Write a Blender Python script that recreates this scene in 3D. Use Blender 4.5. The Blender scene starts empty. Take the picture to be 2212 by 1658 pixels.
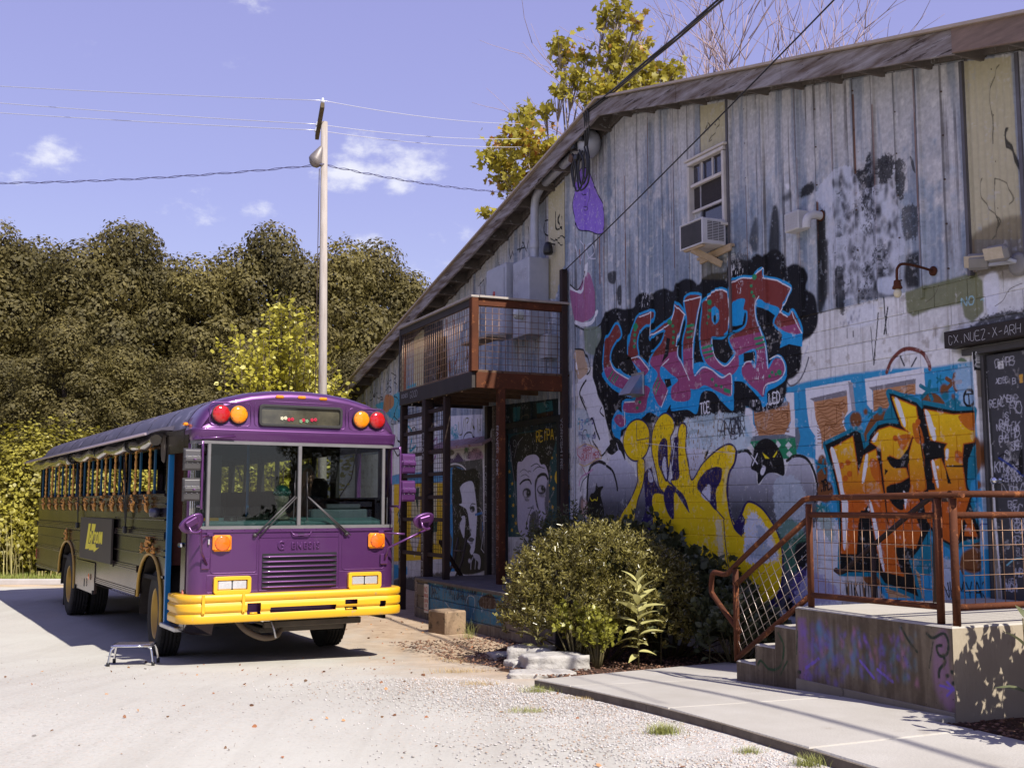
import bpy,math,random
import numpy as np
from mathutils import Vector,Matrix,noise as mnoise
# ------------------------------------------------------------------ camera, sky, sun, exposure
scn = bpy.context.scene
COL = scn.collection
CAM_H = 1.8
cam = bpy.data.cameras.new('camera')
cam.lens = 39.375
cam.sensor_width = 36.0
cam.clip_start = 0.05
cam.clip_end = 900
camo = bpy.data.objects.new('camera',cam)
COL.objects.link(camo)
camo.location = (0,0,CAM_H)
camo.rotation_euler = (math.radians(90 + 6.109),0,0)
scn.camera = camo
scn.view_settings.view_transform = 'Standard'
scn.view_settings.look = 'None'
scn.view_settings.exposure = 1.0
scn.view_settings.gamma = 1.0
scn.view_settings.use_curve_mapping = False
SUN = Vector((0.56,-0.714,1.0)).normalized()      # towards the sun
sun_el = math.asin(SUN.z)
sun_az = math.atan2(SUN.x,SUN.y)
world = bpy.data.worlds.new("World")
scn.world = world
world.use_nodes = True
wn = world.node_tree.nodes
wl = world.node_tree.links
for n in list(wn):
 wn.remove(n)
w_out = wn.new('ShaderNodeOutputWorld')
w_bg = wn.new('ShaderNodeBackground')
w_bg.inputs['Strength'].default_value = 0.098
w_sky = wn.new('ShaderNodeTexSky')
w_sky.sky_type = 'NISHITA'
w_sky.sun_disc = False
w_sky.sun_elevation = sun_el
w_sky.sun_rotation = sun_az
w_sky.air_density = 1.0
w_sky.dust_density = 0.6
w_sky.ozone_density = 1.6
w_tint = wn.new('ShaderNodeMix')
w_tint.data_type = 'RGBA'
w_tint.blend_type = 'MIX'
w_tint.inputs[0].default_value = 0.72
wl.new(w_sky.outputs[0],w_tint.inputs[6])
w_geo = wn.new('ShaderNodeTexCoord')
w_sep = wn.new('ShaderNodeSeparateXYZ')
wl.new(w_geo.outputs['Generated'],w_sep.inputs[0])
w_mr = wn.new('ShaderNodeMapRange')
w_mr.inputs[1].default_value = 0.0
w_mr.inputs[2].default_value = 0.75
wl.new(w_sep.outputs[2],w_mr.inputs[0])
w_ramp = wn.new('ShaderNodeValToRGB')
w_ramp.color_ramp.elements[0].color = (3.15,3.1,4.25,1)
w_ramp.color_ramp.elements[1].color = (1.45,1.30,3.45,1)
e = w_ramp.color_ramp.elements.new(0.35)
e.color = (2.25,2.08,4.15,1)
wl.new(w_mr.outputs[0],w_ramp.inputs[0])
wl.new(w_ramp.outputs[0],w_tint.inputs[7])
w_mapc = wn.new('ShaderNodeMapping')
w_mapc.inputs['Scale'].default_value = (1.0,1.0,1.7)
wl.new(w_geo.outputs['Generated'],w_mapc.inputs[0])
w_n1 = wn.new('ShaderNodeTexNoise')
w_n1.inputs['Scale'].default_value = 11.0
w_n1.inputs['Detail'].default_value = 9.0
w_n1.inputs['Roughness'].default_value = 0.62
wl.new(w_mapc.outputs[0],w_n1.inputs['Vector'])
CLOUDS = []   # (direction, angular width, angular height, strength) filled below
def _dirpx(x,y):
 a = (x - 1105.5) / 2418.4
 b = (829 - y) / 2418.4
 p = math.radians(6.109)
 return Vector((a,math.cos(p) - b * math.sin(p),math.sin(p) + b * math.cos(p))).normalized()
for (cx_,cy_,rw,rh,st) in ((880,328,.048,.020,1.0),(915,310,.03,.016,.8),(760,372,.045,.013,.8),(850,402,.018,.009,.7),
        (440,470,.045,.020,.55),(555,465,.035,.018,.5),(40,332,.045,.016,.8),(45,385,.055,.018,.85),
        (1000,505,.05,.022,.6),(880,545,.06,.015,.45),(560,-8,.16,.012,.3),(320,140,.1,.02,.12)):
 CLOUDS.append((_dirpx(cx_,cy_),rw * 1.05,rh * 1.2,st))
for k_ in range(26):          # the same kind of cloud all round the horizon
 a_ = 0.75 + k_ * (2 * math.pi - 1.5) / 26
 el_ = 0.16 + 0.24 * ((k_ * 7919) % 13) / 13
 CLOUDS.append((Vector((math.sin(a_) * math.cos(el_),math.cos(a_) * math.cos(el_),math.sin(el_))),.05 + .03 * (k_ % 3),.02 + .006 * (k_ % 2),.7))
acc = None
for (d_,rw,rh,st) in CLOUDS:
 t_ = Vector((d_.y,-d_.x,0)).normalized()
 u_ = t_.cross(d_)
 if u_.z < 0:
  u_ = -u_
 vm = []
 for (v_,r_) in ((t_,rw),(u_,rh)):
  dt = wn.new('ShaderNodeVectorMath')
  dt.operation = 'DOT_PRODUCT'
  dt.inputs[1].default_value = v_ / r_
  wl.new(w_geo.outputs['Generated'],dt.inputs[0])
  vm.append(dt)
 dd = wn.new('ShaderNodeVectorMath')
 dd.operation = 'DOT_PRODUCT'
 dd.inputs[1].default_value = d_
 wl.new(w_geo.outputs['Generated'],dd.inputs[0])
 back = wn.new('ShaderNodeMath')
 back.operation = 'LESS_THAN'
 back.inputs[1].default_value = 0.0
 wl.new(dd.outputs['Value'],back.inputs[0])
 comb = wn.new('ShaderNodeCombineXYZ')
 wl.new(vm[0].outputs['Value'],comb.inputs[0])
 wl.new(vm[1].outputs['Value'],comb.inputs[1])
 sc_ = wn.new('ShaderNodeMath')
 sc_.operation = 'MULTIPLY'
 sc_.inputs[1].default_value = 50.0
 wl.new(back.outputs[0],sc_.inputs[0])
 wl.new(sc_.outputs[0],comb.inputs[2])
 ln = wn.new('ShaderNodeVectorMath')
 ln.operation = 'LENGTH'
 wl.new(comb.outputs[0],ln.inputs[0])
 mr = wn.new('ShaderNodeMapRange')
 mr.inputs[1].default_value = 1.25
 mr.inputs[2].default_value = 0.0
 mr.inputs[3].default_value = 0.0
 mr.inputs[4].default_value = st
 wl.new(ln.outputs['Value'],mr.inputs[0])
 if acc is None:
  acc = mr.outputs[0]
 else:
  mx = wn.new('ShaderNodeMath')
  mx.operation = 'MAXIMUM'
  wl.new(acc,mx.inputs[0])
  wl.new(mr.outputs[0],mx.inputs[1])
  acc = mx.outputs[0]
w_cm = wn.new('ShaderNodeMath')       # falloff + noise, thresholded softly
w_cm.operation = 'MULTIPLY_ADD'
w_cm.inputs[1].default_value = 3.4
w_cm.inputs[2].default_value = -2.12
wl.new(w_n1.outputs['Fac'],w_cm.inputs[0])
w_ca = wn.new('ShaderNodeMath')
w_ca.operation = 'ADD'
wl.new(w_cm.outputs[0],w_ca.inputs[0])
wl.new(acc,w_ca.inputs[1])
w_cr = wn.new('ShaderNodeMapRange')
w_cr.interpolation_type = 'SMOOTHSTEP'
w_cr.inputs[1].default_value = 0.0
w_cr.inputs[2].default_value = 0.62
w_cr.inputs[4].default_value = 0.80
wl.new(w_ca.outputs[0],w_cr.inputs[0])
w_gate = wn.new('ShaderNodeMath')
w_gate.operation = 'MULTIPLY'
w_g2 = wn.new('ShaderNodeMapRange')
w_g2.inputs[1].default_value = 0.0
w_g2.inputs[2].default_value = 0.12
wl.new(acc,w_g2.inputs[0])
wl.new(w_cr.outputs[0],w_gate.inputs[0])
wl.new(w_g2.outputs[0],w_gate.inputs[1])
w_cmix = wn.new('ShaderNodeMix')
w_cmix.data_type = 'RGBA'
w_cmix.inputs[7].default_value = (5.0,5.05,5.4,1)
wl.new(w_gate.outputs[0],w_cmix.inputs[0])
wl.new(w_tint.outputs[2],w_cmix.inputs[6])
wl.new(w_cmix.outputs[2],w_bg.inputs['Color'])
wl.new(w_bg.outputs[0],w_out.inputs['Surface'])
sl = bpy.data.lights.new('sun','SUN')
sl.energy = 3.9
sl.angle = math.radians(0.53)
sl.color = (1.0,0.95,0.87)
slo = bpy.data.objects.new('sun',sl)
COL.objects.link(slo)
slo.rotation_euler = (-SUN).to_track_quat('-Z','Y').to_euler()
slo.location = (20,-20,40)
# ------------------------------------------------------------------ helpers
rnd = random.Random(7)
def ground_z(x,y):
 t = (y - 6.8) / 7.8
 t = max(0.0,min(1.0,t))
 return 0.36 * (1 - t * t * (3 - 2 * t))
WE = Vector((0.40878,-0.91263,0))     # along the gable wall, towards the camera
WN = Vector((-0.91263,-0.40878,0))    # out of the wall, towards the yard
WD = 7.83
WROT = math.atan2(WE.y,WE.x)
def W(u,d=0.0,z=0.0):                 # wall coordinates: u along, d out of the wall, z up
 p = WE * u + WN * (-WD + d)
 return Vector((p.x,p.y,z))
class MB:
 def __init__(s):
  s.v = []; s.f = []; s.m = []; s.sm = []
 def add(s,vs,fs,mi=0,smooth=False,mat=None):
  o = len(s.v)
  if mat is not None:
   vs = [mat @ Vector(v) for v in vs]
  s.v.extend([tuple(v) for v in vs])
  for f in fs:
   s.f.append([i + o for i in f]); s.m.append(mi); s.sm.append(smooth)
  return s
 def box(s,c,size,mi=0,rot=None,ch=0.0):
  hx,hy,hz = size[0] / 2,size[1] / 2,size[2] / 2
  M_ = Matrix.Translation(c)
  if rot is not None:
   M_ = M_ @ (rot if isinstance(rot,Matrix) else Matrix.Rotation(rot,4,'Z'))
  if ch <= 0:
   vs = [(x,y,z) for z in (-hz,hz) for y in (-hy,hy) for x in (-hx,hx)]
   fs = [(0,2,3,1),(4,5,7,6),(0,1,5,4),(2,6,7,3),(0,4,6,2),(1,3,7,5)]
   return s.add(vs,fs,mi,False,M_)
  c_ = min(ch,hx * .95,hy * .95,hz * .95)
  vs = []; idx = {}
  for sx in (-1,1):
   for sy in (-1,1):
    for sz in (-1,1):
     idx[(sx,sy,sz)] = len(vs)
     vs += [(sx * hx,sy * (hy - c_),sz * (hz - c_)),(sx * (hx - c_),sy * hy,sz * (hz - c_)),(sx * (hx - c_),sy * (hy - c_),sz * hz)]
  fs = []
  def fix(f):
   a,b,c2 = Vector(vs[f[0]]),Vector(vs[f[1]]),Vector(vs[f[2]])
   n = (b - a).cross(c2 - a)
   cen = sum((Vector(vs[i]) for i in f),Vector()) / len(f)
   return f if n.dot(cen) > 0 else tuple(reversed(f))
  for ax in range(3):
   for sg in (-1,1):
    q = []
    for (p,r) in ((-1,-1),(1,-1),(1,1),(-1,1)):
     k = [p,r]; k.insert(ax,sg)
     q.append(idx[tuple(k)] + ax)
    fs.append(fix(tuple(q)))
  for ax in range(3):
   o1,o2 = [a for a in range(3) if a != ax]
   for s1 in (-1,1):
    for s2 in (-1,1):
     k1 = [0,0,0]; k1[o1] = s1; k1[o2] = s2
     a = list(k1); a[ax] = -1; b = list(k1); b[ax] = 1
     fs.append(fix((idx[tuple(a)] + o1,idx[tuple(b)] + o1,idx[tuple(b)] + o2,idx[tuple(a)] + o2)))
  for k,i in idx.items():
   fs.append(fix((i,i + 1,i + 2)))
  return s.add(vs,fs,mi,False,M_)
 def tube(s,pts,r,n=8,mi=0,cap=True,closed=False,smooth=True):
  pts = [Vector(p) for p in pts]
  N = len(pts)
  rr = r if isinstance(r,(list,tuple)) else [r] * N
  up = None; vs = []
  for i,p in enumerate(pts):
   if closed:
    t = pts[(i + 1) % N] - pts[i - 1]
   else:
    t = pts[min(i + 1,N - 1)] - pts[max(i - 1,0)]
   if t.length < 1e-9:
    t = Vector((0,0,1))
   t.normalize()
   if up is None:
    up = Vector((0,0,1)) if abs(t.z) < .9 else Vector((1,0,0))
   a = t.cross(up)
   if a.length < 1e-6:
    a = t.orthogonal()
   a.normalize(); b = a.cross(t).normalized(); up = b
   for k in range(n):
    an = 2 * math.pi * k / n
    vs.append(p + (a * math.cos(an) + b * math.sin(an)) * rr[i])
  fs = []
  L = N if closed else N - 1
  for i in range(L):
   j = (i + 1) % N
   for k in range(n):
    k2 = (k + 1) % n
    fs.append((i * n + k,j * n + k,j * n + k2,i * n + k2))
  s.add(vs,fs,mi,smooth)
  if cap and not closed:
   o = len(s.v) - N * n
   s.f.append([o + k for k in range(n)]); s.m.append(mi); s.sm.append(False)
   s.f.append([o + (N - 1) * n + k for k in reversed(range(n))]); s.m.append(mi); s.sm.append(False)
  return s
 def bar(s,a,b,w,h,mi=0,up=(0,0,1),ch=0.0):
  a = Vector(a); b = Vector(b); t = b - a; L = t.length
  x = t.normalized(); u = Vector(up)
  y = u.cross(x)
  if y.length < 1e-5:
   y = x.orthogonal()
  y.normalize(); z = x.cross(y)
  R_ = Matrix((x,y,z)).transposed().to_4x4()
  return s.box((a + b) / 2,(L,w,h),mi,R_,ch)
 def prism(s,poly,z0,z1,mi=0,mat=None,smooth=False):   # poly in local xy, extruded z
  n = len(poly)
  vs = [(p[0],p[1],z0) for p in poly] + [(p[0],p[1],z1) for p in poly]
  ar = sum(poly[i][0] * poly[(i + 1) % n][1] - poly[(i + 1) % n][0] * poly[i][1] for i in range(n))
  order = list(range(n)) if ar > 0 else list(range(n))[::-1]
  fs = [tuple(reversed(order)),tuple(i + n for i in order)]
  for k in range(n):
   i = order[k]; j = order[(k + 1) % n]
   fs.append((i,j,j + n,i + n))
  return s.add(vs,fs,mi,smooth,mat)
 def lathe(s,prof,n=24,mi=0,mat=None,smooth=True):      # prof: (r, z)
  vs = []; fs = []
  for (r,z) in prof:
   for k in range(n):
    a = 2 * math.pi * k / n
    vs.append((r * math.cos(a),r * math.sin(a),z))
  for i in range(len(prof) - 1):
   for k in range(n):
    k2 = (k + 1) % n
    fs.append((i * n + k,i * n + k2,(i + 1) * n + k2,(i + 1) * n + k))
  return s.add(vs,fs,mi,smooth,mat)
 def ball(s,c,r,n=10,m=7,mi=0,mat=None):
  r = r if isinstance(r,(tuple,list)) else (r,r,r)
  prof = []
  vs = []; fs = []
  for i in range(m + 1):
   th = math.pi * i / m
   for k in range(n):
    a = 2 * math.pi * k / n
    vs.append((c[0] + r[0] * math.sin(th) * math.cos(a),c[1] + r[1] * math.sin(th) * math.sin(a),c[2] - r[2] * math.cos(th)))
  for i in range(m):
   for k in range(n):
    k2 = (k + 1) % n
    fs.append((i * n + k,i * n + k2,(i + 1) * n + k2,(i + 1) * n + k))
  return s.add(vs,fs,mi,True,mat)
 def mesh(s,name,mats):
  me = bpy.data.meshes.new(name)
  me.from_pydata(s.v,[],s.f)
  for m_ in (mats if isinstance(mats,(list,tuple)) else [mats]):
   me.materials.append(m_)
  me.polygons.foreach_set('material_index',s.m)
  me.polygons.foreach_set('use_smooth',s.sm)
  me.update()
  return me
 def build(s,name,mats,parent=None,loc=None,rotz=0.0,kind=None,bevel=0.0):
  o = bpy.data.objects.new(name,s.mesh(name,mats))
  COL.objects.link(o)
  if parent is not None:
   o.parent = parent
  if loc is not None:
   o.location = loc
  if rotz:
   o.rotation_euler = (0,0,rotz)
  if kind:
   o['kind'] = kind
  if bevel > 0:
   bv = o.modifiers.new('bevel','BEVEL')
   bv.width = bevel; bv.segments = 2; bv.limit_method = 'ANGLE'; bv.angle_limit = math.radians(40)
  return o
def tag(o,label,cat,group=None):
 o['label'] = label
 o['category'] = cat
 if group:
  o['group'] = group
 return o
def thing(name,label,cat,loc=(0,0,0),rotz=0.0,group=None):
 o = bpy.data.objects.new(name,None)
 o.empty_display_size = 0.2
 COL.objects.link(o)
 o.location = loc
 o.rotation_euler = (0,0,rotz)
 return tag(o,label,cat,group)
def wall_thing(name,label,cat,u,d,z,group=None):          # local x along the wall, local y into the wall
 return thing(name,label,cat,W(u,d,z),WROT,group)
def copy_obj(src,name,parent=None,loc=None,rot=None,scale=None):
 o = src.copy()
 o.name = name
 COL.objects.link(o)
 if parent is not None:
  o.parent = parent
 if loc is not None:
  o.location = loc
 if rot is not None:
  o.rotation_euler = rot
 if scale is not None:
  o.scale = scale
 return o
def copy_thing(root,loc,rotz,label,group=None,scale=None):
 r = root.copy()
 COL.objects.link(r)
 r.location = loc
 r.rotation_euler = (0,0,rotz)
 if scale is not None:
  r.scale = scale
 r['label'] = label
 if group:
  r['group'] = group
 for ch in list(root.children):
  c = ch.copy(); COL.objects.link(c); c.parent = r
  for g in list(ch.children):
   d = g.copy(); COL.objects.link(d); d.parent = c
 return r
# ------------------------------------------------------------------ materials
def mat(name,c1,c2=None,scale=3.0,rough=0.6,metal=0.0,bump=0.0,bscale=40.0,coord='Object',stretch=(1,1,1),
  c3=None,s3=12.0,t3=0.62,rough2=None,coat=0.0,trans=0.0,alpha=None,spec=None,detail=6.0,ior=None,sub=0.0,contrast=0.25,bdist=0.01,emit=None):
 m = bpy.data.materials.new(name)
 m.use_nodes = True
 nt = m.node_tree; N_ = nt.nodes; L_ = nt.links
 bs = N_['Principled BSDF']
 tc = N_.new('ShaderNodeTexCoord')
 mp = N_.new('ShaderNodeMapping')
 mp.inputs['Scale'].default_value = stretch
 if coord == 'World':
  ge = N_.new('ShaderNodeNewGeometry')
  L_.new(ge.outputs['Position'],mp.inputs[0])
 else:
  L_.new(tc.outputs[coord],mp.inputs[0])
 def rgba(c):
  return (c[0],c[1],c[2],1)
 if c2 is None:
  bs.inputs['Base Color'].default_value = rgba(c1)
  colout = None
 else:
  nz = N_.new('ShaderNodeTexNoise')
  nz.inputs['Scale'].default_value = scale
  nz.inputs['Detail'].default_value = detail
  nz.inputs['Roughness'].default_value = 0.6
  L_.new(mp.outputs[0],nz.inputs['Vector'])
  mr = N_.new('ShaderNodeMapRange')
  mr.inputs[1].default_value = 0.5 - contrast
  mr.inputs[2].default_value = 0.5 + contrast
  L_.new(nz.outputs['Fac'],mr.inputs[0])
  mx = N_.new('ShaderNodeMix'); mx.data_type = 'RGBA'
  mx.inputs[6].default_value = rgba(c1); mx.inputs[7].default_value = rgba(c2)
  L_.new(mr.outputs[0],mx.inputs[0])
  colout = mx.outputs[2]
  if rough2 is not None:
   rr = N_.new('ShaderNodeMapRange')
   rr.inputs[3].default_value = rough; rr.inputs[4].default_value = rough2
   L_.new(mr.outputs[0],rr.inputs[0])
   L_.new(rr.outputs[0],bs.inputs['Roughness'])
  if c3 is not None:
   n3 = N_.new('ShaderNodeTexNoise')
   n3.inputs['Scale'].default_value = s3
   n3.inputs['Detail'].default_value = 8
   n3.inputs['Roughness'].default_value = 0.7
   L_.new(mp.outputs[0],n3.inputs['Vector'])
   m3 = N_.new('ShaderNodeMapRange')
   m3.inputs[1].default_value = t3 - 0.03; m3.inputs[2].default_value = t3 + 0.03
   L_.new(n3.outputs['Fac'],m3.inputs[0])
   x3 = N_.new('ShaderNodeMix'); x3.data_type = 'RGBA'
   x3.inputs[7].default_value = rgba(c3)
   L_.new(colout,x3.inputs[6]); L_.new(m3.outputs[0],x3.inputs[0])
   colout = x3.outputs[2]
  L_.new(colout,bs.inputs['Base Color'])
 if rough2 is None or c2 is None:
  bs.inputs['Roughness'].default_value = rough
 bs.inputs['Metallic'].default_value = metal
 bs.inputs['Coat Weight'].default_value = coat
 bs.inputs['Coat Roughness'].default_value = 0.06
 if trans:
  bs.inputs['Transmission Weight'].default_value = trans
 if ior:
  bs.inputs['IOR'].default_value = ior
 if spec is None and rough >= .55 and not metal:
  spec = .2
 if spec is not None:
  bs.inputs['Specular IOR Level'].default_value = spec
 if sub:
  bs.inputs['Subsurface Weight'].default_value = sub
 if alpha is not None:
  bs.inputs['Alpha'].default_value = alpha
 if emit:
  bs.inputs['Emission Color'].default_value = rgba(emit[0]); bs.inputs['Emission Strength'].default_value = emit[1]
 if bump > 0:
  nb = N_.new('ShaderNodeTexNoise')
  nb.inputs['Scale'].default_value = bscale
  nb.inputs['Detail'].default_value = 5
  L_.new(mp.outputs[0],nb.inputs['Vector'])
  bp = N_.new('ShaderNodeBump')
  bp.inputs['Strength'].default_value = bump
  bp.inputs['Distance'].default_value = bdist
  L_.new(nb.outputs['Fac'],bp.inputs['Height'])
  L_.new(bp.outputs[0],bs.inputs['Normal'])
 return m
def leaf_mat(name,c1,c2,c3=None,rough=0.5,trans=0.35,scale=0.9,back=None):
 m = bpy.data.materials.new(name)
 m.use_nodes = True
 nt = m.node_tree; N_ = nt.nodes; L_ = nt.links
 bs = N_['Principled BSDF']; out = N_['Material Output']
 oi = N_.new('ShaderNodeObjectInfo')
 ge = N_.new('ShaderNodeNewGeometry')
 nz = N_.new('ShaderNodeTexNoise'); nz.inputs['Scale'].default_value = scale; nz.inputs['Detail'].default_value = 3
 L_.new(ge.outputs['Position'],nz.inputs['Vector'])
 ri = N_.new('ShaderNodeMath'); ri.operation = 'MULTIPLY_ADD'
 ri.inputs[1].default_value = 0.55;
 L_.new(ge.outputs['Random Per Island'],ri.inputs[0])
 n2 = N_.new('ShaderNodeMapRange'); n2.inputs[1].default_value = .3; n2.inputs[2].default_value = .7; n2.inputs[3].default_value = 0; n2.inputs[4].default_value = .45
 L_.new(nz.outputs['Fac'],n2.inputs[0]); L_.new(n2.outputs[0],ri.inputs[2])
 rp = N_.new('ShaderNodeValToRGB')
 rp.color_ramp.elements[0].color = (*c1,1); rp.color_ramp.elements[1].color = (*(c3 or c2),1)
 e_ = rp.color_ramp.elements.new(.6); e_.color = (*c2,1)
 if c3:
  rp.color_ramp.elements[0].position = 0.0
  e_.position = .7
  rp.color_ramp.elements[2].position = .95
 L_.new(ri.outputs[0],rp.inputs[0])
 L_.new(rp.outputs[0],bs.inputs['Base Color'])
 bs.inputs['Roughness'].default_value = rough
 tr = N_.new('ShaderNodeBsdfTranslucent')
 L_.new(rp.outputs[0],tr.inputs['Color'])
 ms = N_.new('ShaderNodeMixShader'); ms.inputs[0].default_value = trans
 L_.new(bs.outputs[0],ms.inputs[1]); L_.new(tr.outputs[0],ms.inputs[2]); L_.new(ms.outputs[0],out.inputs['Surface'])
 return m
RUST = mat('rusty_steel',(.125,.040,.018),(.055,.021,.011),2.2,.82,0.15,bump=.35,bscale=60,coord='World',c3=(.24,.085,.03),s3=9,t3=.6,spec=.2)
DARKRUST = mat('dark_rusty_steel',(.040,.019,.013),(.018,.010,.008),3,.8,0.1,bump=.3,bscale=60,coord='World',c3=(.10,.035,.016),s3=7,t3=.64)
CONC = mat('concrete_slab',(.50,.47,.42),(.40,.375,.33),1.2,.88,bump=.25,bscale=70,coord='World',c3=(.30,.275,.235),s3=3.0,t3=.68)
CONCDARK = mat('old_concrete',(.27,.235,.18),(.16,.135,.10),1.6,.9,bump=.5,bscale=35,coord='World',stretch=(1,1,.5),c3=(.07,.06,.045),s3=5,t3=.66)
WOODGREY = mat('weathered_wood',(.21,.175,.15),(.095,.075,.062),2.5,.85,bump=.5,bscale=24,stretch=(1,8,8),c3=(.40,.38,.38),s3=5,t3=.60)
BLACKRUB = mat('black_rubber',(.018,.018,.018),(.035,.034,.032),8,.75,bump=.2,bscale=60)
BLACK = mat('black_plastic',(.012,.012,.013),rough=.45)
CHROME = mat('chrome',(.75,.75,.78),rough=.08,metal=1.0)
ALU = mat('brushed_aluminium',(.55,.55,.57),(.42,.42,.44),10,.35,1.0)
GALV = mat('galvanised_grey',(.48,.49,.53),(.38,.39,.43),5,.55,.35,bump=.1)
WHITEPL = mat('white_plastic',(.62,.61,.62),(.50,.48,.46),5,.5)
STEELWIRE = mat('steel_wire',(.34,.22,.14),(.18,.09,.05),5,.45,.6,coord='World')
# ------------------------------------------------------------------ paint on the walls, rasterised in wall metres
FONT = {}
for kv in ("A=0,0 2,6 4,0;1,2 3,2|B=0,0 0,6 3,6 4,5 3,3 0,3;3,3 4,2 4,1 3,0 0,0|C=4,5 3,6 1,6 0,4 0,2 1,0 3,0 4,1|D=0,0 0,6 2,6 4,4 4,2 2,0 0,0|E=4,6 0,6 0,0 4,0;0,3 3,3|"
   "F=4,6 0,6 0,0;0,3 3,3|G=4,5 3,6 1,6 0,4 0,2 1,0 3,0 4,2 2,2|H=0,0 0,6;4,0 4,6;0,3 4,3|I=2,0 2,6|J=3,6 3,1 2,0 1,0 0,1|K=0,0 0,6;4,6 0,2.6;1.2,3.4 4,0|L=0,6 0,0 4,0|"
   "M=0,0 0,6 2,3 4,6 4,0|N=0,0 0,6 4,0 4,6|O=1,0 0,2 0,4 1,6 3,6 4,4 4,2 3,0 1,0|P=0,0 0,6 3,6 4,5 4,4 3,3 0,3|Q=1,0 0,2 0,4 1,6 3,6 4,4 4,2 3,0 1,0;2,2 4,-.5|"
   "R=0,0 0,6 3,6 4,5 3,3 0,3;1.5,3 4,0|S=4,5 3,6 1,6 0,5 0,4 4,2 4,1 3,0 1,0 0,1|T=0,6 4,6;2,6 2,0|U=0,6 0,1 1,0 3,0 4,1 4,6|V=0,6 2,0 4,6|W=0,6 1,0 2,4 3,0 4,6|"
   "X=0,0 4,6;0,6 4,0|Y=0,6 2,3 4,6;2,3 2,0|Z=0,6 4,6 0,0 4,0|0=1,0 0,2 0,4 1,6 3,6 4,4 4,2 3,0 1,0|1=1,5 2,6 2,0|2=0,5 1,6 3,6 4,5 4,4 0,0 4,0|3=0,6 4,6 2,3.5 4,2 3,0 0,0|"
   "!=2,6 2,2;2,.6 2,0|.=2,0 2,.7|-=1,3 3,3|5=4,6 0,6 0,3.5 3,3.5 4,2 3,0 0,0|/=0,0 4,6|9=4,3 1,3 0,4 1,6 3,6 4,4 3,0|:=2,1 2,1.6;2,4 2,4.6").split('|'):
 k_,v_ = kv.split('=',1)
 FONT[k_] = [[tuple(float(q) for q in p.split(',')) for p in s_.split()] for s_ in v_.split(';')]
def vnoise(h,w,ch,cw,seed):
 r = np.random.RandomState(seed)
 gh,gw = int(h / ch) + 3,int(w / cw) + 3
 g = r.rand(gh,gw).astype(np.float32)
 y = np.arange(h) / ch; x = np.arange(w) / cw
 yi = y.astype(int); xi = x.astype(int)
 fy = (y - yi).astype(np.float32); fx = (x - xi).astype(np.float32)
 fy = (fy * fy * (3 - 2 * fy))[:,None]; fx = (fx * fx * (3 - 2 * fx))[None,:]
 a = g[np.ix_(yi,xi)]; b = g[np.ix_(yi,xi + 1)]; c = g[np.ix_(yi + 1,xi)]; d = g[np.ix_(yi + 1,xi + 1)]
 return (a * (1 - fx) + b * fx) * (1 - fy) + (c * (1 - fx) + d * fx) * fy
def fbm(h,w,ch,cw,seed,oct=4):
 o = np.zeros((h,w),np.float32); a = 1.0; t = 0
 for k in range(oct):
  o += a * vnoise(h,w,max(ch,1.01),max(cw,1.01),seed + k); t += a; a *= .55; ch /= 2.1; cw /= 2.1
 return o / t
def catmull(P,closed,n=6):
 P = [np.array(p,float) for p in P]
 if len(P) < 3:
  return P
 out = []; N = len(P)
 rng = range(N) if closed else range(N - 1)
 for i in rng:
  p0 = P[(i - 1) % N] if closed or i > 0 else P[i]
  p1 = P[i]; p2 = P[(i + 1) % N]
  p3 = P[(i + 2) % N] if closed or i + 2 < N else P[i + 1]
  for k in range(n):
   t = k / n
   out.append(.5 * ((2 * p1) + (p2 - p0) * t + (2 * p0 - 5 * p1 + 4 * p2 - p3) * t * t + (3 * p1 - p0 - 3 * p2 + p3) * t ** 3))
 if not closed:
  out.append(P[-1])
 return out
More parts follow.
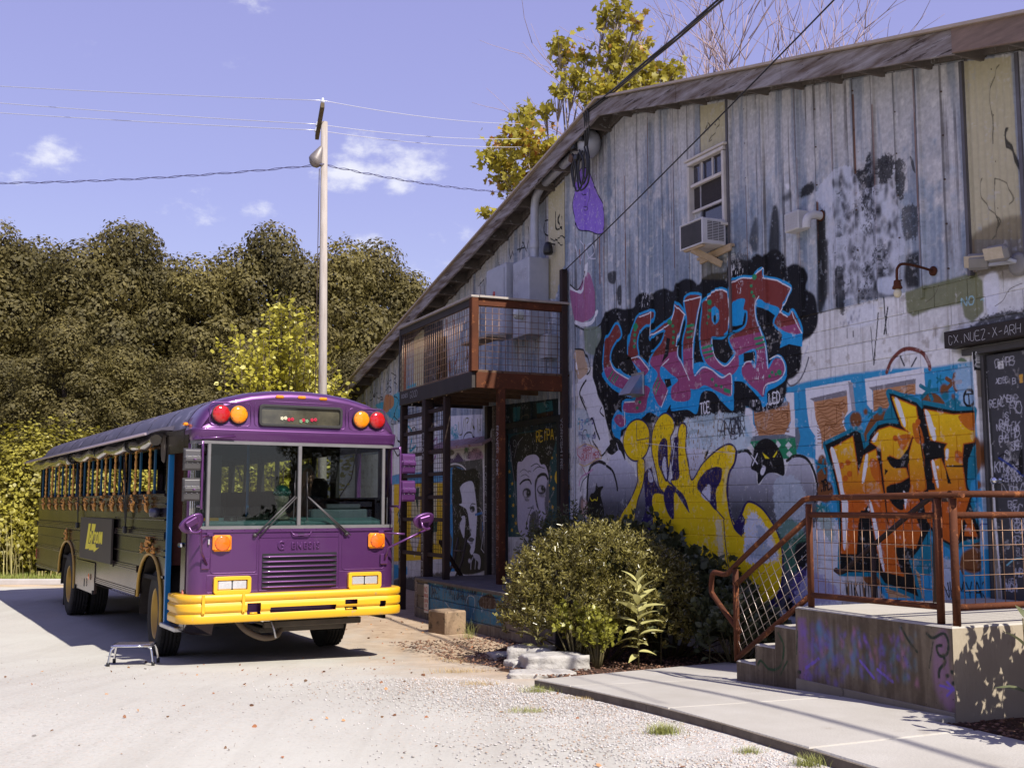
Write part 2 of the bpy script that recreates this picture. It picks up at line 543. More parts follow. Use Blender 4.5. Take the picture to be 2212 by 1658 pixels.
class Canvas:
 def __init__(s,u0,u1,z0,z1,ppm,img=None):
  s.u0,s.u1,s.z0,s.z1,s.p = u0,u1,z0,z1,ppm
  s.h = int((z1 - z0) * ppm); s.w = int((u1 - u0) * ppm)
  s.a = img if img is not None else np.zeros((s.h,s.w,3),np.float32)
  s.cov = np.zeros((s.h,s.w),np.float32)
  s.r = random.Random(5)
  s.rough = fbm(s.h,s.w,.02 * ppm,.02 * ppm,91,3)
 def px(s,P):
  return [((p[0] - s.u0) * s.p,(p[1] - s.z0) * s.p) for p in P]
 def blend(s,x0,y0,m,col):
  h,w = m.shape
  m = m[...,None]
  s.a[y0:y0 + h,x0:x0 + w] = s.a[y0:y0 + h,x0:x0 + w] * (1 - m) + col * m
  s.cov[y0:y0 + h,x0:x0 + w] = np.maximum(s.cov[y0:y0 + h,x0:x0 + w],m[...,0])
 def bbox(s,P,pad):
  xs = [p[0] for p in P]; ys = [p[1] for p in P]
  return (max(0,int(min(xs) - pad)),min(s.w,int(max(xs) + pad) + 2),max(0,int(min(ys) - pad)),min(s.h,int(max(ys) + pad) + 2))
 def poly(s,P,col,alpha=1,soft=.004,smooth=True):
  P = s.px(P)
  if smooth:
   P = catmull(P,True,5)
  sp = soft * s.p
  x0,x1,y0,y1 = s.bbox(P,2 * sp + 2)
  if x1 <= x0 or y1 <= y0:
   return
  SS = 2
  h = (y1 - y0) * SS; w = (x1 - x0) * SS
  d = np.zeros((h,w + 1),np.int32)
  N = len(P)
  for i in range(N):
   ax,ay = (P[i][0] - x0) * SS,(P[i][1] - y0) * SS
   bx,by = (P[(i + 1) % N][0] - x0) * SS,(P[(i + 1) % N][1] - y0) * SS
   if ay == by:
    continue
   if ay > by:
    ax,ay,bx,by = bx,by,ax,ay
   r0 = max(0,int(math.ceil(ay - .5))); r1 = min(h - 1,int(math.ceil(by - .5)) - 1)
   if r1 < r0:
    continue
   rows = np.arange(r0,r1 + 1)
   xs = np.clip((ax + (rows + .5 - ay) * (bx - ax) / (by - ay)).astype(int),0,w)
   np.add.at(d,(rows,xs),1)
  m = (np.cumsum(d,1)[:,:w] % 2).astype(np.float32)
  m = m.reshape(y1 - y0,SS,x1 - x0,SS).mean((1,3))
  k = int(sp)
  for _ in range(2 if k >= 1 else 0):
   kk = min(k,14)
   c = np.cumsum(np.pad(m,((kk + 1,kk),(0,0)),'edge'),0); m = (c[2 * kk + 1:] - c[:-2 * kk - 1]) / (2 * kk + 1)
   c = np.cumsum(np.pad(m,((0,0),(kk + 1,kk)),'edge'),1); m = (c[:,2 * kk + 1:] - c[:,:-2 * kk - 1]) / (2 * kk + 1)
  if soft > .018:          # dry, broken edge of worn spray paint
   m = np.clip((m + (s.rough[y0:y1,x0:x1] - .5) * 1.5 - .34) * 2.4,0,1)
  if callable(col):
   zz = (np.arange(y0,y1) + .5) / s.p + s.z0
   colv = col(zz)[:,None,:]
  else:
   colv = np.array(col,np.float32)
  s.blend(x0,y0,np.clip(m,0,1) * alpha,colv)
 def stroke(s,P,col,w,soft=.004,smooth=True,closed=False,alpha=1.0):
  P = s.px(P)
  if smooth and len(P) > 2:
   P = catmull(P,closed,5)
  elif closed:
   P = list(P) + [P[0]]
  if smooth and closed and len(P) > 2:
   P = list(P) + [P[0]]
  hw = w * s.p / 2; sp = max(soft * s.p,.8)
  x0,x1,y0,y1 = s.bbox(P,hw + sp + 1)
  if x1 <= x0 or y1 <= y0:
   return
  D = np.full((y1 - y0,x1 - x0),1e9,np.float32)
  for i in range(len(P) - 1):
   a = P[i]; b = P[i + 1]
   bx0,bx1,by0,by1 = s.bbox([a,b],hw + sp + 1)
   if bx1 <= bx0 or by1 <= by0:
    continue
   X = (np.arange(bx0,bx1) + .5)[None,:]; Y = (np.arange(by0,by1) + .5)[:,None]
   dx,dy = b[0] - a[0],b[1] - a[1]; L2 = dx * dx + dy * dy + 1e-9
   t = np.clip(((X - a[0]) * dx + (Y - a[1]) * dy) / L2,0,1)
   dd = np.sqrt((X - a[0] - t * dx) ** 2 + (Y - a[1] - t * dy) ** 2)
   v = D[by0 - y0:by1 - y0,bx0 - x0:bx1 - x0]
   np.minimum(v,dd,out=v)
  m = np.clip((hw + sp * .5 - D) / sp,0,1)
  m = m * m * (3 - 2 * m)
  s.blend(x0,y0,m * alpha,np.array(col,np.float32))
 def text(s,t,p,q,h,w,col,vertical=False,jit=.06):
  n = len(t)
  dx = (q[0] - p[0]); dz = (q[1] - p[1])
  L = math.hypot(dx,dz)
  ux,uz = dx / L,dz / L
  adv = L / n
  vx,vz = (-uz,ux)
  if vz < 0 and not vertical:
   vx,vz = -vx,-vz
  for i,c in enumerate(t):
   for st in FONT.get(c,[]):
    P = []
    for (a,b) in st:
     a2 = a / 4 * adv * .72 + s.r.uniform(-jit,jit) * adv * .3; b2 = b / 6 * h + s.r.uniform(-jit,jit) * h * .5
     P.append((p[0] + ux * (i * adv + a2) + vx * b2,p[1] + uz * (i * adv + a2) + vz * b2))
    s.stroke(P,col,w,.003,True)
 def scribble(s,P,col,w,size,n):
  (a,b),(c,d) = P
  u0,u1 = min(a,c),max(a,c); z0,z1 = min(b,d),max(b,d)
  ks = [k for k in FONT if k.isalpha()]
  for _ in range(n):
   cu = s.r.uniform(u0,u1); cz = s.r.uniform(z0,z1); sz = size * s.r.uniform(.5,1.3)
   sl = s.r.uniform(-.3,.5)
   for j in range(s.r.randint(2,5)):
    for st in FONT[s.r.choice(ks)]:
     Q = [(cu + (j * .72 + p[0] / 5) * sz * .8 + sl * p[1] / 6 * sz * .4 + s.r.uniform(-.09,.09) * sz,cz + p[1] / 6 * sz + s.r.uniform(-.1,.1) * sz + j * sl * .1 * sz) for p in st]
     if len(Q) > 1 and u0 - .05 < cu + j * .72 * sz * .8 < u1 + .02:
      s.stroke(Q,col,w * s.r.uniform(.7,1.2),.003,True,alpha=s.r.uniform(.6,1))
 def run(s,lines):
  for l in lines:
   head,_,body = l.partition('|')
   h = head.split(); op = h[0]
   P = []; a_ = b_ = 0
   for t in body.split():          # half centimetres, each point relative to the last
    x_,y_ = t.split(','); a_ += int(x_); b_ += int(y_); P.append((a_ / 200,b_ / 200))
   def C(x):
    return np.array([float(v) / 100 for v in x.split(',')],np.float32)
   if op == 'P':
    s.poly(P,C(h[1]),float(h[2]),float(h[3]),h[4] == '1')
   elif op == 'H':
    c1,c2 = C(h[1]),C(h[2]); z1,z2,mode = float(h[3]),float(h[4]),h[5]
    if mode == 'flat':
     col = c1
    elif mode == 'split':
     col = lambda z,c1=c1,c2=c2,z1=z1: np.where((z > z1)[:,None],c1,c2)
    else:
     def col(z,c1=c1,c2=c2,z1=z1,z2=z2):
      t = np.clip((z - z2) / (z1 - z2),0,1)[:,None]
      return c2 * (1 - t) + c1 * t
    s.poly(P,col,1,.004,h[6] == '1')
   elif op == 'S':
    s.stroke(P,C(h[1]),float(h[2]),float(h[3]),h[4] == '1',h[5] == '1')
   elif op in 'TV':
    s.text(h[4],P[0],P[1],float(h[3]),float(h[2]),C(h[1]),op == 'V')
   elif op == 'X':
    (a,b),(c,d) = P
    u0,u1 = min(a,c),max(a,c); z0,z1 = min(b,d),max(b,d)
    x0,x1,y0,y1 = s.bbox(s.px([(u0,z0),(u1,z1)]),0)
    if x1 <= x0 or y1 <= y0: continue
    n1 = fbm(y1 - y0,x1 - x0,.05 * s.p,.012 * s.p,s.r.randint(0,9999),4)
    th = np.quantile(n1,1 - float(h[3]) * .55)
    ey = np.minimum(np.arange(y1 - y0),np.arange(y1 - y0)[::-1])[:,None] / (.1 * (y1 - y0)); ex = np.minimum(np.arange(x1 - x0),np.arange(x1 - x0)[::-1])[None,:] / (.1 * (x1 - x0))
    ed = np.clip(np.minimum(ex,ey),0,1)
    m = np.clip((n1 - th) * 30,0,1) * ed * .9
    s.blend(x0,y0,m.astype(np.float32),C(h[1]))
   elif op == 'Y':
    (a,b),(c,d) = P
    u0,u1 = min(a,c),max(a,c); z0,z1 = min(b,d),max(b,d); r = float(h[2])
    for _ in range(int(h[4])):
     cu = s.r.uniform(u0,u1); cz = s.r.uniform(z0,z1); rr = r * s.r.uniform(.5,1.4) * .6; an = s.r.uniform(0.8,2.4)
     Q = [(cu + rr * (math.cos(t) * .6 * math.sin(an) + math.sin(t) * math.cos(an)) * s.r.uniform(.8,1.2),cz + rr * 1.5 * math.sin(t) * s.r.uniform(.8,1.2)) for t in [k * math.pi / 4 for k in range(8)]]
     s.poly(Q,C(h[1]),float(h[3]) * s.r.uniform(.6,1),r * .35,True)
   elif op == 'G':
    (a,b),(c,d) = P
    u0,u1 = min(a,c),max(a,c); z0,z1 = min(b,d),max(b,d); n = int(h[3])
    for k in range(n):
     zz = z0 + (z1 - z0) * (k + .5) / n
     Q = [(u0 + (u1 - u0) * t / 8,zz + (z1 - z0) / n * .45 * math.sin(t * 1.3 + k * .8) + s.r.uniform(-.01,.01)) for t in range(9)]
     s.stroke(Q,C(h[1]),float(h[2]),.004,True)
   elif op == 'Z':
    s.scribble(P,C(h[1]),float(h[2]),float(h[3]),int(h[4]))
 def image(s,name):
  im = bpy.data.images.new(name,s.w,s.h,alpha=False,float_buffer=True)
  im.colorspace_settings.name = 'Linear Rec.709'
  b = np.ones((s.h,s.w,4),np.float32)
  b[...,:3] = np.clip(s.a,0.004,.9)
  im.pixels.foreach_set(b.ravel())
  im.update()
  im.pack()
  return im
ART = {}
_cur = None
for l in """canvas wall
P 3.6,30,55.2 1 .011 0|-2158,515 4,98 103,0 123,9 132,2 115,-2 104,-9 111,-1 6,-146 13,-267 -257,-32 -189,185 -21,102
P 16.8,16.8,18 .9 .006 0|-2158,515 79,3 114,8 8,-22 -12,-27 -189,23
P 2.4,24,10.8 1 .004 0|-2140,503 164,0 6,-42 -47,-3 -105,26
P 66,72,69.6 1 .002 0|-1999,496 12,-9 -13,-9 -10,10
P 66,72,69.6 1 .002 0|-2036,500 11,-10 -11,-8 -11,9
P 66,72,69.6 1 .002 0|-1997,476 11,-8 -12,-7 -10,8
P 74.4,74.4,79.2 1 .002 0|-2155,583 28,-4 2,-36 24,-27 -38,-2 -18,28
P 74.4,74.4,79.2 1 .002 0|-2008,605 33,-3 0,-97 -37,8 23,25 -7,36
P 50.4,25.2,12 1 .002 0|-2123,576 132,6 2,-41 -23,-28 -94,2 -14,32
P 24,22.8,25.2 1 .004 0|-2123,576 128,9 -1,-9 -123,-9
P 74.4,74.4,79.2 1 .002 0|-1937,607 143,4 4,-62 -25,-13 -3,-16 16,-24 -65,-23 -17,-27 -25,8 2,48 -20,21 -6,36
P 36,34.8,38.4 1 .003 0|-1802,610 14,-5 7,-58 -11,1
P 50.4,25.2,12 1 .002 0|-1911,581 105,9 2,-41 -19,-22 12,-22 -56,-19 -21,-13 -1,34 -16,32
P 21.6,20.4,22.8 1 .003 0|-1924,584 118,8 -1,-12 -101,-4
P 74.4,74.4,79.2 1 .002 0|-1752,609 160,5 3,-51 -26,5 1,17 -118,3 2,-48 -17,17
P 50.4,25.2,12 1 .002 0|-1730,586 116,1 -1,-22 -55,11 -19,-30 -41,-3
P 21.6,20.4,22.8 1 .003 0|-1741,591 128,5 -1,-10 -118,-2
G 22.8,8.4,2.4 .009 9|-2119,573 124,-59
G 22.8,8.4,2.4 .009 13|-1901,575 86,-92
G 22.8,8.4,2.4 .008 7|-1728,582 109,-43
S 22.8,8.4,2.4 .009 .002 1 0|-2022,554 9,6 12,-3 0,-8 -13,-2 -8,7
S 22.8,8.4,2.4 .008 .002 1 0|-1875,527 13,4 17,-4 -2,-6 -18,-1 -10,7
S 22.8,8.4,2.4 .008 .002 1 0|-1833,564 10,5 12,-6 -5,-7 -12,1 -5,7
S 74.4,74.4,79.2 .026 .006 0 0|-2156,572 11,-50
S 18,4.8,3.6 .041 .008 1 0|-1690,616 14,21 27,16 25,1 29,-11 15,-20 3,-13
S 72,72,76.8 .022 .006 1 0|-1679,618 21,23 34,7 28,-17 7,-13
S 6,6,7 .019 .005 0 0|-1642,624 -10,19
S 6,6,7 .018 .005 0 0|-1623,620 13,15
S 60,60,64.8 .028 .009 1 0|-1981,662 33,6 23,29
S 14.4,14.4,16.8 .021 .007 1 0|-2004,636 16,-18 28,6 22,22 15,27
P 36,12,26.4 .9 .006 1|-3043,1019 50,-8 42,30 33,5 32,-60 7,-55 -23,-20 -51,-8 -57,9 -27,60
S 74.4,74.4,79.2 .052 .006 1 0|-3043,1023 41,-15 34,-8 25,35 13,41
S 74.4,74.4,79.2 .060 .006 1 0|-3012,912 51,-15 57,-1 32,26
S 3,3,3 .024 .004 1 0|-3044,1034 51,-25 46,31 9,14
S 3,3,3 .028 .004 1 0|-3012,902 59,-22 65,-6 51,12
P 19.2,24,16.8 .8 .008 1|-2949,883 100,-14 -1,-72 -80,10 -15,40
P 54,36,21.6 .85 .006 1|-3013,825 59,-12 20,-37 -9,-30 -54,-10 -25,50
S 3,3,3 .028 .004 1 0|-3013,829 59,-12 28,-34 4,-31 -50,-22 -13,-34 29,-34
S 79.2,79.2,84 .028 .004 1 0|-3014,817 17,-65
P 1,1,1.2 1 .013 1|-2786,538 -37,54 -18,46 -35,40 -27,48 3,46 19,40 32,30 0,42 32,26 53,6 58,-13 50,-1 8,24 41,8 40,-14 27,6 45,-1 37,-14 19,14 37,8 35,-8 29,-18 23,12 40,5 54,-7 22,18 31,3 40,-11 31,9 28,-12 20,8 28,-2 27,-21 5,-24 25,1 31,-12 16,-26 -8,-24 27,-19 9,-32 -3,-33 -22,-22 -31,-10 -1,-28 -6,-28 -22,-17 -23,-6 -6,-28 -19,-25 -37,-5 -53,-2 -38,15 -11,-24 -42,-9 -36,8 -20,27 -17,-24 -39,-12 -46,8 -40,19 -24,-15 -37,-4 -127,18 -96,-15 -65,-18
X 72,72,76.8 .013 .55|-2199,951 49,-75
X 72,72,76.8 .009 .4|-2752,792 28,-55
X 72,72,76.8 .007 .35|-2140,598 140,-32
X 72,72,76.8 .007 .3|-2620,940 52,-52
P 1.8,31.2,66 1 .002 1|-2839,743 55,-58 122,-40 -67,2 -4,-32 -26,9 -30,-27 3,-37 40,-24 12,32 77,6 69,30 65,-18 45,30 5,-17 73,-2 43,-13 22,49 50,-1 37,-28 46,-24 -3,60 -24,43 -109,28 -89,-6 -158,17
P 1.8,31.2,66 1 .002 1|-2209,656 51,-14 57,-42 12,-21 17,7 3,26 35,9 31,14 3,34 -31,24 -48,-27 -77,45 -31,-2
P 1.8,31.2,66 1 .001 0|-2042,765 31,-31 -10,-28 32,5 46,-12 1,28 -50,10
P 1.8,31.2,66 1 .002 0|-2106,841 103,-38 -24,-26 -37,24 -38,12
P 1.8,31.2,66 1 .002 0|-2202,851 61,-7 -6,-36 -11,-29 -47,1
S 1.8,31.2,66 .074 .008 1 1|-2756,868 24,-34 -34,-16 -24,-21 -7,-25 18,-29 55,-26 70,-25 71,-22 -11,-27 -21,-35 -103,7 1,27 52,-2 10,15 -27,13 -79,22 -52,26 -22,34 2,37 10,36 28,21
S 1.8,31.2,66 .070 .008 1 1|-2556,872 -11,-30 -28,1 -28,-10 -18,-19 -4,-25 7,-22 -14,-4 41,-20 26,-24 -27,-15 -14,16 -47,33 -11,16 5,50 22,33 25,20
S 1.8,31.2,66 .067 .008 1 1|-2443,875 38,-32 -12,-19 -20,-45 -7,-39 23,-26 29,-43 4,-49 -78,5 -5,32 31,17 -36,21 -44,25 -7,-27 37,-41 -33,-38 -25,16 -19,36 27,35 -38,32 20,26 40,22 20,32 -45,-1 -27,-13 1,10 52,17 57,15
S 1.8,31.2,66 .067 .008 1 1|-2400,883 71,-7 -17,-37 -19,-63 -8,-61 10,-37 35,16 34,-7 48,-27 35,7 3,-51 -55,14 -55,21 -34,-6 -41,10 -19,55 -1,60 20,50
S 1.8,31.2,66 .065 .008 1 1|-2311,860 51,17 42,-11 12,-49 -7,-36 -24,-19 -49,4 -1,-29 21,-28 37,-20 37,21 11,8 4,-35 -37,-20 -48,17 -48,25 -22,38 -1,49 10,44
S 1.8,31.2,66 .062 .008 1 1|-2199,882 40,8 45,-8 15,9 24,3 9,-21 42,-14 45,-23 -15,-20 -17,-27 25,-16 16,7 24,-49 -46,6 -45,27 20,29 -37,18 -38,18 -15,-9 -1,-30 13,-32 18,-33 10,-60 27,20 27,-9 6,-23 -26,-21 -38,-5 -15,-25 -19,14 -33,21 -25,23 1,22 26,9 23,-21 2,45 -65,-7 -10,7 -25,40 63,16 11,35 -15,9 6,23 -36,3 -19,-18
S 1.8,31.2,66 .073 .008 1 1|-2778,596 23,15 39,-12 3,-18 -29,-7
H 20.4,4.2,3.6 31.2,7.2,18 3.76 0.0 split 1|-2756,868 24,-34 -34,-16 -24,-21 -7,-25 18,-29 55,-26 70,-25 71,-22 -11,-27 -21,-35 -103,7 1,27 52,-2 10,15 -27,13 -79,22 -52,26 -22,34 2,37 10,36 28,21
H 20.4,4.2,3.6 31.2,7.2,18 3.76 0.0 split 1|-2556,872 -11,-30 -28,1 -28,-10 -18,-19 -4,-25 7,-22 -14,-4 41,-20 26,-24 -27,-15 -14,16 -47,33 -11,16 5,50 22,33 25,20
H 20.4,4.2,3.6 31.2,7.2,18 3.76 0.0 split 1|-2443,875 38,-32 -12,-19 -20,-45 -7,-39 23,-26 29,-43 4,-49 -78,5 -5,32 31,17 -36,21 -44,25 -7,-27 37,-41 -33,-38 -25,16 -19,36 27,35 -38,32 20,26 40,22 20,32 -45,-1 -27,-13 1,10 52,17 57,15
H 20.4,4.2,3.6 31.2,7.2,18 3.76 0.0 split 1|-2400,883 71,-7 -17,-37 -19,-63 -8,-61 10,-37 35,16 34,-7 48,-27 35,7 3,-51 -55,14 -55,21 -34,-6 -41,10 -19,55 -1,60 20,50
H 20.4,4.2,3.6 31.2,7.2,18 3.76 0.0 split 1|-2311,860 51,17 42,-11 12,-49 -7,-36 -24,-19 -49,4 -1,-29 21,-28 37,-20 37,21 11,8 4,-35 -37,-20 -48,17 -48,25 -22,38 -1,49 10,44
H 20.4,4.2,3.6 31.2,7.2,18 3.76 0.0 split 1|-2199,882 40,8 45,-8 15,9 24,3 9,-21 42,-14 45,-23 -15,-20 -17,-27 25,-16 16,7 24,-49 -46,6 -45,27 20,29 -37,18 -38,18 -15,-9 -1,-30 13,-32 18,-33 10,-60 27,20 27,-9 6,-23 -26,-21 -38,-5 -15,-25 -19,14 -33,21 -25,23 1,22 26,9 23,-21 2,45 -65,-7 -10,7 -25,40 63,16 11,35 -15,9 6,23 -36,3 -19,-18
H 20.4,4.2,3.6 31.2,7.2,18 3.76 0.0 split 1|-2778,596 23,15 39,-12 3,-18 -29,-7
P 1,1,1 1 .002 0|-2492,794 18,-6 -13,-43 -33,-16 20,31
P 1,1,1 1 .002 0|-2508,686 31,-3 6,-17 -25,-5
P 1.8,31.2,66 1 .002 1|-2278,835 14,6 13,-17 -4,-25 -16,-3 -9,20
P 1,1,1 1 .002 1|-2272,818 12,-2 0,-14 -11,-3
P 1,1,1 1 .002 1|-2282,730 60,11 5,-22 -12,-21 -26,7
P 1,1,1 1 .002 0|-2156,711 35,-1 -6,-20 -30,0
P 1,1,1 1 .002 0|-2623,812 34,2 5,-32 -1,-46 -33,25
P 1,1,1 1 .002 1|-2767,779 66,3 28,-29 33,-46 -84,20
S 76.8,76.8,81.6 .015 .002 1 0|-2405,842 -19,-38 -16,-41 -1,-23 23,-26 29,-43
S 76.8,76.8,81.6 .017 .002 1 0|-2797,768 18,-26 55,-26 63,-23
S 76.8,76.8,81.6 .016 .002 0 0|-2629,869 69,3 -10,-63 53,9 45,10 29,43 41,-31
S 76.8,76.8,81.6 .015 .002 0 0|-2407,876 79,-2 -22,-60 -19,-50 -3,-65
S 76.8,76.8,81.6 .015 .002 1 0|-2305,862 39,16 48,-11 13,-50 -8,-43
S 76.8,76.8,81.6 .014 .002 1 0|-2198,883 39,7 45,-8 17,9 30,5 -1,-20
S 76.8,76.8,81.6 .013 .001 0 0|-2071,874 47,-14 48,-26 -18,-27 -24,-22
S 76.8,76.8,81.6 .013 .001 0 0|-2018,788 27,-16
S 76.8,76.8,81.6 .013 .001 1 0|-1975,781 12,-25 19,-27
S 76.8,76.8,81.6 .013 .001 1 0|-2092,835 -15,-15 1,-31 16,-35 18,-44 5,-45
S 76.8,76.8,81.6 .013 .001 1 0|-2059,685 28,5 20,-14 6,-24 -24,-17 -47,-7 -10,-20
S 76.8,76.8,81.6 .015 .002 1 0|-2363,680 35,17 39,-11 43,-23 37,4 1,-48
S 76.8,76.8,81.6 .014 .002 1 0|-2286,763 4,-33 21,-26 32,-15 37,18
S 76.8,76.8,81.6 .014 .002 1 0|-2162,680 15,9 20,-1
S 76.8,76.8,81.6 .016 .002 0 0|-2718,642 56,-3
S 76.8,76.8,81.6 .016 .002 0 0|-2718,615 0,-37
S 76.8,76.8,81.6 .016 .002 0 0|-2677,761 39,1 53,-43
S 76.8,76.8,81.6 .015 .002 0 0|-2490,654 -33,-41
S 76.8,76.8,81.6 .015 .002 0 0|-2520,722 36,14
P 2.4,26.4,10.8 1 .006 1|-2642,850 -3,-3 -5,-1 -6,3 -2,3 3,3 5,1 5,-2
P 2.4,26.4,10.8 1 .006 1|-2645,836 -2,-3 -6,-1 -5,2 -2,4 2,3 6,1 5,-2
P 2.4,26.4,10.8 1 .006 1|-2647,822 -3,-3 -5,-1 -5,2 -3,4 3,3 5,1 6,-2
P 2.4,26.4,10.8 1 .006 1|-2649,806 -2,-3 -6,-1 -5,2 -2,4 2,3 5,1 6,-2
P 2.4,26.4,10.8 1 .006 1|-2651,790 -2,-3 -6,-1 -5,3 -2,3 2,3 6,1 5,-2
P 2.4,26.4,10.8 1 .006 1|-2469,835 -2,-3 -4,-1 -5,2 -2,4 2,3 5,0 5,-2
P 2.4,26.4,10.8 1 .006 1|-2453,819 -3,-3 -4,-1 -5,2 -2,4 2,3 5,0 5,-2
P 2.4,26.4,10.8 1 .006 1|-2450,803 -2,-3 -4,0 -5,2 -2,3 2,3 5,0 5,-2
P 2.4,26.4,10.8 1 .006 1|-2451,788 -2,-3 -5,0 -5,2 -2,3 2,3 5,0 5,-2
P 2.4,26.4,10.8 1 .006 1|-2453,775 -2,-3 -5,-1 -5,2 -1,4 2,2 5,1 4,-2
P 2.4,26.4,10.8 1 .006 1|-2102,879 -1,-2 -4,-1 -4,2 -1,3 1,3 4,0 4,-2
P 2.4,26.4,10.8 1 .006 1|-2115,864 -1,-3 -4,0 -4,1 -1,3 1,3 4,0 4,-1
P 2.4,26.4,10.8 1 .006 1|-2113,848 -1,-2 -4,-1 -4,2 -1,3 1,2 4,1 4,-2
P 2.4,26.4,10.8 1 .006 1|-2107,838 -1,-3 -4,0 -4,2 -1,3 1,2 4,1 4,-2
P 2.4,26.4,10.8 1 .006 1|-2280,851 -2,-2 -4,-1 -4,2 -2,3 2,3 4,0 4,-1
P 2.4,26.4,10.8 1 .006 1|-2282,832 -2,-2 -4,-1 -4,2 -2,3 2,3 4,0 5,-1
P 2.4,26.4,10.8 1 .006 1|-2289,817 -2,-2 -5,-1 -4,2 -2,3 2,3 5,1 4,-2
P 2.4,26.4,10.8 1 .006 1|-2294,802 -2,-3 -4,0 -4,2 -2,3 2,3 4,0 5,-2
P 2.4,26.4,10.8 1 .006 1|-2018,651 -2,-2 -3,-1 -4,1 -1,3 1,3 4,0 3,-1
P 2.4,26.4,10.8 1 .006 1|-2032,648 -2,-2 -3,-1 -4,1 -1,3 1,3 4,0 3,-1
P 2.4,26.4,10.8 1 .006 1|-2046,654 -1,-3 -4,0 -4,1 -1,3 2,3 3,0 4,-1
P 2.4,26.4,10.8 1 .006 1|-2055,646 -2,-2 -4,-1 -3,1 -2,3 2,3 4,1 3,-2
P 2.4,26.4,10.8 1 .006 1|-2681,684 -3,-3 -5,-1 -6,2 -2,4 3,3 5,1 6,-2
P 2.4,26.4,10.8 1 .006 1|-2664,677 -2,-3 -6,-1 -5,2 -2,4 2,3 6,1 5,-2
P 2.4,26.4,10.8 1 .006 1|-2647,665 -2,-3 -6,-1 -5,2 -2,3 2,3 6,1 5,-2
P 2.4,26.4,10.8 1 .006 1|-2633,653 -3,-3 -5,-1 -5,2 -2,3 2,4 5,0 6,-1
P 2.4,26.4,10.8 1 .006 1|-2627,635 -2,-3 -6,-1 -5,2 -2,3 2,3 6,1 5,-2
P 2.4,26.4,10.8 1 .006 1|-2641,620 -2,-3 -6,-1 -5,2 -2,3 2,4 6,0 5,-1
P 2.4,26.4,10.8 1 .006 1|-2244,641 -1,-3 -5,-1 -4,2 -1,3 1,3 5,0 4,-1
P 2.4,26.4,10.8 1 .006 1|-2265,646 -2,-3 -4,-1 -4,2 -2,3 2,3 4,1 4,-2
P 2.4,26.4,10.8 1 .006 1|-2281,662 -2,-3 -4,-1 -4,2 -2,3 2,3 4,0 5,-1
P 2.4,26.4,10.8 1 .006 1|-2098,882 -3,-4 -6,-1 -7,3 -2,5 3,4 6,1 7,-3
P 2.4,26.4,10.8 1 .006 1|-2016,651 -2,-5 -6,-1 -6,3 -3,5 3,4 6,1 6,-3
P 2.4,26.4,10.8 1 .006 1|-2637,844 -4,-5 -9,-1 -10,3 -3,7 4,5 9,1 9,-4
P 2.4,26.4,10.8 1 .006 1|-2464,831 -3,-5 -9,-1 -8,3 -3,6 3,5 9,1 8,-4
P 2.4,26.4,10.8 1 .006 1|-2276,851 -3,-4 -7,-1 -7,3 -3,6 3,4 7,1 7,-3
S 2.4,28.8,12 .033 .002 0 0|-2394,809 30,-1
S 2.4,28.8,12 .026 .002 0 0|-2394,794 26,-1
S 2.4,28.8,12 .023 .002 0 0|-2395,780 24,-1
S 2.4,28.8,12 .035 .002 0 0|-2327,745 40,1
S 2.4,28.8,12 .026 .002 0 0|-2324,732 40,0
S 2.4,28.8,12 .022 .002 0 0|-2316,718 34,3
S 2.4,28.8,12 .030 .001 0 0|-2112,739 32,0
S 2.4,28.8,12 .024 .001 0 0|-2108,726 32,2
S 2.4,28.8,12 .021 .001 0 0|-2106,714 29,2
S 2.4,28.8,12 .026 .002 0 0|-2809,717 26,19
S 2.4,28.8,12 .026 .002 0 0|-2791,708 23,18
S 2.4,28.8,12 .026 .002 0 0|-2776,703 23,16
S 2.4,28.8,12 .024 .002 0 0|-2563,661 26,30
S 2.4,28.8,12 .024 .002 0 0|-2554,650 24,28
S 2.4,28.8,12 .047 .002 0 0|-2236,632 20,-6
T 74.4,74.4,79.2 .019 .128 TCE|-2341,582 43,2
T 74.4,74.4,79.2 .017 .111 LED|-2064,584 43,2
X 72,72,76.8 .009 .3|-2126,717 46,-80
X 72,72,76.8 .008 .3|-2180,885 29,-33
H 69.6,69.6,79.2 9,9,10 2.5 1.75 grad 1|-2946,333 4,77 17,55 49,17 52,-12 30,28 46,12 23,-23 55,-30 31,-28 241,-12 -19,59 22,50 26,13 29,-12 14,-55 86,11 53,-6 34,2 27,-21 14,-56 38,28 57,-8 22,38 29,4 29,-12 26,-56 5,-92 -9,-106 -68,-44 -77,-28 -164,-30 -634,-58
S 2,2,2 .051 .006 1 0|-2946,333 4,77 17,55 49,17 43,-8
S 2,2,2 .041 .006 1 0|-2824,468 33,-15 20,-29 8,-25
S 2,2,2 .047 .004 1 0|-2396,511 1,22 27,8 28,-11 12,-33
S 2,2,2 .036 .005 1 0|-2326,472 33,45 -44,6 37,-16
S 2,2,2 .044 .005 1 0|-2190,481 37,2 24,-18
S 2,2,2 .035 .005 1 0|-2006,454 31,10 38,-9 25,-35 5,-37 -10,-18
P 2,2,2 1 .004 1|-2794,498 -38,22 51,27 49,-19 15,-49 -31,31
P 45.6,52.8,60 .7 .026 1|-2053,410 66,12 38,-38 -4,-81 -70,-20 -28,50
P 3.6,16.8,8.4 .7 .026 1|-2042,314 66,8 31,-49 -12,-56 -68,6
P 1.5,1.5,1.5 1 .012 1|-1983,272 76,-1 -3,-57 -30,-63 -50,-34 -39,21 47,56
P 1.2,1.2,1.2 1 .003 1|-2122,491 25,14 26,1 26,-12 20,-23 9,-20 -1,-29 -30,6 -32,-1 -33,-22 -4,26 -22,11 9,26
P 84,69.6,2.4 1 .002 0|-2093,476 18,-10 8,-5 -16,1
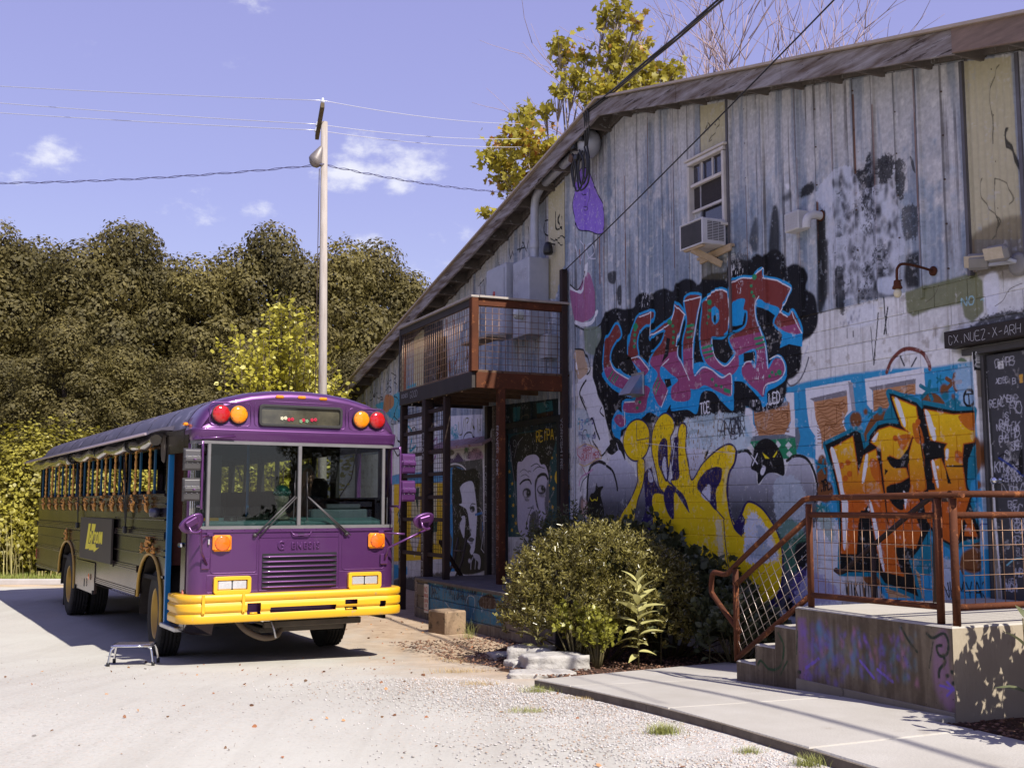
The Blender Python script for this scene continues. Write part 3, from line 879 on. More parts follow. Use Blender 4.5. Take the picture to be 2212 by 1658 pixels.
P 84,69.6,2.4 1 .002 0|-2056,464 18,15 -3,-8 -9,-8
P 69.6,69.6,74.4 1 .002 1|-2103,434 12,13 8,-7 -9,-14 -9,0
S 69.6,69.6,74.4 .017 .002 0 0|-2134,470 21,-19
S 69.6,69.6,74.4 .017 .002 0 0|-2112,474 -20,-26
P 1.2,1.2,1.2 1 .004 1|-2946,325 19,59 27,10 16,27 7,-12 33,1 -16,-22 16,-62
S 84,69.6,2.4 .015 .002 1 0|-2927,378 12,-9 15,4
S 84,69.6,2.4 .015 .002 1 0|-2897,373 12,-3 5,9
S 60,60,66 .018 .002 0 0|-2765,529 12,-21
S 60,60,66 .016 .002 0 0|-2331,512 12,-19
S 60,60,66 .016 .002 0 0|-2338,498 26,13
P 50.4,64.8,72 .75 .026 1|-2414,571 258,-4 3,-81 -178,8 -78,11
Z 2,2,3 .021 .194 6|-2280,551 105,-37
Z 54,54,60 .009 .091 6|-2396,500 237,-14
P 1.5,1.5,1.5 .85 .020 1|-2636,582 61,8 6,-55 -23,-26
S 3,2,9 .047 .008 1 1|-2588,528 -8,-22 -19,-17 -31,-10 -31,2 -27,13 -18,21 -4,21 11,23 24,19 32,9 35,-4 26,-15 11,-20
S 3,2,9 .047 .008 1 1|-2646,480 30,-5 -1,-39 -12,-31 -23,-31 -13,-31 -24,-63 -89,-10 34,57 41,32 32,31 22,31 -1,32
S 3,2,9 .046 .008 1 1|-2573,528 12,34 30,25 32,6 31,-18 3,-23 -18,-21 2,-31 -5,-29 -10,-30 -4,-22 27,-16 66,-37 -32,22 -41,30 35,7 1,52 -1,55 14,29 23,-9 -4,-51 8,-33 19,-51 52,41 63,30 49,11 25,-15 -7,-27 -21,-23 -10,-34 2,-34 10,-34 23,-27 22,-15 12,32 -10,17 23,23 49,-13 41,-35 24,-38 6,-38 -5,-47 -21,-33 -38,-20 -43,-2 -32,17 -27,25 -36,-23 -60,-32 -50,-3 -62,66 -135,30 -36,36 4,130 65,1 -28,21 -14,38 -20,47
H 90,62.4,1 90,62.4,1 0.0 0.0 flat 1|-2588,528 -8,-22 -19,-17 -31,-10 -31,2 -27,13 -18,21 -4,21 11,23 24,19 32,9 35,-4 26,-15 11,-20
H 90,62.4,1 90,62.4,1 0.0 0.0 flat 1|-2646,480 30,-5 -1,-39 -12,-31 -23,-31 -13,-31 -24,-63 -89,-10 34,57 41,32 32,31 22,31 -1,32
H 90,62.4,1 90,62.4,1 0.0 0.0 flat 1|-2573,528 12,34 30,25 32,6 31,-18 3,-23 -18,-21 2,-31 -5,-29 -10,-30 -4,-22 27,-16 66,-37 -32,22 -41,30 35,7 1,52 -1,55 14,29 23,-9 -4,-51 8,-33 19,-51 52,41 63,30 49,11 25,-15 -7,-27 -21,-23 -10,-34 2,-34 10,-34 23,-27 22,-15 12,32 -10,17 23,23 49,-13 41,-35 24,-38 6,-38 -5,-47 -21,-33 -38,-20 -43,-2 -32,17 -27,25 -36,-23 -60,-32 -50,-3 -62,66 -135,30 -36,36 4,130 65,1 -28,21 -14,38 -20,47
P 3,2,9 1 .002 1|-2542,465 1,42 21,23 21,-6 4,-45 3,-46 -14,-16 -21,25
P 60,60,69.6 1 .002 1|-2524,453 10,29 11,-11 0,-47
P 3,2,9 1 .002 1|-2363,402 36,35 44,12 30,-7 -7,-28 -21,-24 0,-45 -36,24
P 66,66,74.4 1 .002 1|-2345,382 26,23 16,-1 0,-21 -11,-17
P 3,2,9 1 .002 1|-2649,289 36,54 -2,93 36,19 14,-28 28,-30 30,-14 -66,-2 -4,-91
P 54,54,62.4 1 .006 1|-2594,451 15,-8 10,-23 -22,0
P 3,2,9 1 .002 1|-2487,407 61,-23 28,-47 -35,29 -34,22 -5,-66 -31,18 -16,39 15,25
P 3,2,9 1 .002 0|-2482,471 19,59 20,2 -2,-103 -28,-11
S 60,60,69.6 .019 .002 0 0|-2463,515 -12,-56
S 3,2,9 .018 .002 0 0|-2360,398 110,-73 3,-48 10,-58 16,-36
P 3,2,9 1 .002 1|-2212,305 25,27 7,10 12,-20 0,-23 -10,-10
P 3,2,9 1 .002 1|-2400,244 23,18 18,-17
S 3,2,9 .023 .002 1 0|-2180,287 -25,14 -19,31 -9,34 -3,34 11,34 22,23 7,27
S 3,2,9 .023 .002 1 0|-2175,339 23,26 49,-14 43,-37 25,-38 6,-37 -4,-48 -25,-35 -38,-21
P 3,2,9 1 .003 1|-2202,167 31,-16 32,-16 43,2 38,20 21,31 10,-12 -22,-39 -64,-25 -65,7
P 66,69.6,79.2 .95 .023 1|-2165,315 29,27 52,-35 37,-53 -8,-20 -108,-8 -6,53
P 9.6,19.2,21.6 .5 .030 1|-2161,266 71,9 25,-35 -81,-3
P 4.8,14.4,24 .45 .020 1|-2121,313 37,-12 -7,-33 -26,12
P 72,69.6,60 .6 .028 0|-2284,321 27,0 8,-109 -24,5
P 72,69.6,48 .5 .014 0|-2238,448 12,0 -24,-89 -6,0
S 3,2,9 .012 .002 0 0|-2654,583 2,-51 60,3
S 3,2,9 .014 .002 0 0|-2613,436 3,-39 8,-27 14,-4 1,-76
X 24,14.4,3.6 .010 .25|-2682,585 479,-219
S 72,72,74.4 .006 .002 0 0|-2607,522 408,-44
P 19.2,7.2,2.4 1 .003 1|-1770,468 11,32 24,31 32,10 19,-11 -48,-25
P 1.2,18,26.4 1 .003 1|-1700,516 1,19 14,11 26,-8 -2,-25
P 19.2,7.2,2.4 1 .003 1|-1600,552 17,13 23,-5 15,-19
P 1.2,18,26.4 1 .003 1|-1549,536 12,10 19,5 18,-16 -4,-9
P 19.2,7.2,2.4 1 .008 1|-1764,528 -1,-6 -4,-5 -6,-3 -7,-1 -7,1 -6,4 -3,6 -2,6 2,7 4,5 6,3 7,0 7,-1 6,-4 3,-6
P 19.2,7.2,2.4 1 .008 1|-1745,543 -1,-3 -1,-2 -2,-1 -3,0 -3,0 -2,2 -1,2 -1,3 1,2 2,2 2,1 3,1 2,-1 2,-2 2,-2
P 19.2,7.2,2.4 1 .008 1|-1533,567 -1,-4 -2,-4 -4,-2 -4,0 -4,1 -4,2 -2,4 0,5 1,4 2,3 4,3 4,0 4,-1 4,-3 2,-4
P 19.2,7.2,2.4 1 .008 1|-1519,554 0,-2 -1,-2 -2,0 -1,-1 -2,1 -1,1 -1,2 -1,1 1,2 1,2 1,1 2,0 2,-1 1,-1 1,-2
P 1.2,18,26.4 1 .008 1|-1703,541 -1,-3 -2,-2 -2,-2 -3,0 -3,0 -3,2 -1,3 -1,3 1,4 2,2 2,2 4,0 3,-1 2,-2 2,-3
P 1.2,18,26.4 1 .008 1|-1533,555 -1,-3 -2,-3 -3,-1 -4,-1 -3,1 -3,2 -2,3 -1,4 1,3 3,2 3,2 3,0 4,-1 3,-2 2,-3
P 19.2,7.2,2.4 1 .008 1|-1872,426 -2,-14 -5,-12 -6,-8 -6,-3 -7,3 -5,8 -3,12 -1,15 2,14 4,12 6,8 7,2 7,-3 5,-8 3,-12
P 19.2,7.2,2.4 1 .008 1|-1856,385 -2,-9 -6,-7 -9,-5 -9,-2 -10,2 -8,5 -5,8 -2,9 2,9 6,7 9,5 10,2 9,-2 8,-5 5,-8
P 19.2,7.2,2.4 1 .008 1|-1450,443 -2,-13 -5,-11 -6,-7 -7,-2 -7,3 -5,7 -4,11 0,13 2,13 5,11 6,7 7,3 7,-3 5,-8 3,-11
P 1.2,18,26.4 1 .008 1|-1473,427 -2,-11 -4,-9 -6,-6 -7,-2 -7,2 -6,6 -3,10 -1,11 2,11 4,9 7,6 7,2 7,-2 5,-7 4,-9
P 19.2,7.2,2.4 1 .008 1|-1458,309 -2,-11 -5,-9 -8,-6 -8,-3 -8,2 -7,6 -4,9 -1,11 2,11 5,9 8,6 8,2 8,-2 7,-6 4,-9
P 19.2,7.2,2.4 1 .008 1|-1464,261 -3,-8 -6,-8 -10,-5 -11,-3 -11,2 -10,4 -6,7 -1,9 2,8 7,8 10,5 11,3 11,-2 9,-4 6,-7
P 19.2,7.2,2.4 1 .008 1|-1455,393 -1,-3 -2,-3 -3,-2 -3,0 -3,0 -3,2 -2,3 0,3 0,3 2,2 3,2 4,1 3,-1 3,-2 1,-2
P 1.2,18,26.4 1 .008 1|-1470,438 0,-2 -2,-2 -2,-2 -2,0 -2,1 -2,1 -1,2 0,3 0,2 2,2 2,1 2,1 2,-1 2,-1 1,-3
P 1.2,18,26.4 1 .008 1|-1463,418 -1,-3 -1,-2 -2,-2 -3,0 -2,1 -2,1 -2,3 0,2 1,3 1,3 2,1 3,1 2,-1 2,-2 2,-2
S 19.2,7.2,2.4 .038 .006 0 0|-1522,579 5,15
S 19.2,7.2,2.4 .038 .006 0 0|-1522,579 18,0
S 19.2,7.2,2.4 .038 .006 0 0|-1522,579 7,-15
S 19.2,7.2,2.4 .038 .006 0 0|-1522,579 -14,-9
S 19.2,7.2,2.4 .038 .006 0 0|-1522,579 -15,9
S 1.2,18,26.4 .039 .006 0 0|-1583,570 5,17
S 1.2,18,26.4 .039 .006 0 0|-1583,570 22,0
S 1.2,18,26.4 .039 .006 0 0|-1583,570 8,-17
S 1.2,18,26.4 .039 .006 0 0|-1583,570 -17,-11
S 1.2,18,26.4 .039 .006 0 0|-1583,570 -19,11
S 1.2,18,26.4 .019 .006 0 0|-1737,537 3,8
S 1.2,18,26.4 .019 .006 0 0|-1737,537 11,0
S 1.2,18,26.4 .019 .006 0 0|-1737,537 4,-8
S 1.2,18,26.4 .019 .006 0 0|-1737,537 -8,-5
S 1.2,18,26.4 .019 .006 0 0|-1737,537 -9,5
S 1.2,18,26.4 .018 .006 0 0|-1553,587 2,8
S 1.2,18,26.4 .018 .006 0 0|-1553,587 9,0
S 1.2,18,26.4 .018 .006 0 0|-1553,587 3,-7
S 1.2,18,26.4 .018 .006 0 0|-1553,587 -8,-4
S 1.2,18,26.4 .018 .006 0 0|-1553,587 -8,5
S 1.2,18,26.4 .027 .006 0 0|-1889,438 5,14
S 1.2,18,26.4 .027 .006 0 0|-1889,438 20,1
S 1.2,18,26.4 .027 .006 0 0|-1889,438 8,-14
S 1.2,18,26.4 .027 .006 0 0|-1889,438 -16,-10
S 1.2,18,26.4 .027 .006 0 0|-1889,438 -18,8
S 1.2,18,26.4 .024 .006 0 0|-1898,352 3,9
S 1.2,18,26.4 .024 .006 0 0|-1898,352 13,1
S 1.2,18,26.4 .024 .006 0 0|-1898,352 5,-9
S 1.2,18,26.4 .024 .006 0 0|-1898,352 -10,-7
S 1.2,18,26.4 .024 .006 0 0|-1898,352 -12,5
S 1.2,18,26.4 .023 .006 0 0|-1553,251 3,12
S 1.2,18,26.4 .023 .006 0 0|-1553,251 14,2
S 1.2,18,26.4 .023 .006 0 0|-1553,251 5,-10
S 1.2,18,26.4 .023 .006 0 0|-1553,251 -11,-8
S 1.2,18,26.4 .023 .006 0 0|-1553,251 -12,6
S 19.2,7.2,2.4 .023 .006 0 0|-1523,247 3,11
S 19.2,7.2,2.4 .023 .006 0 0|-1523,247 13,2
S 19.2,7.2,2.4 .023 .006 0 0|-1523,247 5,-10
S 19.2,7.2,2.4 .023 .006 0 0|-1523,247 -10,-8
S 19.2,7.2,2.4 .023 .006 0 0|-1523,247 -11,5
S 19.2,7.2,2.4 .026 .006 0 0|-1855,303 4,13
S 19.2,7.2,2.4 .026 .006 0 0|-1855,303 18,2
S 19.2,7.2,2.4 .026 .006 0 0|-1855,303 7,-12
S 19.2,7.2,2.4 .026 .006 0 0|-1855,303 -14,-10
S 19.2,7.2,2.4 .026 .006 0 0|-1855,303 -15,6
P 19.2,7.2,2.4 1 .003 1|-1773,225 41,-1 8,-15 -23,-14 -26,14
P 50.4,33.6,19.2 1 .005 0|-1720,206 95,36 10,-56 -88,-6
G 22.8,8.4,2.4 .008 9|-1714,228 95,-42
P 1.2,18,26.4 1 .003 1|-1631,278 38,19 9,-47 -21,-22 -28,11
P 66,66,72 .7 .021 1|-1584,250 39,8 4,-66 -46,-4
P 48,60,74.4 .6 .029 1|-1519,598 45,7 10,-88 -39,15
P 48,60,74.4 .5 .023 1|-1480,353 21,0 11,-55 -23,-29
P 66,68.4,74.4 .8 .034 1|-1920,318 81,1 -3,-163 -155,-12 46,71
P 14.4,9.6,36 .5 .035 1|-1994,206 64,17 88,-54 -155,-25
P 3.6,19.2,9.6 .5 .034 1|-1914,352 42,7 16,-73 -30,6
S 2.4,3.6,24 .011 .003 1 0|-1483,303 23,22 17,-8
S 1.2,19.2,28.8 .084 .008 0 1|-1877,483 95,25 13,-7 8,-33 19,12 -2,13 26,21 23,3 34,-4 -25,62 73,-25 16,-17 -1,12 75,-17 56,-5 -11,-56 -16,-28 -7,-57 29,-79 -45,-10 -19,-12 -57,33 -26,-36 -21,-19 -12,9 25,-80 -50,12 -38,7 -17,20 -112,-6 8,66 -2,65 -7,50 -14,33
H 1,1,1 1,1,1 0.0 0.0 flat 0|-1877,483 95,25 13,-7 8,-33 19,12 -2,13 26,21 23,3 34,-4 -25,62 73,-25 16,-17 -1,12 75,-17 56,-5 -11,-56 -16,-28 -7,-57 29,-79 -45,-10 -19,-12 -57,33 -26,-36 -21,-19 -12,9 25,-80 -50,12 -38,7 -17,20 -112,-6 8,66 -2,65 -7,50 -14,33
S 1,1,1 .074 .006 0 1|-1862,472 69,23 8,-46 3,-35 20,41 35,11 5,-38 11,-50 6,-56 23,-61 17,-36 -53,6 -12,34 -15,62 -7,38 -15,-16 -11,0 -9,-29 -7,-58 -43,-1 4,42 1,66 -13,49
S 1,1,1 .070 .006 0 1|-1740,483 22,21 31,5 43,-12 16,-6 -19,-34 -17,-12 -26,10 -9,-9 17,-16 34,-4 5,-15 -23,-9 -26,-3 -10,-15 20,-28 30,0 19,42 15,-33 -10,-30 11,-27 -14,-30 -25,2 -29,-1 -12,36 -5,59 -7,48 -2,44
S 1,1,1 .069 .006 0 1|-1677,566 61,-24 5,-38 9,-61 3,-54 -10,-6 -26,6 -6,55 17,42 -30,24
S 1,1,1 .066 .006 0 1|-1595,535 72,-15 52,-1 -10,-49 -24,-2 -5,-28 6,-52 8,-15 -36,-86 -41,16 -23,26 -10,42 13,12 20,0 -9,55 22,5 23,-46 -10,32 -2,30 9,11 -42,9
S 1,1,1 .063 .006 0 1|-1510,339 8,-14 -7,-20 26,-1 -13,32
S 54,12,1.2 .023 .008 0 1|-1862,472 69,23 8,-46 3,-35 20,41 35,11 5,-38 11,-50 6,-56 23,-61 17,-36 -53,6 -12,34 -15,62 -7,38 -15,-16 -11,0 -9,-29 -7,-58 -43,-1 4,42 1,66 -13,49
S 54,12,1.2 .022 .008 0 1|-1740,483 22,21 31,5 43,-12 16,-6 -19,-34 -17,-12 -26,10 -9,-9 17,-16 34,-4 5,-15 -23,-9 -26,-3 -10,-15 20,-28 30,0 19,42 15,-33 -10,-30 11,-27 -14,-30 -25,2 -29,-1 -12,36 -5,59 -7,48 -2,44
S 54,12,1.2 .022 .008 0 1|-1677,566 61,-24 5,-38 9,-61 3,-54 -10,-6 -26,6 -6,55 17,42 -30,24
S 54,12,1.2 .021 .008 0 1|-1595,535 72,-15 52,-1 -10,-49 -24,-2 -5,-28 6,-52 8,-15 -36,-86 -41,16 -23,26 -10,42 13,12 20,0 -9,55 22,5 23,-46 -10,32 -2,30 9,11 -42,9
S 54,12,1.2 .020 .008 0 1|-1510,339 8,-14 -7,-20 26,-1 -13,32
H 90,60,1.2 54,11.4,1.2 2.7 1.8 grad 0|-1862,472 69,23 8,-46 3,-35 20,41 35,11 5,-38 11,-50 6,-56 23,-61 17,-36 -53,6 -12,34 -15,62 -7,38 -15,-16 -11,0 -9,-29 -7,-58 -43,-1 4,42 1,66 -13,49
H 90,60,1.2 54,11.4,1.2 2.7 1.8 grad 0|-1740,483 22,21 31,5 43,-12 16,-6 -19,-34 -17,-12 -26,10 -9,-9 17,-16 34,-4 5,-15 -23,-9 -26,-3 -10,-15 20,-28 30,0 19,42 15,-33 -10,-30 11,-27 -14,-30 -25,2 -29,-1 -12,36 -5,59 -7,48 -2,44
H 90,60,1.2 54,11.4,1.2 2.7 1.8 grad 0|-1677,566 61,-24 5,-38 9,-61 3,-54 -10,-6 -26,6 -6,55 17,42 -30,24
H 90,60,1.2 54,11.4,1.2 2.7 1.8 grad 0|-1595,535 72,-15 52,-1 -10,-49 -24,-2 -5,-28 6,-52 8,-15 -36,-86 -41,16 -23,26 -10,42 13,12 20,0 -9,55 22,5 23,-46 -10,32 -2,30 9,11 -42,9
H 90,60,1.2 54,11.4,1.2 2.7 1.8 grad 0|-1510,339 8,-14 -7,-20 26,-1 -13,32
P 54,12,1.2 .9 .004 1|-1512,518 39,-1 -5,-27 -20,7
P 54,12,1.2 .9 .005 1|-1666,489 34,1 -18,-27 -13,7
P 54,12,1.2 .9 .005 1|-1627,511 20,-7 7,-31 -20,4
P 54,12,1.2 .9 .005 1|-1744,448 23,-7 6,-44 -26,19
P 54,12,1.2 .9 .004 1|-1523,455 15,-4 -1,-17 -15,3
P 54,12,1.2 1 .006 1|-1821,438 -3,-5 -5,-2 -6,2 -2,5 2,5 6,1 6,-2
P 54,12,1.2 1 .006 1|-1801,443 -3,-4 -6,-2 -5,2 -2,5 2,4 6,2 5,-2
P 54,12,1.2 1 .006 1|-1810,411 -3,-4 -5,-2 -6,2 -2,4 2,5 6,2 6,-2
P 54,12,1.2 1 .006 1|-1606,513 -2,-4 -5,-2 -4,2 -2,4 2,5 5,1 5,-2
P 54,12,1.2 1 .006 1|-1666,485 -2,-4 -5,-1 -5,2 -2,4 2,4 5,2 5,-2
P 54,12,1.2 1 .006 1|-1569,403 -3,-4 -4,-1 -5,1 -1,4 2,4 4,2 5,-2
P 54,12,1.2 1 .006 1|-1798,421 -2,-5 -6,-2 -5,2 -3,5 3,4 6,2 5,-2
P 54,12,1.2 1 .006 1|-1510,442 -2,-3 -4,-2 -5,2 -1,4 2,4 4,1 5,-2
P 1,1,1 1 .002 1|-1696,451 32,-5 23,17 3,-19 -10,-14 -34,0
P 1,1,1 1 .002 1|-1702,390 18,7 35,4 -20,-18 13,-30 -13,-4 -23,16
P 1,1,1 1 .001 0|-1588,472 37,-2 2,-26 -37,-2
S 1,1,1 .016 .001 0 0|-1545,428 41,-1
P 1,1,1 1 .001 0|-1549,428 13,-32 -9,1
P 1,1,1 1 .002 0|-1683,276 10,-12 17,10 8,-9 13,9 -5,-15 -23,-7 5,-24 -13,3
P 1,1,1 1 .002 0|-1705,415 10,9 -9,4
S 1,1,1 .014 .002 0 0|-1611,504 16,-115 1,-18
P 79.2,79.2,79.2 1 .002 1|-1861,472 12,0 15,-41 10,-46 11,-26 -10,-85 -8,0 -1,45 -1,56 -12,43
P 79.2,79.2,79.2 1 .002 1|-1759,452 10,3 -13,-48 -8,-2
P 79.2,79.2,79.2 1 .002 1|-1671,562 13,-6 14,-41 -6,-6
P 79.2,79.2,79.2 1 .002 1|-1594,532 12,-6 14,-43 -10,-3
P 79.2,79.2,79.2 1 .002 1|-1750,357 7,0 19,-67 9,-57 -9,13
P 79.2,79.2,79.2 1 .001 1|-1581,436 7,0 7,-42 -5,0
P 79.2,79.2,79.2 1 .002 1|-1737,486 19,15 -10,-19
P 79.2,79.2,79.2 1 .001 1|-1546,458 7,0 -3,-17 -5,0
P 79.2,79.2,79.2 1 .002 1|-1657,385 10,-11 -5,-24 -3,15
P 79.2,79.2,79.2 1 .006 1|-1750,349 -1,-2 -3,-1 -2,1 -1,2 1,2 2,1 3,-1
P 79.2,79.2,79.2 1 .006 1|-1564,427 -1,-2 -2,-1 -2,1 -1,2 1,2 2,0 2,0
P 79.2,79.2,79.2 1 .006 1|-1752,434 -1,-2 -3,-1 -2,1 -1,2 1,2 2,1 3,-1
P 79.2,79.2,79.2 1 .006 1|-1568,498 -1,-2 -2,0 -2,1 -1,2 1,1 2,1 2,-1
S 1,1,1 .023 .006 1 1|-1475,547 -1,-5 -3,-5 -4,-3 -4,0 -5,1 -4,4 -2,4 0,6 1,5 3,5 4,3 4,0 5,-1 3,-4 3,-4
S 1,1,1 .016 .001 0 0|-1493,555 14,0
S 1,1,1 .016 .001 0 0|-1487,554 1,-20
T 1,1,1 .020 .101 .TFL.|-1897,386 39,6
T 1,1,1 .015 .129 WIKIWIKI!|-1826,175 109,4
T 1,1,1 .013 .138 NUMYAK|-1566,190 112,8
P 1.5,1.5,1.5 .9 .021 1|-1726,1053 14,17 4,-19 -2,-68 -15,-2 -24,27 -12,28 26,5
P 1.5,1.5,1.5 .9 .021 1|-1694,1044 22,4 23,-8 1,-29 -19,-19 -21,-3 -4,28
P 1.5,1.5,1.5 .85 .020 1|-1645,1027 23,-6 2,-38 -10,-41 -11,20
P 1.5,1.5,1.5 .8 .006 1|-1605,1027 9,-14 4,-24 -8,11
P 1.5,1.5,1.5 .8 .019 1|-1932,1030 10,20 32,-1 -1,-19
P 1.5,1.5,1.5 .75 .020 1|-1629,930 40,-7 -3,-58 -42,9
P 1.5,1.5,1.5 .9 .005 0|-1877,978 24,13 -3,-74 -21,5
P 60,62.4,72 .7 .019 1|-1884,1021 57,36 54,-3 36,-55 46,-6 39,-16 13,-50 -5,-97 -196,39 -9,96
Y 1.2,1.2,1.5 .047 .9 190|-1827,1044 184,-200
Y 1.2,1.2,1.5 .092 .8 26|-1811,1009 114,-127
P 49.2,44.4,30 1 .001 0|-1461,1162 104,-29 3,-260 -2,-65 -106,23
P 19.2,15.6,9.6 .8 .016 1|-1464,836 115,11 -6,-100 -112,21
S 9,8,5 .008 .001 1 0|-1385,1127 -14,-22 -9,-34 6,-34 -2,-47
S 9,8,5 .008 .001 1 0|-1432,935 -6,-25 19,-34 21,-26 -18,-29
S 9,8,5 .008 .001 1 0|-1403,927 21,-13 14,-30 -7,-11
S 9,8,5 .010 .003 1 0|-1403,927 -5,-51 7,-27 -7,-25
P 1.5,1.5,1.5 .9 .006 1|-1381,1004 11,5 -4,-17 14,-25 10,-34 -1,-10 -16,43 -11,11
P 49.2,44.4,30 1 .002 0|-2311,1361 114,-26 -4,-119 -111,13
S 10,9,5 .012 .003 1 0|-2296,1281 12,26 11,-10 -12,-23
S 10,9,5 .011 .003 1 0|-2239,1306 4,-18 -39,-31 6,15
P 10,9,6 .6 .013 0|-2318,956 110,-3 -2,-57 -110,21
P 1.5,1.5,1.5 .7 .018 1|-1997,1046 27,4 6,-13 -25,-5
P 1.5,1.5,1.5 .8 .017 1|-1933,1035 16,16 28,-2 -1,-19 -36,-4
P 1.5,1.5,1.5 .9 .018 1|-2045,976 15,57 18,-19 -2,-98 -35,13
P 1.5,1.5,1.5 .9 .017 1|-1890,779 10,127 0,56 15,8 5,-69 -9,-125
P 1.5,1.5,1.5 .7 .015 1|-2125,964 22,56 14,-9 -3,-70
P 3,3,3.5 .6 .022 1|-2187,955 56,-15 9,-23 -66,10
P 74.4,74.4,79.2 .8 .007 1|-1982,1071 11,-4 -3,-10 -11,8
P 1.5,1.5,1.5 .92 .017 0|-1881,923 33,-7 -6,-121 -17,-22 -7,37
P 55.2,57.6,66 .8 .019 1|-1836,913 182,-40 -5,-104 -94,6 -61,13 -21,56
Y 1.2,1.2,1.5 .046 .9 150|-1832,909 173,-145
Y 1.2,1.2,1.5 .096 .75 26|-1828,906 148,-130
P 1.2,1.2,1.5 .8 .019 1|-1827,842 23,-2 0,-86 -19,8
P 1.5,1.5,1.5 .6 .013 1|-1756,789 52,-1 45,-16 0,-10 -94,8
P 60,64.8,76.8 .8 .010 1|-1696,804 38,-7 -1,-30 -39,9
P 1.5,1.5,1.5 .95 .015 0|-1625,836 36,1 -4,-70 -32,4 -9,22
P 72,74.4,81.6 .7 .013 1|-1796,753 79,3 -1,-36 -68,-1
Y 4,4,10 .027 .7 20|-1823,757 105,-37
P 16.8,18,8.4 .92 .010 0|-1632,765 54,3 117,3 17,-18 0,-56 -28,-16 -17,14 -4,24 -72,2 -49,-7 -16,13
P 72,73.2,81.6 .9 .011 1|-1441,757 31,1 -4,-65 -22,3
P 1.5,1.5,1.5 .85 .019 1|-1478,663 24,22 51,6 51,-8 -1,-26
S 1.5,1.5,1.5 .015 .003 0 0|-1690,764 3,-72
S 1.5,1.5,1.5 .018 .003 0 0|-1680,743 -13,-51
S 1.5,1.5,1.5 .014 .003 0 0|-1707,736 -18,-101
S 1.5,1.5,1.5 .009 .003 0 0|-1730,711 5,-73
S 1.5,1.5,1.5 .008 .001 0 0|-1799,718 -1,-20
S 1.5,1.5,1.5 .013 .001 0 0|-1781,710 0,-11
T 30,50.4,57.6 .011 .073 NO|-1494,715 32,-1
S 30,50.4,57.6 .009 .001 0 0|-1450,719 5,2 2,-5
P 19.2,20.4,10.8 .6 .014 1|-1549,666 21,23 4,-27 -19,-7
P 9,9,7 .6 .012 1|-1522,638 31,10 17,-11 -3,-7 -21,-2
P 10.8,19.2,8.4 .9 .002 1|-1509,617 10,5 12,-8
S 9,7,5 .006 .001 1 0|-1419,703 18,8 14,16 27,6
S 9,7,5 .005 .001 1 0|-1580,736 20,9 14,19
P 6,6,6.5 1 .000 0|-1446,632 98,-8 -25,-433 -59,4
P 26.4,22.8,18 1 .001 0|-1458,629 9,-1 3,-155 2,-156 9,-122 -8,-1 -6,123 -4,157
P 4,4,4 1 .001 0|-1449,626 4,-1 19,-430 -8,0
Z 57.6,57.6,64.8 .006 .079 34|-1429,617 38,-406
T 57.6,57.6,64.8 .006 .062 REAL|-1442,527 33,2
T 57.6,57.6,64.8 .006 .056 NGM|-1429,486 25,2
T 57.6,57.6,64.8 .007 .089 KM|-1438,415 22,-1
T 57.6,57.6,64.8 .005 .055 BE|-1412,353 22,2
T 57.6,57.6,64.8 .008 .065 NGM|-1425,213 24,-1
S 24,54,60 .013 .002 1 0|-1421,256 15,10 15,3
S 2.4,4.8,24 .018 .002 1 0|-1428,439 21,-12 28,-20
S 1,1,1 .011 .002 1 0|-1428,441 16,4 16,-18 17,-14
P 1,1,1 1 .003 1|-1377,452 -8,-12 -1,-22 7,-9
P 1,1,1 1 .000 0|-1463,633 10,-1 1,-38 -9,0
V 79.2,79.2,79.2 .006 .025 SERDEP|-1456,630 0,-35
P 72,72,72 1 .000 0|-1421,606 12,0 1,-13 -12,0
T 2,2,2 .003 .018 ETHEL|-1420,602 10,0
P 2,2,2 1 .008 1|-1412,596 0,-1 -1,-1 -1,0 -1,0 0,0 -1,1 0,1 -1,1 1,1 0,1 1,0 1,0 1,0 0,-1 1,-1
P 66,36,6 1 .002 0|-1377,578 8,1 -1,-15 -6,0
P 74.4,74.4,79.2 1 .003 0|-3005,726 58,18 42,-12 21,-32 13,-37 24,-19 -4,-32 26,-12 13,-43 9,-29 -50,-27 -27,53 -48,56 -20,42 -25,30 -26,-12
S 2,2,2 .037 .005 1 0|-2947,727 -33,-24 -4,-21 35,-43 21,-32 21,2 21,-34 20,-28
S 2,2,2 .030 .005 1 0|-2893,568 -15,-22 28,-24 27,-24 53,30
S 2,2,2 .023 .005 1 0|-2838,611 -23,15 10,12
P 48,57.6,66 .7 .024 0|-3014,651 73,-13 34,-49 6,-43 -92,-6 -14,55
T 54,30,9.6 .015 .119 1|-2994,583 9,-1
T 4.8,14.4,48 .015 .135 3|-2982,582 18,-1
S 8,8,8 .015 .003 1 0|-2975,539 8,34 21,5 10,-21 28,-34
P 60,36,48 .5 .024 0|-3008,534 51,4 70,-10 34,-24 -21,-22 -113,-10
T 45.6,4.8,6 .012 .084 HAPPY|-2968,510 60,0
T 45.6,4.8,6 .012 .087 PLAYTIMES|-2976,489 109,4
S 60,43.2,3.6 .012 .002 0 0|-2997,527 40,11 42,-8 28,-8 27,-11 6,-20 -34,-2 -28,-9 -42,-9 -36,8
S 43.2,4.8,9.6 .014 .002 0 0|-3008,527 3,-20 26,-15
S 43.2,4.8,12 .013 .002 0 0|-2976,472 28,-28
S 57.6,28.8,48 .024 .005 1 0|-2995,415 15,24 43,12 28,9
S 6,6,8 .017 .005 1 0|-2988,398 15,27 29,16
P 4,4,5 .8 .013 1|-2992,375 22,6 -5,-50 -21,0
P 66,36,24 .5 .017 1|-2981,372 35,-7 -7,-40 -29,0
Z 7.2,6,24 .009 .044 10|-3003,616 109,-94
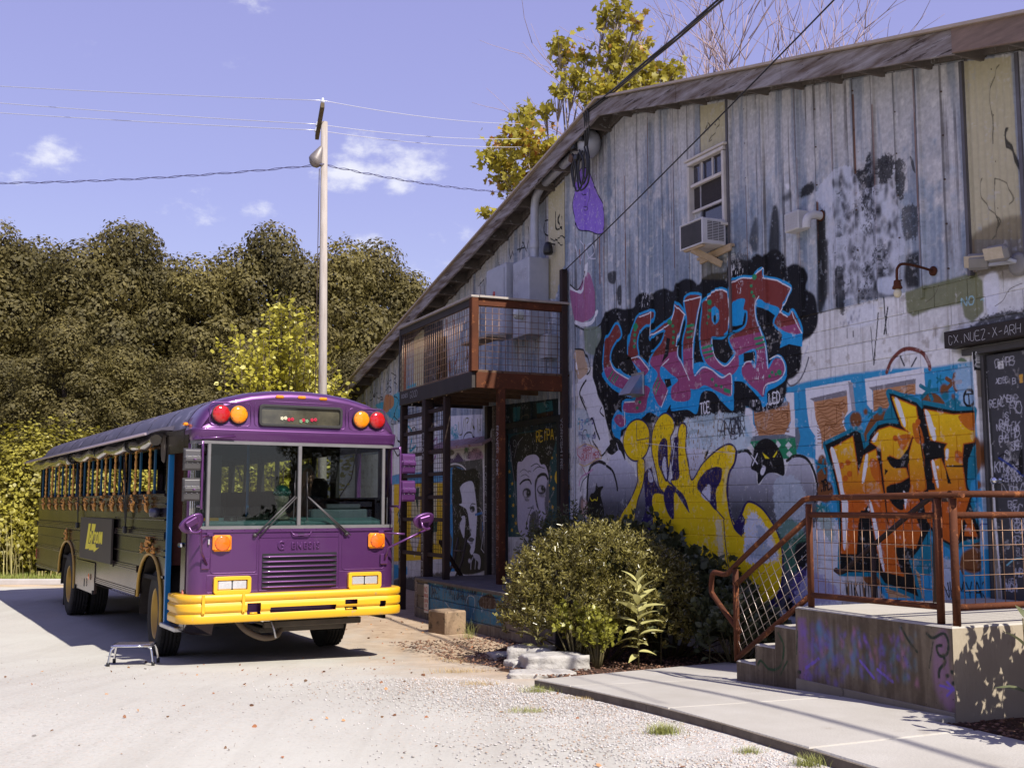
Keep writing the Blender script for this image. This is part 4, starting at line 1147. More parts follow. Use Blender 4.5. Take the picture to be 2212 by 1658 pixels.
Z 2.4,30,42 .009 .044 6|-3003,616 109,-94
P 28.8,16.8,66 1 .006 1|-2999,1353 26,25 30,0 29,-20 20,-33 35,-53 35,-43 10,-49 -12,-28 -35,0 -56,22 -75,23 -21,45 -13,40 14,30
X 60,54,72 .012 .12|-3015,1390 193,-239
S 1,1,1.5 .018 .002 1 0|-2999,1349 26,29 30,0 29,-20 20,-33 35,-53 35,-43 10,-49 -12,-28 -35,0 -56,22 -71,22 -25,46 -13,40 14,30 13,16
S 1,1,1.5 .012 .002 0 0|-2966,1354 -1,-30
S 1,1,1.5 .012 .002 0 0|-2925,1341 0,-22
S 1,1,1.5 .014 .002 1 0|-2963,1301 14,-9 15,-1
S 1,1,1.5 .010 .002 1 0|-2914,1306 3,-24 -17,-28 -1,-12
S 1,1,1.5 .010 .006 1 1|-2924,1245 -1,-2 -2,-1 -4,0 -3,0 -4,1 -3,2 -2,3 -1,2 1,2 2,1 3,1 4,-1 4,-1 3,-2 2,-2
P 49.2,44.4,30 1 .002 0|-3193,1358 114,14 7,-256 -73,-110 -51,9
S 1,1,1 .026 .004 1 0|-3199,1274 -24,-3 -5,-29 29,-19
S 1,1,1 .025 .004 1 0|-3138,1285 4,-56 37,0
S 1,1,1 .025 .004 1 0|-3110,1278 -10,-27 27,-31 -4,42
S 1,1,1 .019 .004 1 0|-3180,1210 37,-16 46,6 17,-12
S 1,1,1 .019 .004 1 0|-3143,1202 36,-29 18,-4
S 1,1,1 .023 .005 0 0|-3511,1246 11,-39 18,24 14,-31
S 1,1,1 .022 .004 0 0|-3419,1276 -3,-62 29,29 26,-36
S 1,1,1 .022 .007 1 0|-3352,1287 5,-40 -15,-33
S 1,1,1 .023 .005 0 0|-3441,1227 63,-5
S 1,1,1 .019 .005 0 0|-3601,1213 40,-35 28,-15
S 1,1,1 .019 .005 0 0|-3578,1176 -29,-45
S 1,1,1 .022 .005 0 0|-3787,1163 49,15 7,-54
S 1,1,1 .033 .005 0 0|-3704,1176 -4,-70
S 66,66,74.4 .016 .006 1 0|-3010,1165 17,-48 25,-21 17,36 -25,25
S 66,66,74.4 .016 .006 1 0|-2927,1091 41,12 -16,30 -32,-4 15,-35 41,-12
S 30,9.6,3.6 .024 .008 0 0|-2980,1130 3,-44
S 26.4,9.6,3.6 .027 .010 0 0|-2853,1142 1,-139
S 24,9.6,3.6 .016 .006 0 0|-2938,1137 -7,-164
S 24,9.6,3.6 .017 .006 0 0|-2819,1104 -3,-171
S 24,9.6,3.6 .011 .004 0 0|-2695,1283 0,-316
S 18,7.2,3.6 .011 .004 0 0|-2566,1411 -9,-500
P 2,2,2 .9 .009 1|-2801,1024 45,-5 -8,-32 -34,10
P 2,2,2 .9 .007 1|-2750,970 23,3 -1,-51 -19,3
P 4.8,36,50.4 .9 .011 1|-5061,822 196,6 160,22 15,-101 -67,-20 -154,47
P 50.4,20.4,7.2 .9 .009 1|-4902,853 107,-13 18,-38 -98,-28 -60,11
S 1,1,1 .023 .004 1 0|-5141,894 -11,-42 64,10 -27,29
S 1,1,1 .021 .004 1 0|-5064,902 -11,-41 37,19 26,-32 49,11
S 1,1,1 .023 .004 1 0|-4953,933 -18,-21 -17,-36 51,-35 -37,0
S 1,1,1 .019 .004 1 0|-4930,964 13,-20 -23,-28
S 1,1,1 .019 .004 1 0|-4882,963 25,-33 -23,-27 59,13
S 1,1,1 .022 .004 1 0|-4822,949 70,-22 -34,-19 46,-19 1,-18
S 1,1,1 .019 .004 1 0|-4914,869 70,23 25,-24 -47,-22
S 1,1,1 .025 .005 1 0|-4772,838 69,-24 -44,-32 -22,-34 69,-26
S 1,1,1 .022 .005 1 0|-4780,749 -34,-31 114,-11
P 2,2,2 .9 .007 0|-4776,619 77,53 15,-107 -56,2
P 28.8,7.2,3.6 .9 .005 0|-4698,1000 75,62 12,-231 -76,-4
P 49.2,44.4,30 1 .002 0|-4517,1076 127,13 7,-261 -127,5
P 6,6,7 1 .002 0|-4390,1096 225,-3 7,-183 -67,-80 -158,-2
P 3,1.5,1 1 .002 0|-4221,1029 102,-7 12,-194 -109,-3
P 4.8,36,50.4 .9 .007 0|-4596,865 121,6 1,-42 -110,0
S 24,6,3.6 .049 .019 0 0|-4120,1086 1,-39
S 24,6,3.6 .041 .019 0 0|-4041,1074 19,-129
S 24,6,3.6 .031 .019 0 0|-3996,936 -33,-53
S 24,6,3.6 .035 .019 0 0|-4092,986 20,-111
S 24,6,3.6 .025 .015 0 0|-3905,992 26,-162
Z 2,2,2 .011 .096 12|-4099,916 228,-111
P 4.8,28.8,54 .9 .011 1|-4772,487 594,2 22,-41 -614,-6
P 74.4,74.4,79.2 .9 .012 0|-4780,711 352,5 246,-43 4,-184 -594,4
S 2,2,2 .040 .009 1 0|-4767,596 55,-26 35,44 -55,37
S 2.4,36,50.4 .056 .014 1 0|-4593,699 69,-43 -32,-70 83,19
S 2,2,2 .028 .006 1 0|-4575,654 83,28 35,-78 -64,-74
S 36,14.4,36 .042 .013 1 0|-4299,596 89,27 -28,-71 -60,-39
P 72,48,3.6 1 .006 0|-4770,447 621,-5 20,-294 -629,-39
P 60,55.2,36 1 .008 0|-4518,432 98,-1 4,-170 -128,-72
P 60,55.2,36 1 .008 0|-4311,435 90,3 -3,-239 -82,13
P 3,8,6 1 .005 0|-4389,431 63,-1 18,-115 -60,-105
P 3,8,6 1 .005 0|-4308,305 104,1 -13,-56 -90,-7
P 3,8,6 1 .005 0|-4493,421 57,5 -14,-102
P 72,67.2,60 1 .005 0|-4545,216 130,8 -70,-87
P 4.8,28.8,54 1 .006 0|-4703,323 43,33 10,-44 -52,-34
S 1,1,1 .028 .003 0 0|-4711,278 68,89 -78,-56
P 4.8,28.8,54 1 .008 0|-4758,97 183,-2 1,-32 -182,-32
P 10,9,8 1 .022 0|-4756,31 642,68 1,-79 -640,-73
P 72,72,78 1 .004 0|-4129,703 380,-20 1,-164 -367,-2
S 16.8,16.8,4.8 .020 .004 1 0|-3988,671 10,-41 30,-9 15,43 5,14
S 16.8,16.8,4.8 .020 .004 1 0|-3918,634 4,43 34,-2 -19,-17
S 16.8,16.8,4.8 .020 .004 1 0|-3860,634 18,42 20,-44
S 16.8,16.8,4.8 .020 .004 1 0|-3795,669 5,-50
S 16.8,16.8,4.8 .016 .004 1 0|-3762,667 -5,-42 -14,25
Z 3.6,33.6,40.8 .015 .114 8|-4117,630 120,-55
S 4,4,4 .029 .007 1 0|-3932,580 4,32 39,13 48,-7 28,-30
P 10.8,7.2,19.2 1 .006 1|-4115,517 15,26 53,-10 55,24 55,-28 10,-9
S 69.6,69.6,74.4 .015 .002 0 0|-4042,529 50,28 60,-32
P 16.8,36,19.2 1 .007 1|-3922,568 24,7 5,-22 -24,1
P 3,3,3 .8 .011 1|-4110,554 41,17 42,-16 -41,-10
P 36,12,30 .7 .018 1|-3888,545 76,18 55,-16 9,-25 -130,1
Z 4,3,8 .009 .091 12|-3947,580 199,-58
P 9,9,9.5 1 .002 0|-4115,517 367,5 23,-397 -357,-23
P 3.6,24,48 1 .004 0|-4115,490 60,10 34,-395 -63,-3 38,124 -49,43 16,105
S 72,72,76.8 .030 .004 1 0|-4115,507 88,6 71,-9 44,-16
S 3.6,16.8,40.8 .034 .006 1 0|-4083,486 57,13 90,-10
S 60,50.4,12 .015 .002 0 0|-4115,496 21,1
P 1.3,1.3,1.3 1 .007 1|-4052,485 76,9 69,-9 77,5 55,-19 1,-35 -7,-63 21,-35 -11,-87 35,-50 5,-77 -285,-16 -25,155
P 62.4,62.4,69.6 1 .005 1|-3967,417 27,18 67,10 36,-8 17,-29 19,-70 -4,-70 -15,-70 -28,-23 -19,11 9,18 -19,13 -17,7 38,22 -12,17 -13,39 -19,35 -44,13 -35,8 30,6 -3,24
P 55.2,55.2,62.4 1 .005 1|-3971,279 25,25 -12,7 34,5 12,-18 -6,-32 -10,-33
P 2,2,2 1 .008 1|-3820,341 -1,-4 -6,-4 -8,-3 -9,-1 -9,1 -8,3 -6,3 -2,5 2,5 6,4 8,2 9,1 9,-1 8,-2 5,-4
P 43.2,43.2,50.4 1 .008 1|-3836,336 -1,-1 -3,-1 -5,-1 -5,0 -5,0 -4,1 -3,1 -1,1 1,2 3,1 4,0 5,1 5,0 5,-1 3,-1
P 2,2,2 1 .008 1|-3835,338 0,-2 -2,-1 -2,-1 -3,0 -3,0 -2,1 -2,1 -1,2 1,1 2,1 2,1 3,1 3,-1 2,-1 2,-1
S 2,2,2 .018 .004 1 0|-3871,345 21,15 35,-2
P 8,8,9 1 .005 1|-3886,227 28,11 35,-6 -25,-11
P 26.4,26.4,30 1 .007 1|-3880,215 43,7 -10,-8
P 10,10,12 .8 .011 1|-3874,265 18,4 0,-11
P 48,48,52.8 1 .005 1|-3837,180 60,-3 14,-22 -9,-28 -18,3 4,21 -37,12
S 45.6,45.6,52.8 .031 .003 0 0|-3837,166 -18,-19 -2,-24
S 45.6,45.6,52.8 .028 .003 0 0|-3809,164 -9,-39
P 45.6,45.6,52.8 1 .008 1|-3856,153 -1,-3 -3,-3 -4,-2 -5,-1 -5,1 -5,1 -3,3 -1,2 1,3 3,3 4,2 5,1 6,-1 4,-1 3,-2
S 3.6,16.8,45.6 .042 .004 0 0|-3815,321 64,7
S 60,60,67.2 .014 .003 1 0|-3774,347 28,-19 9,-24 -9,-28
S 3.6,16.8,45.6 .028 .003 0 0|-3746,293 0,-27
S 60,60,67.2 .014 .005 0 0|-3737,256 -22,-56 27,-13
T 24,21.6,3.6 .011 .073 022|-4067,119 66,5
P 2,3,3.4 1 .001 0|-3559,703 431,-15 16,-112 -430,8
P 2,7,8 1 .003 0|-3542,598 413,1 16,-340 -412,-11
P 3.6,14.4,16.8 1 .006 0|-3476,686 61,0 -6,-41 -23,-25 -30,7
P 3.6,14.4,16.8 1 .005 0|-3292,686 124,-2 3,-31 -121,-1
P 6,3.5,2 1 .004 0|-3286,649 121,2 0,-16 -121,-3
S 12,11,8 .020 .007 1 0|-3552,643 41,-25 27,15
S 12,11,8 .016 .008 1 0|-3405,609 -3,38 54,4 -19,-41
S 16.8,15.6,12 .023 .010 1 0|-3157,632 40,0 49,-31
S 16.8,15.6,12 .022 .010 0 0|-3087,605 -9,-37
S 1,1,1 .013 .006 1 1|-3194,670 -1,-4 -3,-3 -5,-2 -5,-1 -6,2 -4,2 -3,4 -1,4 1,4 3,3 4,2 6,0 5,-1 5,-3 3,-3
P 4.8,21.6,43.2 1 .005 0|-3107,534 44,-5 13,-249 -43,-1
P 8,6,4 1 .006 0|-3107,556 44,-2 2,-25 -46,5
P 8,6,4 1 .006 0|-3103,419 44,0 2,-17 -43,-2
Z 1,1,1 .009 .087 9|-3102,516 43,-85
P 1,1,1 1 .008 1|-3084,390 0,-3 -2,-2 -1,-1 -2,-1 -3,1 -1,1 -1,2 -1,3 1,2 1,2 2,2 2,0 2,-1 1,-1 2,-2
P 1.2,1.2,1.3 1 .004 1|-3513,577 62,16 128,1 166,3 -18,-73 -26,-35 10,-18 -18,-22 -1,-18 -241,5 -33,8 -12,61
H 62.4,57.6,72 48,44.4,57.6 2.5 1.5 grad 1|-3445,499 33,2 38,16 63,3 35,-15 13,-16 30,-6 18,-24 6,-25 2,-76 -19,-39 -62,-54 -144,-4 -19,123 -1,81
P 1.2,1.2,1.3 1 .004 1|-3278,502 15,-16 24,0 29,-17 6,41 -59,15
S 2,2,2.3 .035 .008 1 0|-3428,426 29,11 41,2 18,-13
S 2,2,2.3 .052 .010 1 0|-3290,446 27,8 32,-2 15,-13
P 2,2,2.3 .95 .009 1|-3311,433 24,13 -16,-34 8,-42 16,-31 -18,11 -13,33
P 3,3,3.4 1 .008 1|-3342,395 -2,-6 -7,-5 -11,-3 -12,-2 -13,2 -10,3 -8,6 -2,6 2,6 8,6 10,3 13,1 12,-1 11,-4 7,-5
P 48,44.4,55.2 1 .008 1|-3367,393 -1,-4 -4,-4 -5,-2 -7,-1 -6,1 -5,2 -4,4 -1,4 1,5 4,3 5,3 6,0 7,-1 5,-2 4,-4
P 2,2,2.2 1 .008 1|-3354,394 -1,-3 -3,-3 -4,-2 -5,-1 -4,1 -4,2 -3,3 -1,3 1,4 3,3 4,2 4,0 5,0 4,-2 3,-3
P 36,33.6,43.2 1 .008 1|-3358,397 -1,-1 0,0 -1,-1 -2,0 -1,0 -1,1 0,0 -1,1 1,1 0,0 1,1 2,0 1,0 1,-1 0,0
P 3,3,3.4 1 .008 1|-3230,405 -3,-6 -7,-5 -10,-3 -12,-1 -13,1 -10,4 -7,5 -3,5 3,6 7,5 10,3 13,1 12,-1 10,-4 7,-5
P 48,44.4,55.2 1 .008 1|-3252,407 -1,-4 -4,-3 -6,-2 -7,-1 -6,1 -6,2 -4,3 -2,4 2,4 4,3 6,2 7,1 6,-1 6,-2 4,-3
P 2,2,2.2 1 .008 1|-3240,409 -1,-3 -3,-3 -4,-1 -5,-1 -5,1 -4,2 -3,2 -1,3 1,4 3,2 4,2 5,1 5,-1 5,-2 2,-3
P 36,33.6,43.2 1 .008 1|-3244,412 0,-1 -1,0 -1,-1 -1,0 -1,0 -1,1 -1,0 0,1 0,1 1,0 1,1 1,0 1,-1 1,0 1,-1
P 5,5,6 .8 .019 1|-3393,379 38,-3 -7,-8 -25,3
P 5,5,6 .8 .018 1|-3288,389 54,-1 -18,-7
S 14.4,13.2,16.8 .013 .007 1 0|-3428,466 32,8 38,-12
S 14.4,13.2,16.8 .013 .007 1 0|-3422,451 35,6 32,-10
S 8,8,10 .016 .007 1 0|-3342,482 43,8 30,-11
S 8,8,10 .016 .008 1 0|-3324,467 37,12 48,-6
S 6,6,7 .012 .005 1 0|-3361,468 19,-3
S 3,3,4 .018 .008 1 0|-3331,352 -31,-31 -22,-43
S 6,6,7 .013 .005 1 0|-3368,346 31,2 16,-4 -3,11
P 4,4,5 .8 .015 1|-3210,434 5,-76 -18,-36 -17,36 12,51
P 4,4,5 .9 .013 1|-3343,326 55,6 0,-67 -68,-2
S 36,33.6,40.8 .011 .004 1 0|-3508,560 14,-66 18,-55 18,-84
S 36,33.6,40.8 .008 .003 1 0|-3405,582 -46,-24 -25,-43
S 30,30,33.6 .008 .006 1 1|-3460,563 -1,-4 -3,-4 -4,-2 -4,0 -5,1 -4,2 -2,4 -1,5 1,4 2,4 4,2 5,0 4,-1 4,-2 3,-4
P 72,48,3.6 1 .001 1|-3140,467 -18,-9 -8,-15 5,-13 14,-10 18,-4 2,7 -17,7 -8,13 2,12
P 66,40.8,3.6 1 .004 0|-3148,519 2,-5 8,-1 -6,-2 2,-5 -6,3 -6,-3 2,5 -6,3 7,0
P 66,40.8,3.6 1 .004 0|-3132,503 2,-4 5,0 -4,-3 1,-4 -5,3 -5,-2 2,4 -5,2 6,0
P 66,40.8,3.6 1 .004 0|-3184,510 3,-4 6,0 -5,-3 1,-4 -5,3 -5,-3 2,4 -5,3 6,0
P 66,40.8,3.6 1 .004 0|-3192,451 3,-4 6,0 -5,-3 2,-5 -6,3 -5,-3 2,5 -6,3 7,0
P 66,40.8,3.6 1 .004 0|-3176,416 3,-5 8,-1 -6,-3 2,-6 -7,4 -6,-3 2,5 -6,3 7,1
P 66,40.8,3.6 1 .004 0|-3137,368 3,-5 8,-1 -6,-3 2,-5 -7,3 -6,-3 2,5 -6,3 8,1
P 66,40.8,3.6 1 .004 0|-3515,478 4,-6 8,0 -7,-4 3,-5 -7,3 -8,-3 3,6 -7,3 8,0
P 66,40.8,3.6 1 .004 0|-3492,436 3,-5 8,-1 -6,-3 2,-5 -7,3 -7,-3 2,5 -7,4 9,0
P 66,40.8,3.6 1 .004 0|-3511,394 3,-5 8,-1 -6,-3 2,-5 -7,3 -7,-3 2,5 -7,4 9,0
P 66,40.8,3.6 1 .004 0|-3483,364 3,-5 9,0 -7,-4 3,-6 -8,3 -8,-3 3,6 -7,4 9,0
P 66,40.8,3.6 1 .004 0|-3486,327 3,-5 9,0 -7,-3 2,-6 -7,3 -7,-3 3,5 -7,4 8,0
P 66,40.8,3.6 1 .004 0|-3461,304 3,-6 9,0 -7,-3 2,-6 -7,3 -8,-3 3,5 -7,4 9,0
P 66,40.8,3.6 1 .004 0|-3494,280 4,-5 9,0 -7,-4 2,-6 -8,3 -7,-3 2,6 -7,3 9,1
P 66,40.8,3.6 1 .004 0|-3182,358 3,-5 8,0 -6,-4 2,-6 -7,3 -7,-3 2,6 -6,4 8,0
P 66,40.8,3.6 1 .004 0|-3205,373 2,-4 5,0 -4,-2 1,-3 -4,2 -4,-2 1,3 -4,2 5,0
P 66,40.8,3.6 1 .004 0|-3204,423 1,-3 5,0 -4,-2 2,-4 -5,2 -4,-2 2,4 -4,2 5,0
P 66,40.8,3.6 1 .004 0|-3540,522 2,-3 5,0 -4,-2 1,-4 -4,2 -4,-1 1,3 -4,2 5,0
P 66,40.8,3.6 1 .004 0|-3134,593 1,-4 5,0 -4,-2 2,-3 -4,2 -4,-2 1,3 -4,3 5,-1
T 74.4,50.4,2.4 .018 .157 REIPA|-3299,561 133,3
canvas platform
P 21.6,10.8,26.4 .6 .014 0|-1461,181 21,2 4,-103 -25,-3
Y 16.8,10.8,48 .046 .65 60|-1453,179 97,-92
Y 16.8,10.8,48 .039 .6 40|-1356,173 136,-62
Y 7.2,21.6,33.6 .045 .5 50|-1419,175 195,-69
Y 43.2,16.8,31.2 .032 .5 40|-1444,180 240,-71
Y 8.4,24,36 .027 .5 18|-1240,187 37,-55
P 31.2,15.6,31.2 .5 .018 1|-1169,182 19,9 3,-51 8,-31 -4,-23 -24,15 -10,35
S 3,4,3 .021 .006 1 0|-1186,185 11,-5 19,8 8,-10 -3,-16 -13,-4 -5,11 9,3
S 3,4,3 .023 .006 1 0|-1158,159 3,-9 -10,-10 -2,-10
S 3,4,3 .009 .005 1 0|-1175,175 -9,-36
S 3,4,3 .019 .006 1 0|-1233,188 12,-16 16,-14
S 3,6,3 .022 .006 1 0|-1511,152 13,-21 -10,-31 -28,-9 -23,11 -9,-7
S 3,6,3 .016 .005 1 0|-1490,110 -19,-24
S 3,6,3 .012 .005 1 0|-1462,160 -4,-36
P 3,4,3 1 .006 1|-1455,97 -1,-2 -4,-2 -3,1 -1,2 1,3 4,1 3,0
P 3,4,3 1 .006 1|-1148,134 -1,-2 -3,-2 -2,1 -1,2 1,2 3,1 2,0
P 3,4,3 1 .006 1|-1140,139 -1,-2 -2,-1 -2,1 -1,2 1,2 2,1 2,-1
P 3,4,3 1 .006 1|-1138,125 -1,-2 -3,-1 -2,0 -1,2 1,2 3,2 2,-1
S 16.8,10.8,48 .016 .002 0 0|-1166,119 29,-3
S 16.8,10.8,48 .016 .002 0 0|-1154,107 12,11 -11,7
S 16.8,10.8,48 .020 .004 0 0|-1320,132 28,-21
S 16.8,10.8,48 .020 .004 0 0|-1284,124 30,-13
S 16.8,10.8,48 .024 .004 0 0|-1443,106 30,17
canvas dock
P 4.8,18,31.2 .95 .010 0|-3368,132 599,7 0,-101 -239,-14 -350,-3
P 10,8,6 .9 .008 0|-3383,136 614,12 0,-11 -606,-13
Z 2,3,5 .017 .112 22|-3360,112 580,-37
S 67.2,67.2,72 .015 .002 1 0|-3302,114 22,11 21,3 28,-8
S 67.2,67.2,72 .021 .004 1 0|-3200,118 17,10 33,6 33,-2 20,-15
S 64.8,64.8,69.6 .016 .005 1 0|-3085,130 159,4
S 64.8,64.8,69.6 .010 .003 0 0|-2923,133 7,-70
S 64.8,64.8,69.6 .011 .003 1 0|-2902,128 17,10 28,3 28,-8 11,-10
S 48,52.8,60 .010 .003 1 0|-3034,76 13,19 24,6 24,-4 6,-16 -11,-25
S 48,52.8,60 .010 .004 1 0|-3203,67 41,-15 33,-7
S 48,52.8,60 .007 .002 0 0|-3360,125 44,2
S 36,48,60 .007 .002 0 0|-3356,88 -1,-48
P 6,4,3 1 .007 1|-2931,97 52,17 44,-5 23,-15 -22,-17 -91,-1""".strip().split('\n'):
 if l.startswith('canvas'):
  _cur = l.split()[1]; ART[_cur] = []
 elif l:
  ART[_cur].append(l)
SEAM_L = [-11.56 - .63 * k for k in range(7)]
SEAM_R = [-10.96,-10.33,-9.70,-9.10,-8.51,-7.91,-7.32]
METAL_Z = 3.82      # siding starts here (right of the balcony)
PPM = 150
cv = Canvas(-31.0,-3.5,-0.2,8.2,PPM)
H_,W_ = cv.h,cv.w
zz = ((np.arange(H_) + .5) / PPM + cv.z0)[:,None]
uu = ((np.arange(W_) + .5) / PPM + cv.u0)[None,:]
n_big = fbm(H_,W_,1.1 * PPM,.5 * PPM,3,5)
n_str = fbm(H_,W_,2.2 * PPM,.045 * PPM,13,4)
n_fin = fbm(H_,W_,.03 * PPM,.03 * PPM,23,3)
n_spk = fbm(H_,W_,.12 * PPM,.10 * PPM,33,5)
def lerp(a,b,t):
 return a * (1 - t[...,None]) + b * t[...,None]
cA = np.array((.225,.275,.35),np.float32); cB = np.array((.48,.51,.56),np.float32)
t_ = np.clip((n_big * .55 + n_str * .45 - .5) * 4 + .45,0,1)
metal = lerp(cA,cB,t_)
eav = np.where(uu < -14.2,7.1 + (uu + 14.2) * .215,7.1 - (uu + 14.2) * .245)
pal = np.clip((zz - (eav - 1.3) + (n_spk - .5) * 2.2) * 1.2,0,1)
metal = lerp(metal,np.array((.56,.53,.52),np.float32),pal * .7)
spk = np.clip((n_spk - .60) * 9,0,1)
metal = lerp(metal,np.array((.60,.585,.58),np.float32),spk * .7)
drk = np.clip((n_str - .68) * 9,0,1) * np.clip((n_big - .4) * 5,0,1)
metal = lerp(metal,np.array((.16,.14,.14),np.float32),drk * .55)
blu = np.clip((fbm(H_,W_,1.6 * PPM,.12 * PPM,43,4) - .52) * 8,0,1)
metal = lerp(metal,np.array((.17,.215,.29),np.float32),blu * .6)
stn = np.clip((fbm(H_,W_,2.6 * PPM,.05 * PPM,53,4) - .60) * 9,0,1) * np.clip((n_big - .42) * 6,0,1)
metal = lerp(metal,np.array((.07,.06,.06),np.float32),stn * .75)
metal *= (0.86 + .28 * n_fin)[...,None]
row = np.floor(zz / .2).astype(int); colb = np.floor((uu + .2 * (row % 2)) / .4).astype(int)
hsh = (np.sin(row * 12.9898 + colb * 78.233) * 43758.5453) % 1.0
bA = np.array((.76,.755,.755),np.float32)
blk = np.ones((H_,W_,3),np.float32) * bA * (0.88 + .15 * hsh)[...,None]
grime = np.clip((n_big * .6 + n_spk * .4 - .52) * 7,0,1)
blk = lerp(blk,np.array((.36,.33,.31),np.float32),grime * .45)
stk = np.clip((n_str - .62) * 7,0,1)
blk = lerp(blk,np.array((.30,.265,.235),np.float32),stk * .4)
chip = np.clip((n_spk - .68) * 12,0,1)
blk = lerp(blk,np.array((.40,.36,.32),np.float32),chip * .6)
blk *= (0.92 + .16 * n_fin)[...,None]
lowdirt = np.clip(1 - (zz - .9) / .5,0,1) * (.4 + .6 * n_str)
blk = lerp(blk,np.array((.20,.17,.14),np.float32),lowdirt * .5)
is_metal = (zz > METAL_Z) | ((uu < -15.2) & (zz > 2.95))
cv.a = np.where(is_metal[...,None],metal,blk).astype(np.float32)
for k in range(46):
 uj = (rnd.choice(SEAM_L + SEAM_R) + rnd.choice((-.02,.02,.31))) if k < 34 else rnd.uniform(-22,-15.4)
 zt = rnd.uniform(4.3,6.6); ln = rnd.uniform(.4,1.8)
 cv.stroke([(uj,zt),(uj + .004,zt - ln)],(.16,.055,.02),rnd.uniform(.008,.022),.01,False,alpha=rnd.uniform(.5,.9))
for uj in SEAM_L + SEAM_R + [a + .315 for a in SEAM_L[1:]] + [a + .3 for a in SEAM_R[:-1]]:
 cv.stroke([(uj,7.4),(uj,3.82)],(.08,.072,.075),.016,.008,False,alpha=.75)
base_copy = cv.a.copy()
cv.cov[:] = 0
cv.run(ART['wall'])
wear = np.clip((n_spk * .6 + n_fin * .4 - .615) * 16,0,1) * .30
wear2 = np.clip((n_fin - .76) * 14,0,1) * .2
cv.a = lerp(cv.a,base_copy,np.clip(wear + wear2,0,.8).astype(np.float32) * (zz > 1.2))
cv.a *= (0.90 + .20 * n_fin)[...,None]
WALL_IMG = cv.image('wall_paint')
def canvas_mat(name,canvas,img,rough=.62,ribs=False,bump=.35,fallback=None):
 m = bpy.data.materials.new(name)
 m.use_nodes = True
 nt = m.node_tree; N_ = nt.nodes; L_ = nt.links
 bs = N_['Principled BSDF']
 ge = N_.new('ShaderNodeNewGeometry')
 du = N_.new('ShaderNodeVectorMath'); du.operation = 'DOT_PRODUCT'
 du.inputs[1].default_value = WE
 L_.new(ge.outputs['Position'],du.inputs[0])
 sp = N_.new('ShaderNodeSeparateXYZ'); L_.new(ge.outputs['Position'],sp.inputs[0])
 m1 = N_.new('ShaderNodeMapRange'); m1.clamp = False
 m1.inputs[1].default_value = canvas.u0; m1.inputs[2].default_value = canvas.u1
 L_.new(du.outputs['Value'],m1.inputs[0])
 m2 = N_.new('ShaderNodeMapRange'); m2.clamp = False
 m2.inputs[1].default_value = canvas.z0; m2.inputs[2].default_value = canvas.z1
 L_.new(sp.outputs[2],m2.inputs[0])
 cb = N_.new('ShaderNodeCombineXYZ')
 L_.new(m1.outputs[0],cb.inputs[0]); L_.new(m2.outputs[0],cb.inputs[1])
 im = N_.new('ShaderNodeTexImage'); im.image = img; im.extension = 'EXTEND'; im.interpolation = 'Linear'
 L_.new(cb.outputs[0],im.inputs[0])
 L_.new(im.outputs[0],bs.inputs['Base Color'])
 bs.inputs['Roughness'].default_value = rough
 bs.inputs['Specular IOR Level'].default_value = .14
 nb = N_.new('ShaderNodeTexNoise'); nb.inputs['Scale'].default_value = 55; nb.inputs['Detail'].default_value = 6
 L_.new(ge.outputs['Position'],nb.inputs['Vector'])
 hgt = nb.outputs['Fac']
 if ribs:
  wv = N_.new('ShaderNodeMath'); wv.operation = 'MULTIPLY'; wv.inputs[1].default_value = 2 * math.pi / .0182
  L_.new(du.outputs['Value'],wv.inputs[0])
  sn = N_.new('ShaderNodeMath'); sn.operation = 'SINE'; L_.new(wv.outputs[0],sn.inputs[0])
  ad = N_.new('ShaderNodeMath'); ad.operation = 'MULTIPLY_ADD'; ad.inputs[1].default_value = .32
  L_.new(sn.outputs[0],ad.inputs[0]); L_.new(nb.outputs['Fac'],ad.inputs[2])
  hgt = ad.outputs[0]
 bp = N_.new('ShaderNodeBump'); bp.inputs['Strength'].default_value = bump; bp.inputs['Distance'].default_value = .006
 L_.new(hgt,bp.inputs['Height']); L_.new(bp.outputs[0],bs.inputs['Normal'])
 return m
BLOCKM = canvas_mat('painted_block',cv,WALL_IMG,.5,False,.7)
SIDEM = canvas_mat('painted_siding',cv,WALL_IMG,.52,True,.35)
DOORM = canvas_mat('painted_panel',cv,WALL_IMG,.45,False,.1)
def conc_canvas(u0,u1,z0,z1,key,c0,c1):
 c = Canvas(u0,u1,z0,z1,130)
 h,w = c.h,c.w
 n1 = fbm(h,w,.5 * 130,.04 * 130,51,4); n2 = fbm(h,w,.35 * 130,.4 * 130,61,5); n3 = fbm(h,w,3,3,71,3)
 t = np.clip((n1 * .5 + n2 * .5 - .5) * 4 + .5,0,1)
 c.a = lerp(np.array(c0,np.float32),np.array(c1,np.float32),t) * (.85 + .3 * n3)[...,None]
 base = c.a.copy()
 c.run(ART[key])
 wear = np.clip((n1 * .5 + n3 * .5 - .5) * 7,0,1) * .6
 c.a = lerp(c.a,base,wear.astype(np.float32))
 holes = np.clip((fbm(h,w,3.2,3.2,81,2) - .86) * 20,0,1)
 c.a = lerp(c.a,np.array((.05,.04,.03),np.float32),holes.astype(np.float32) * .8)
 return c,c.image('paint_' + key)
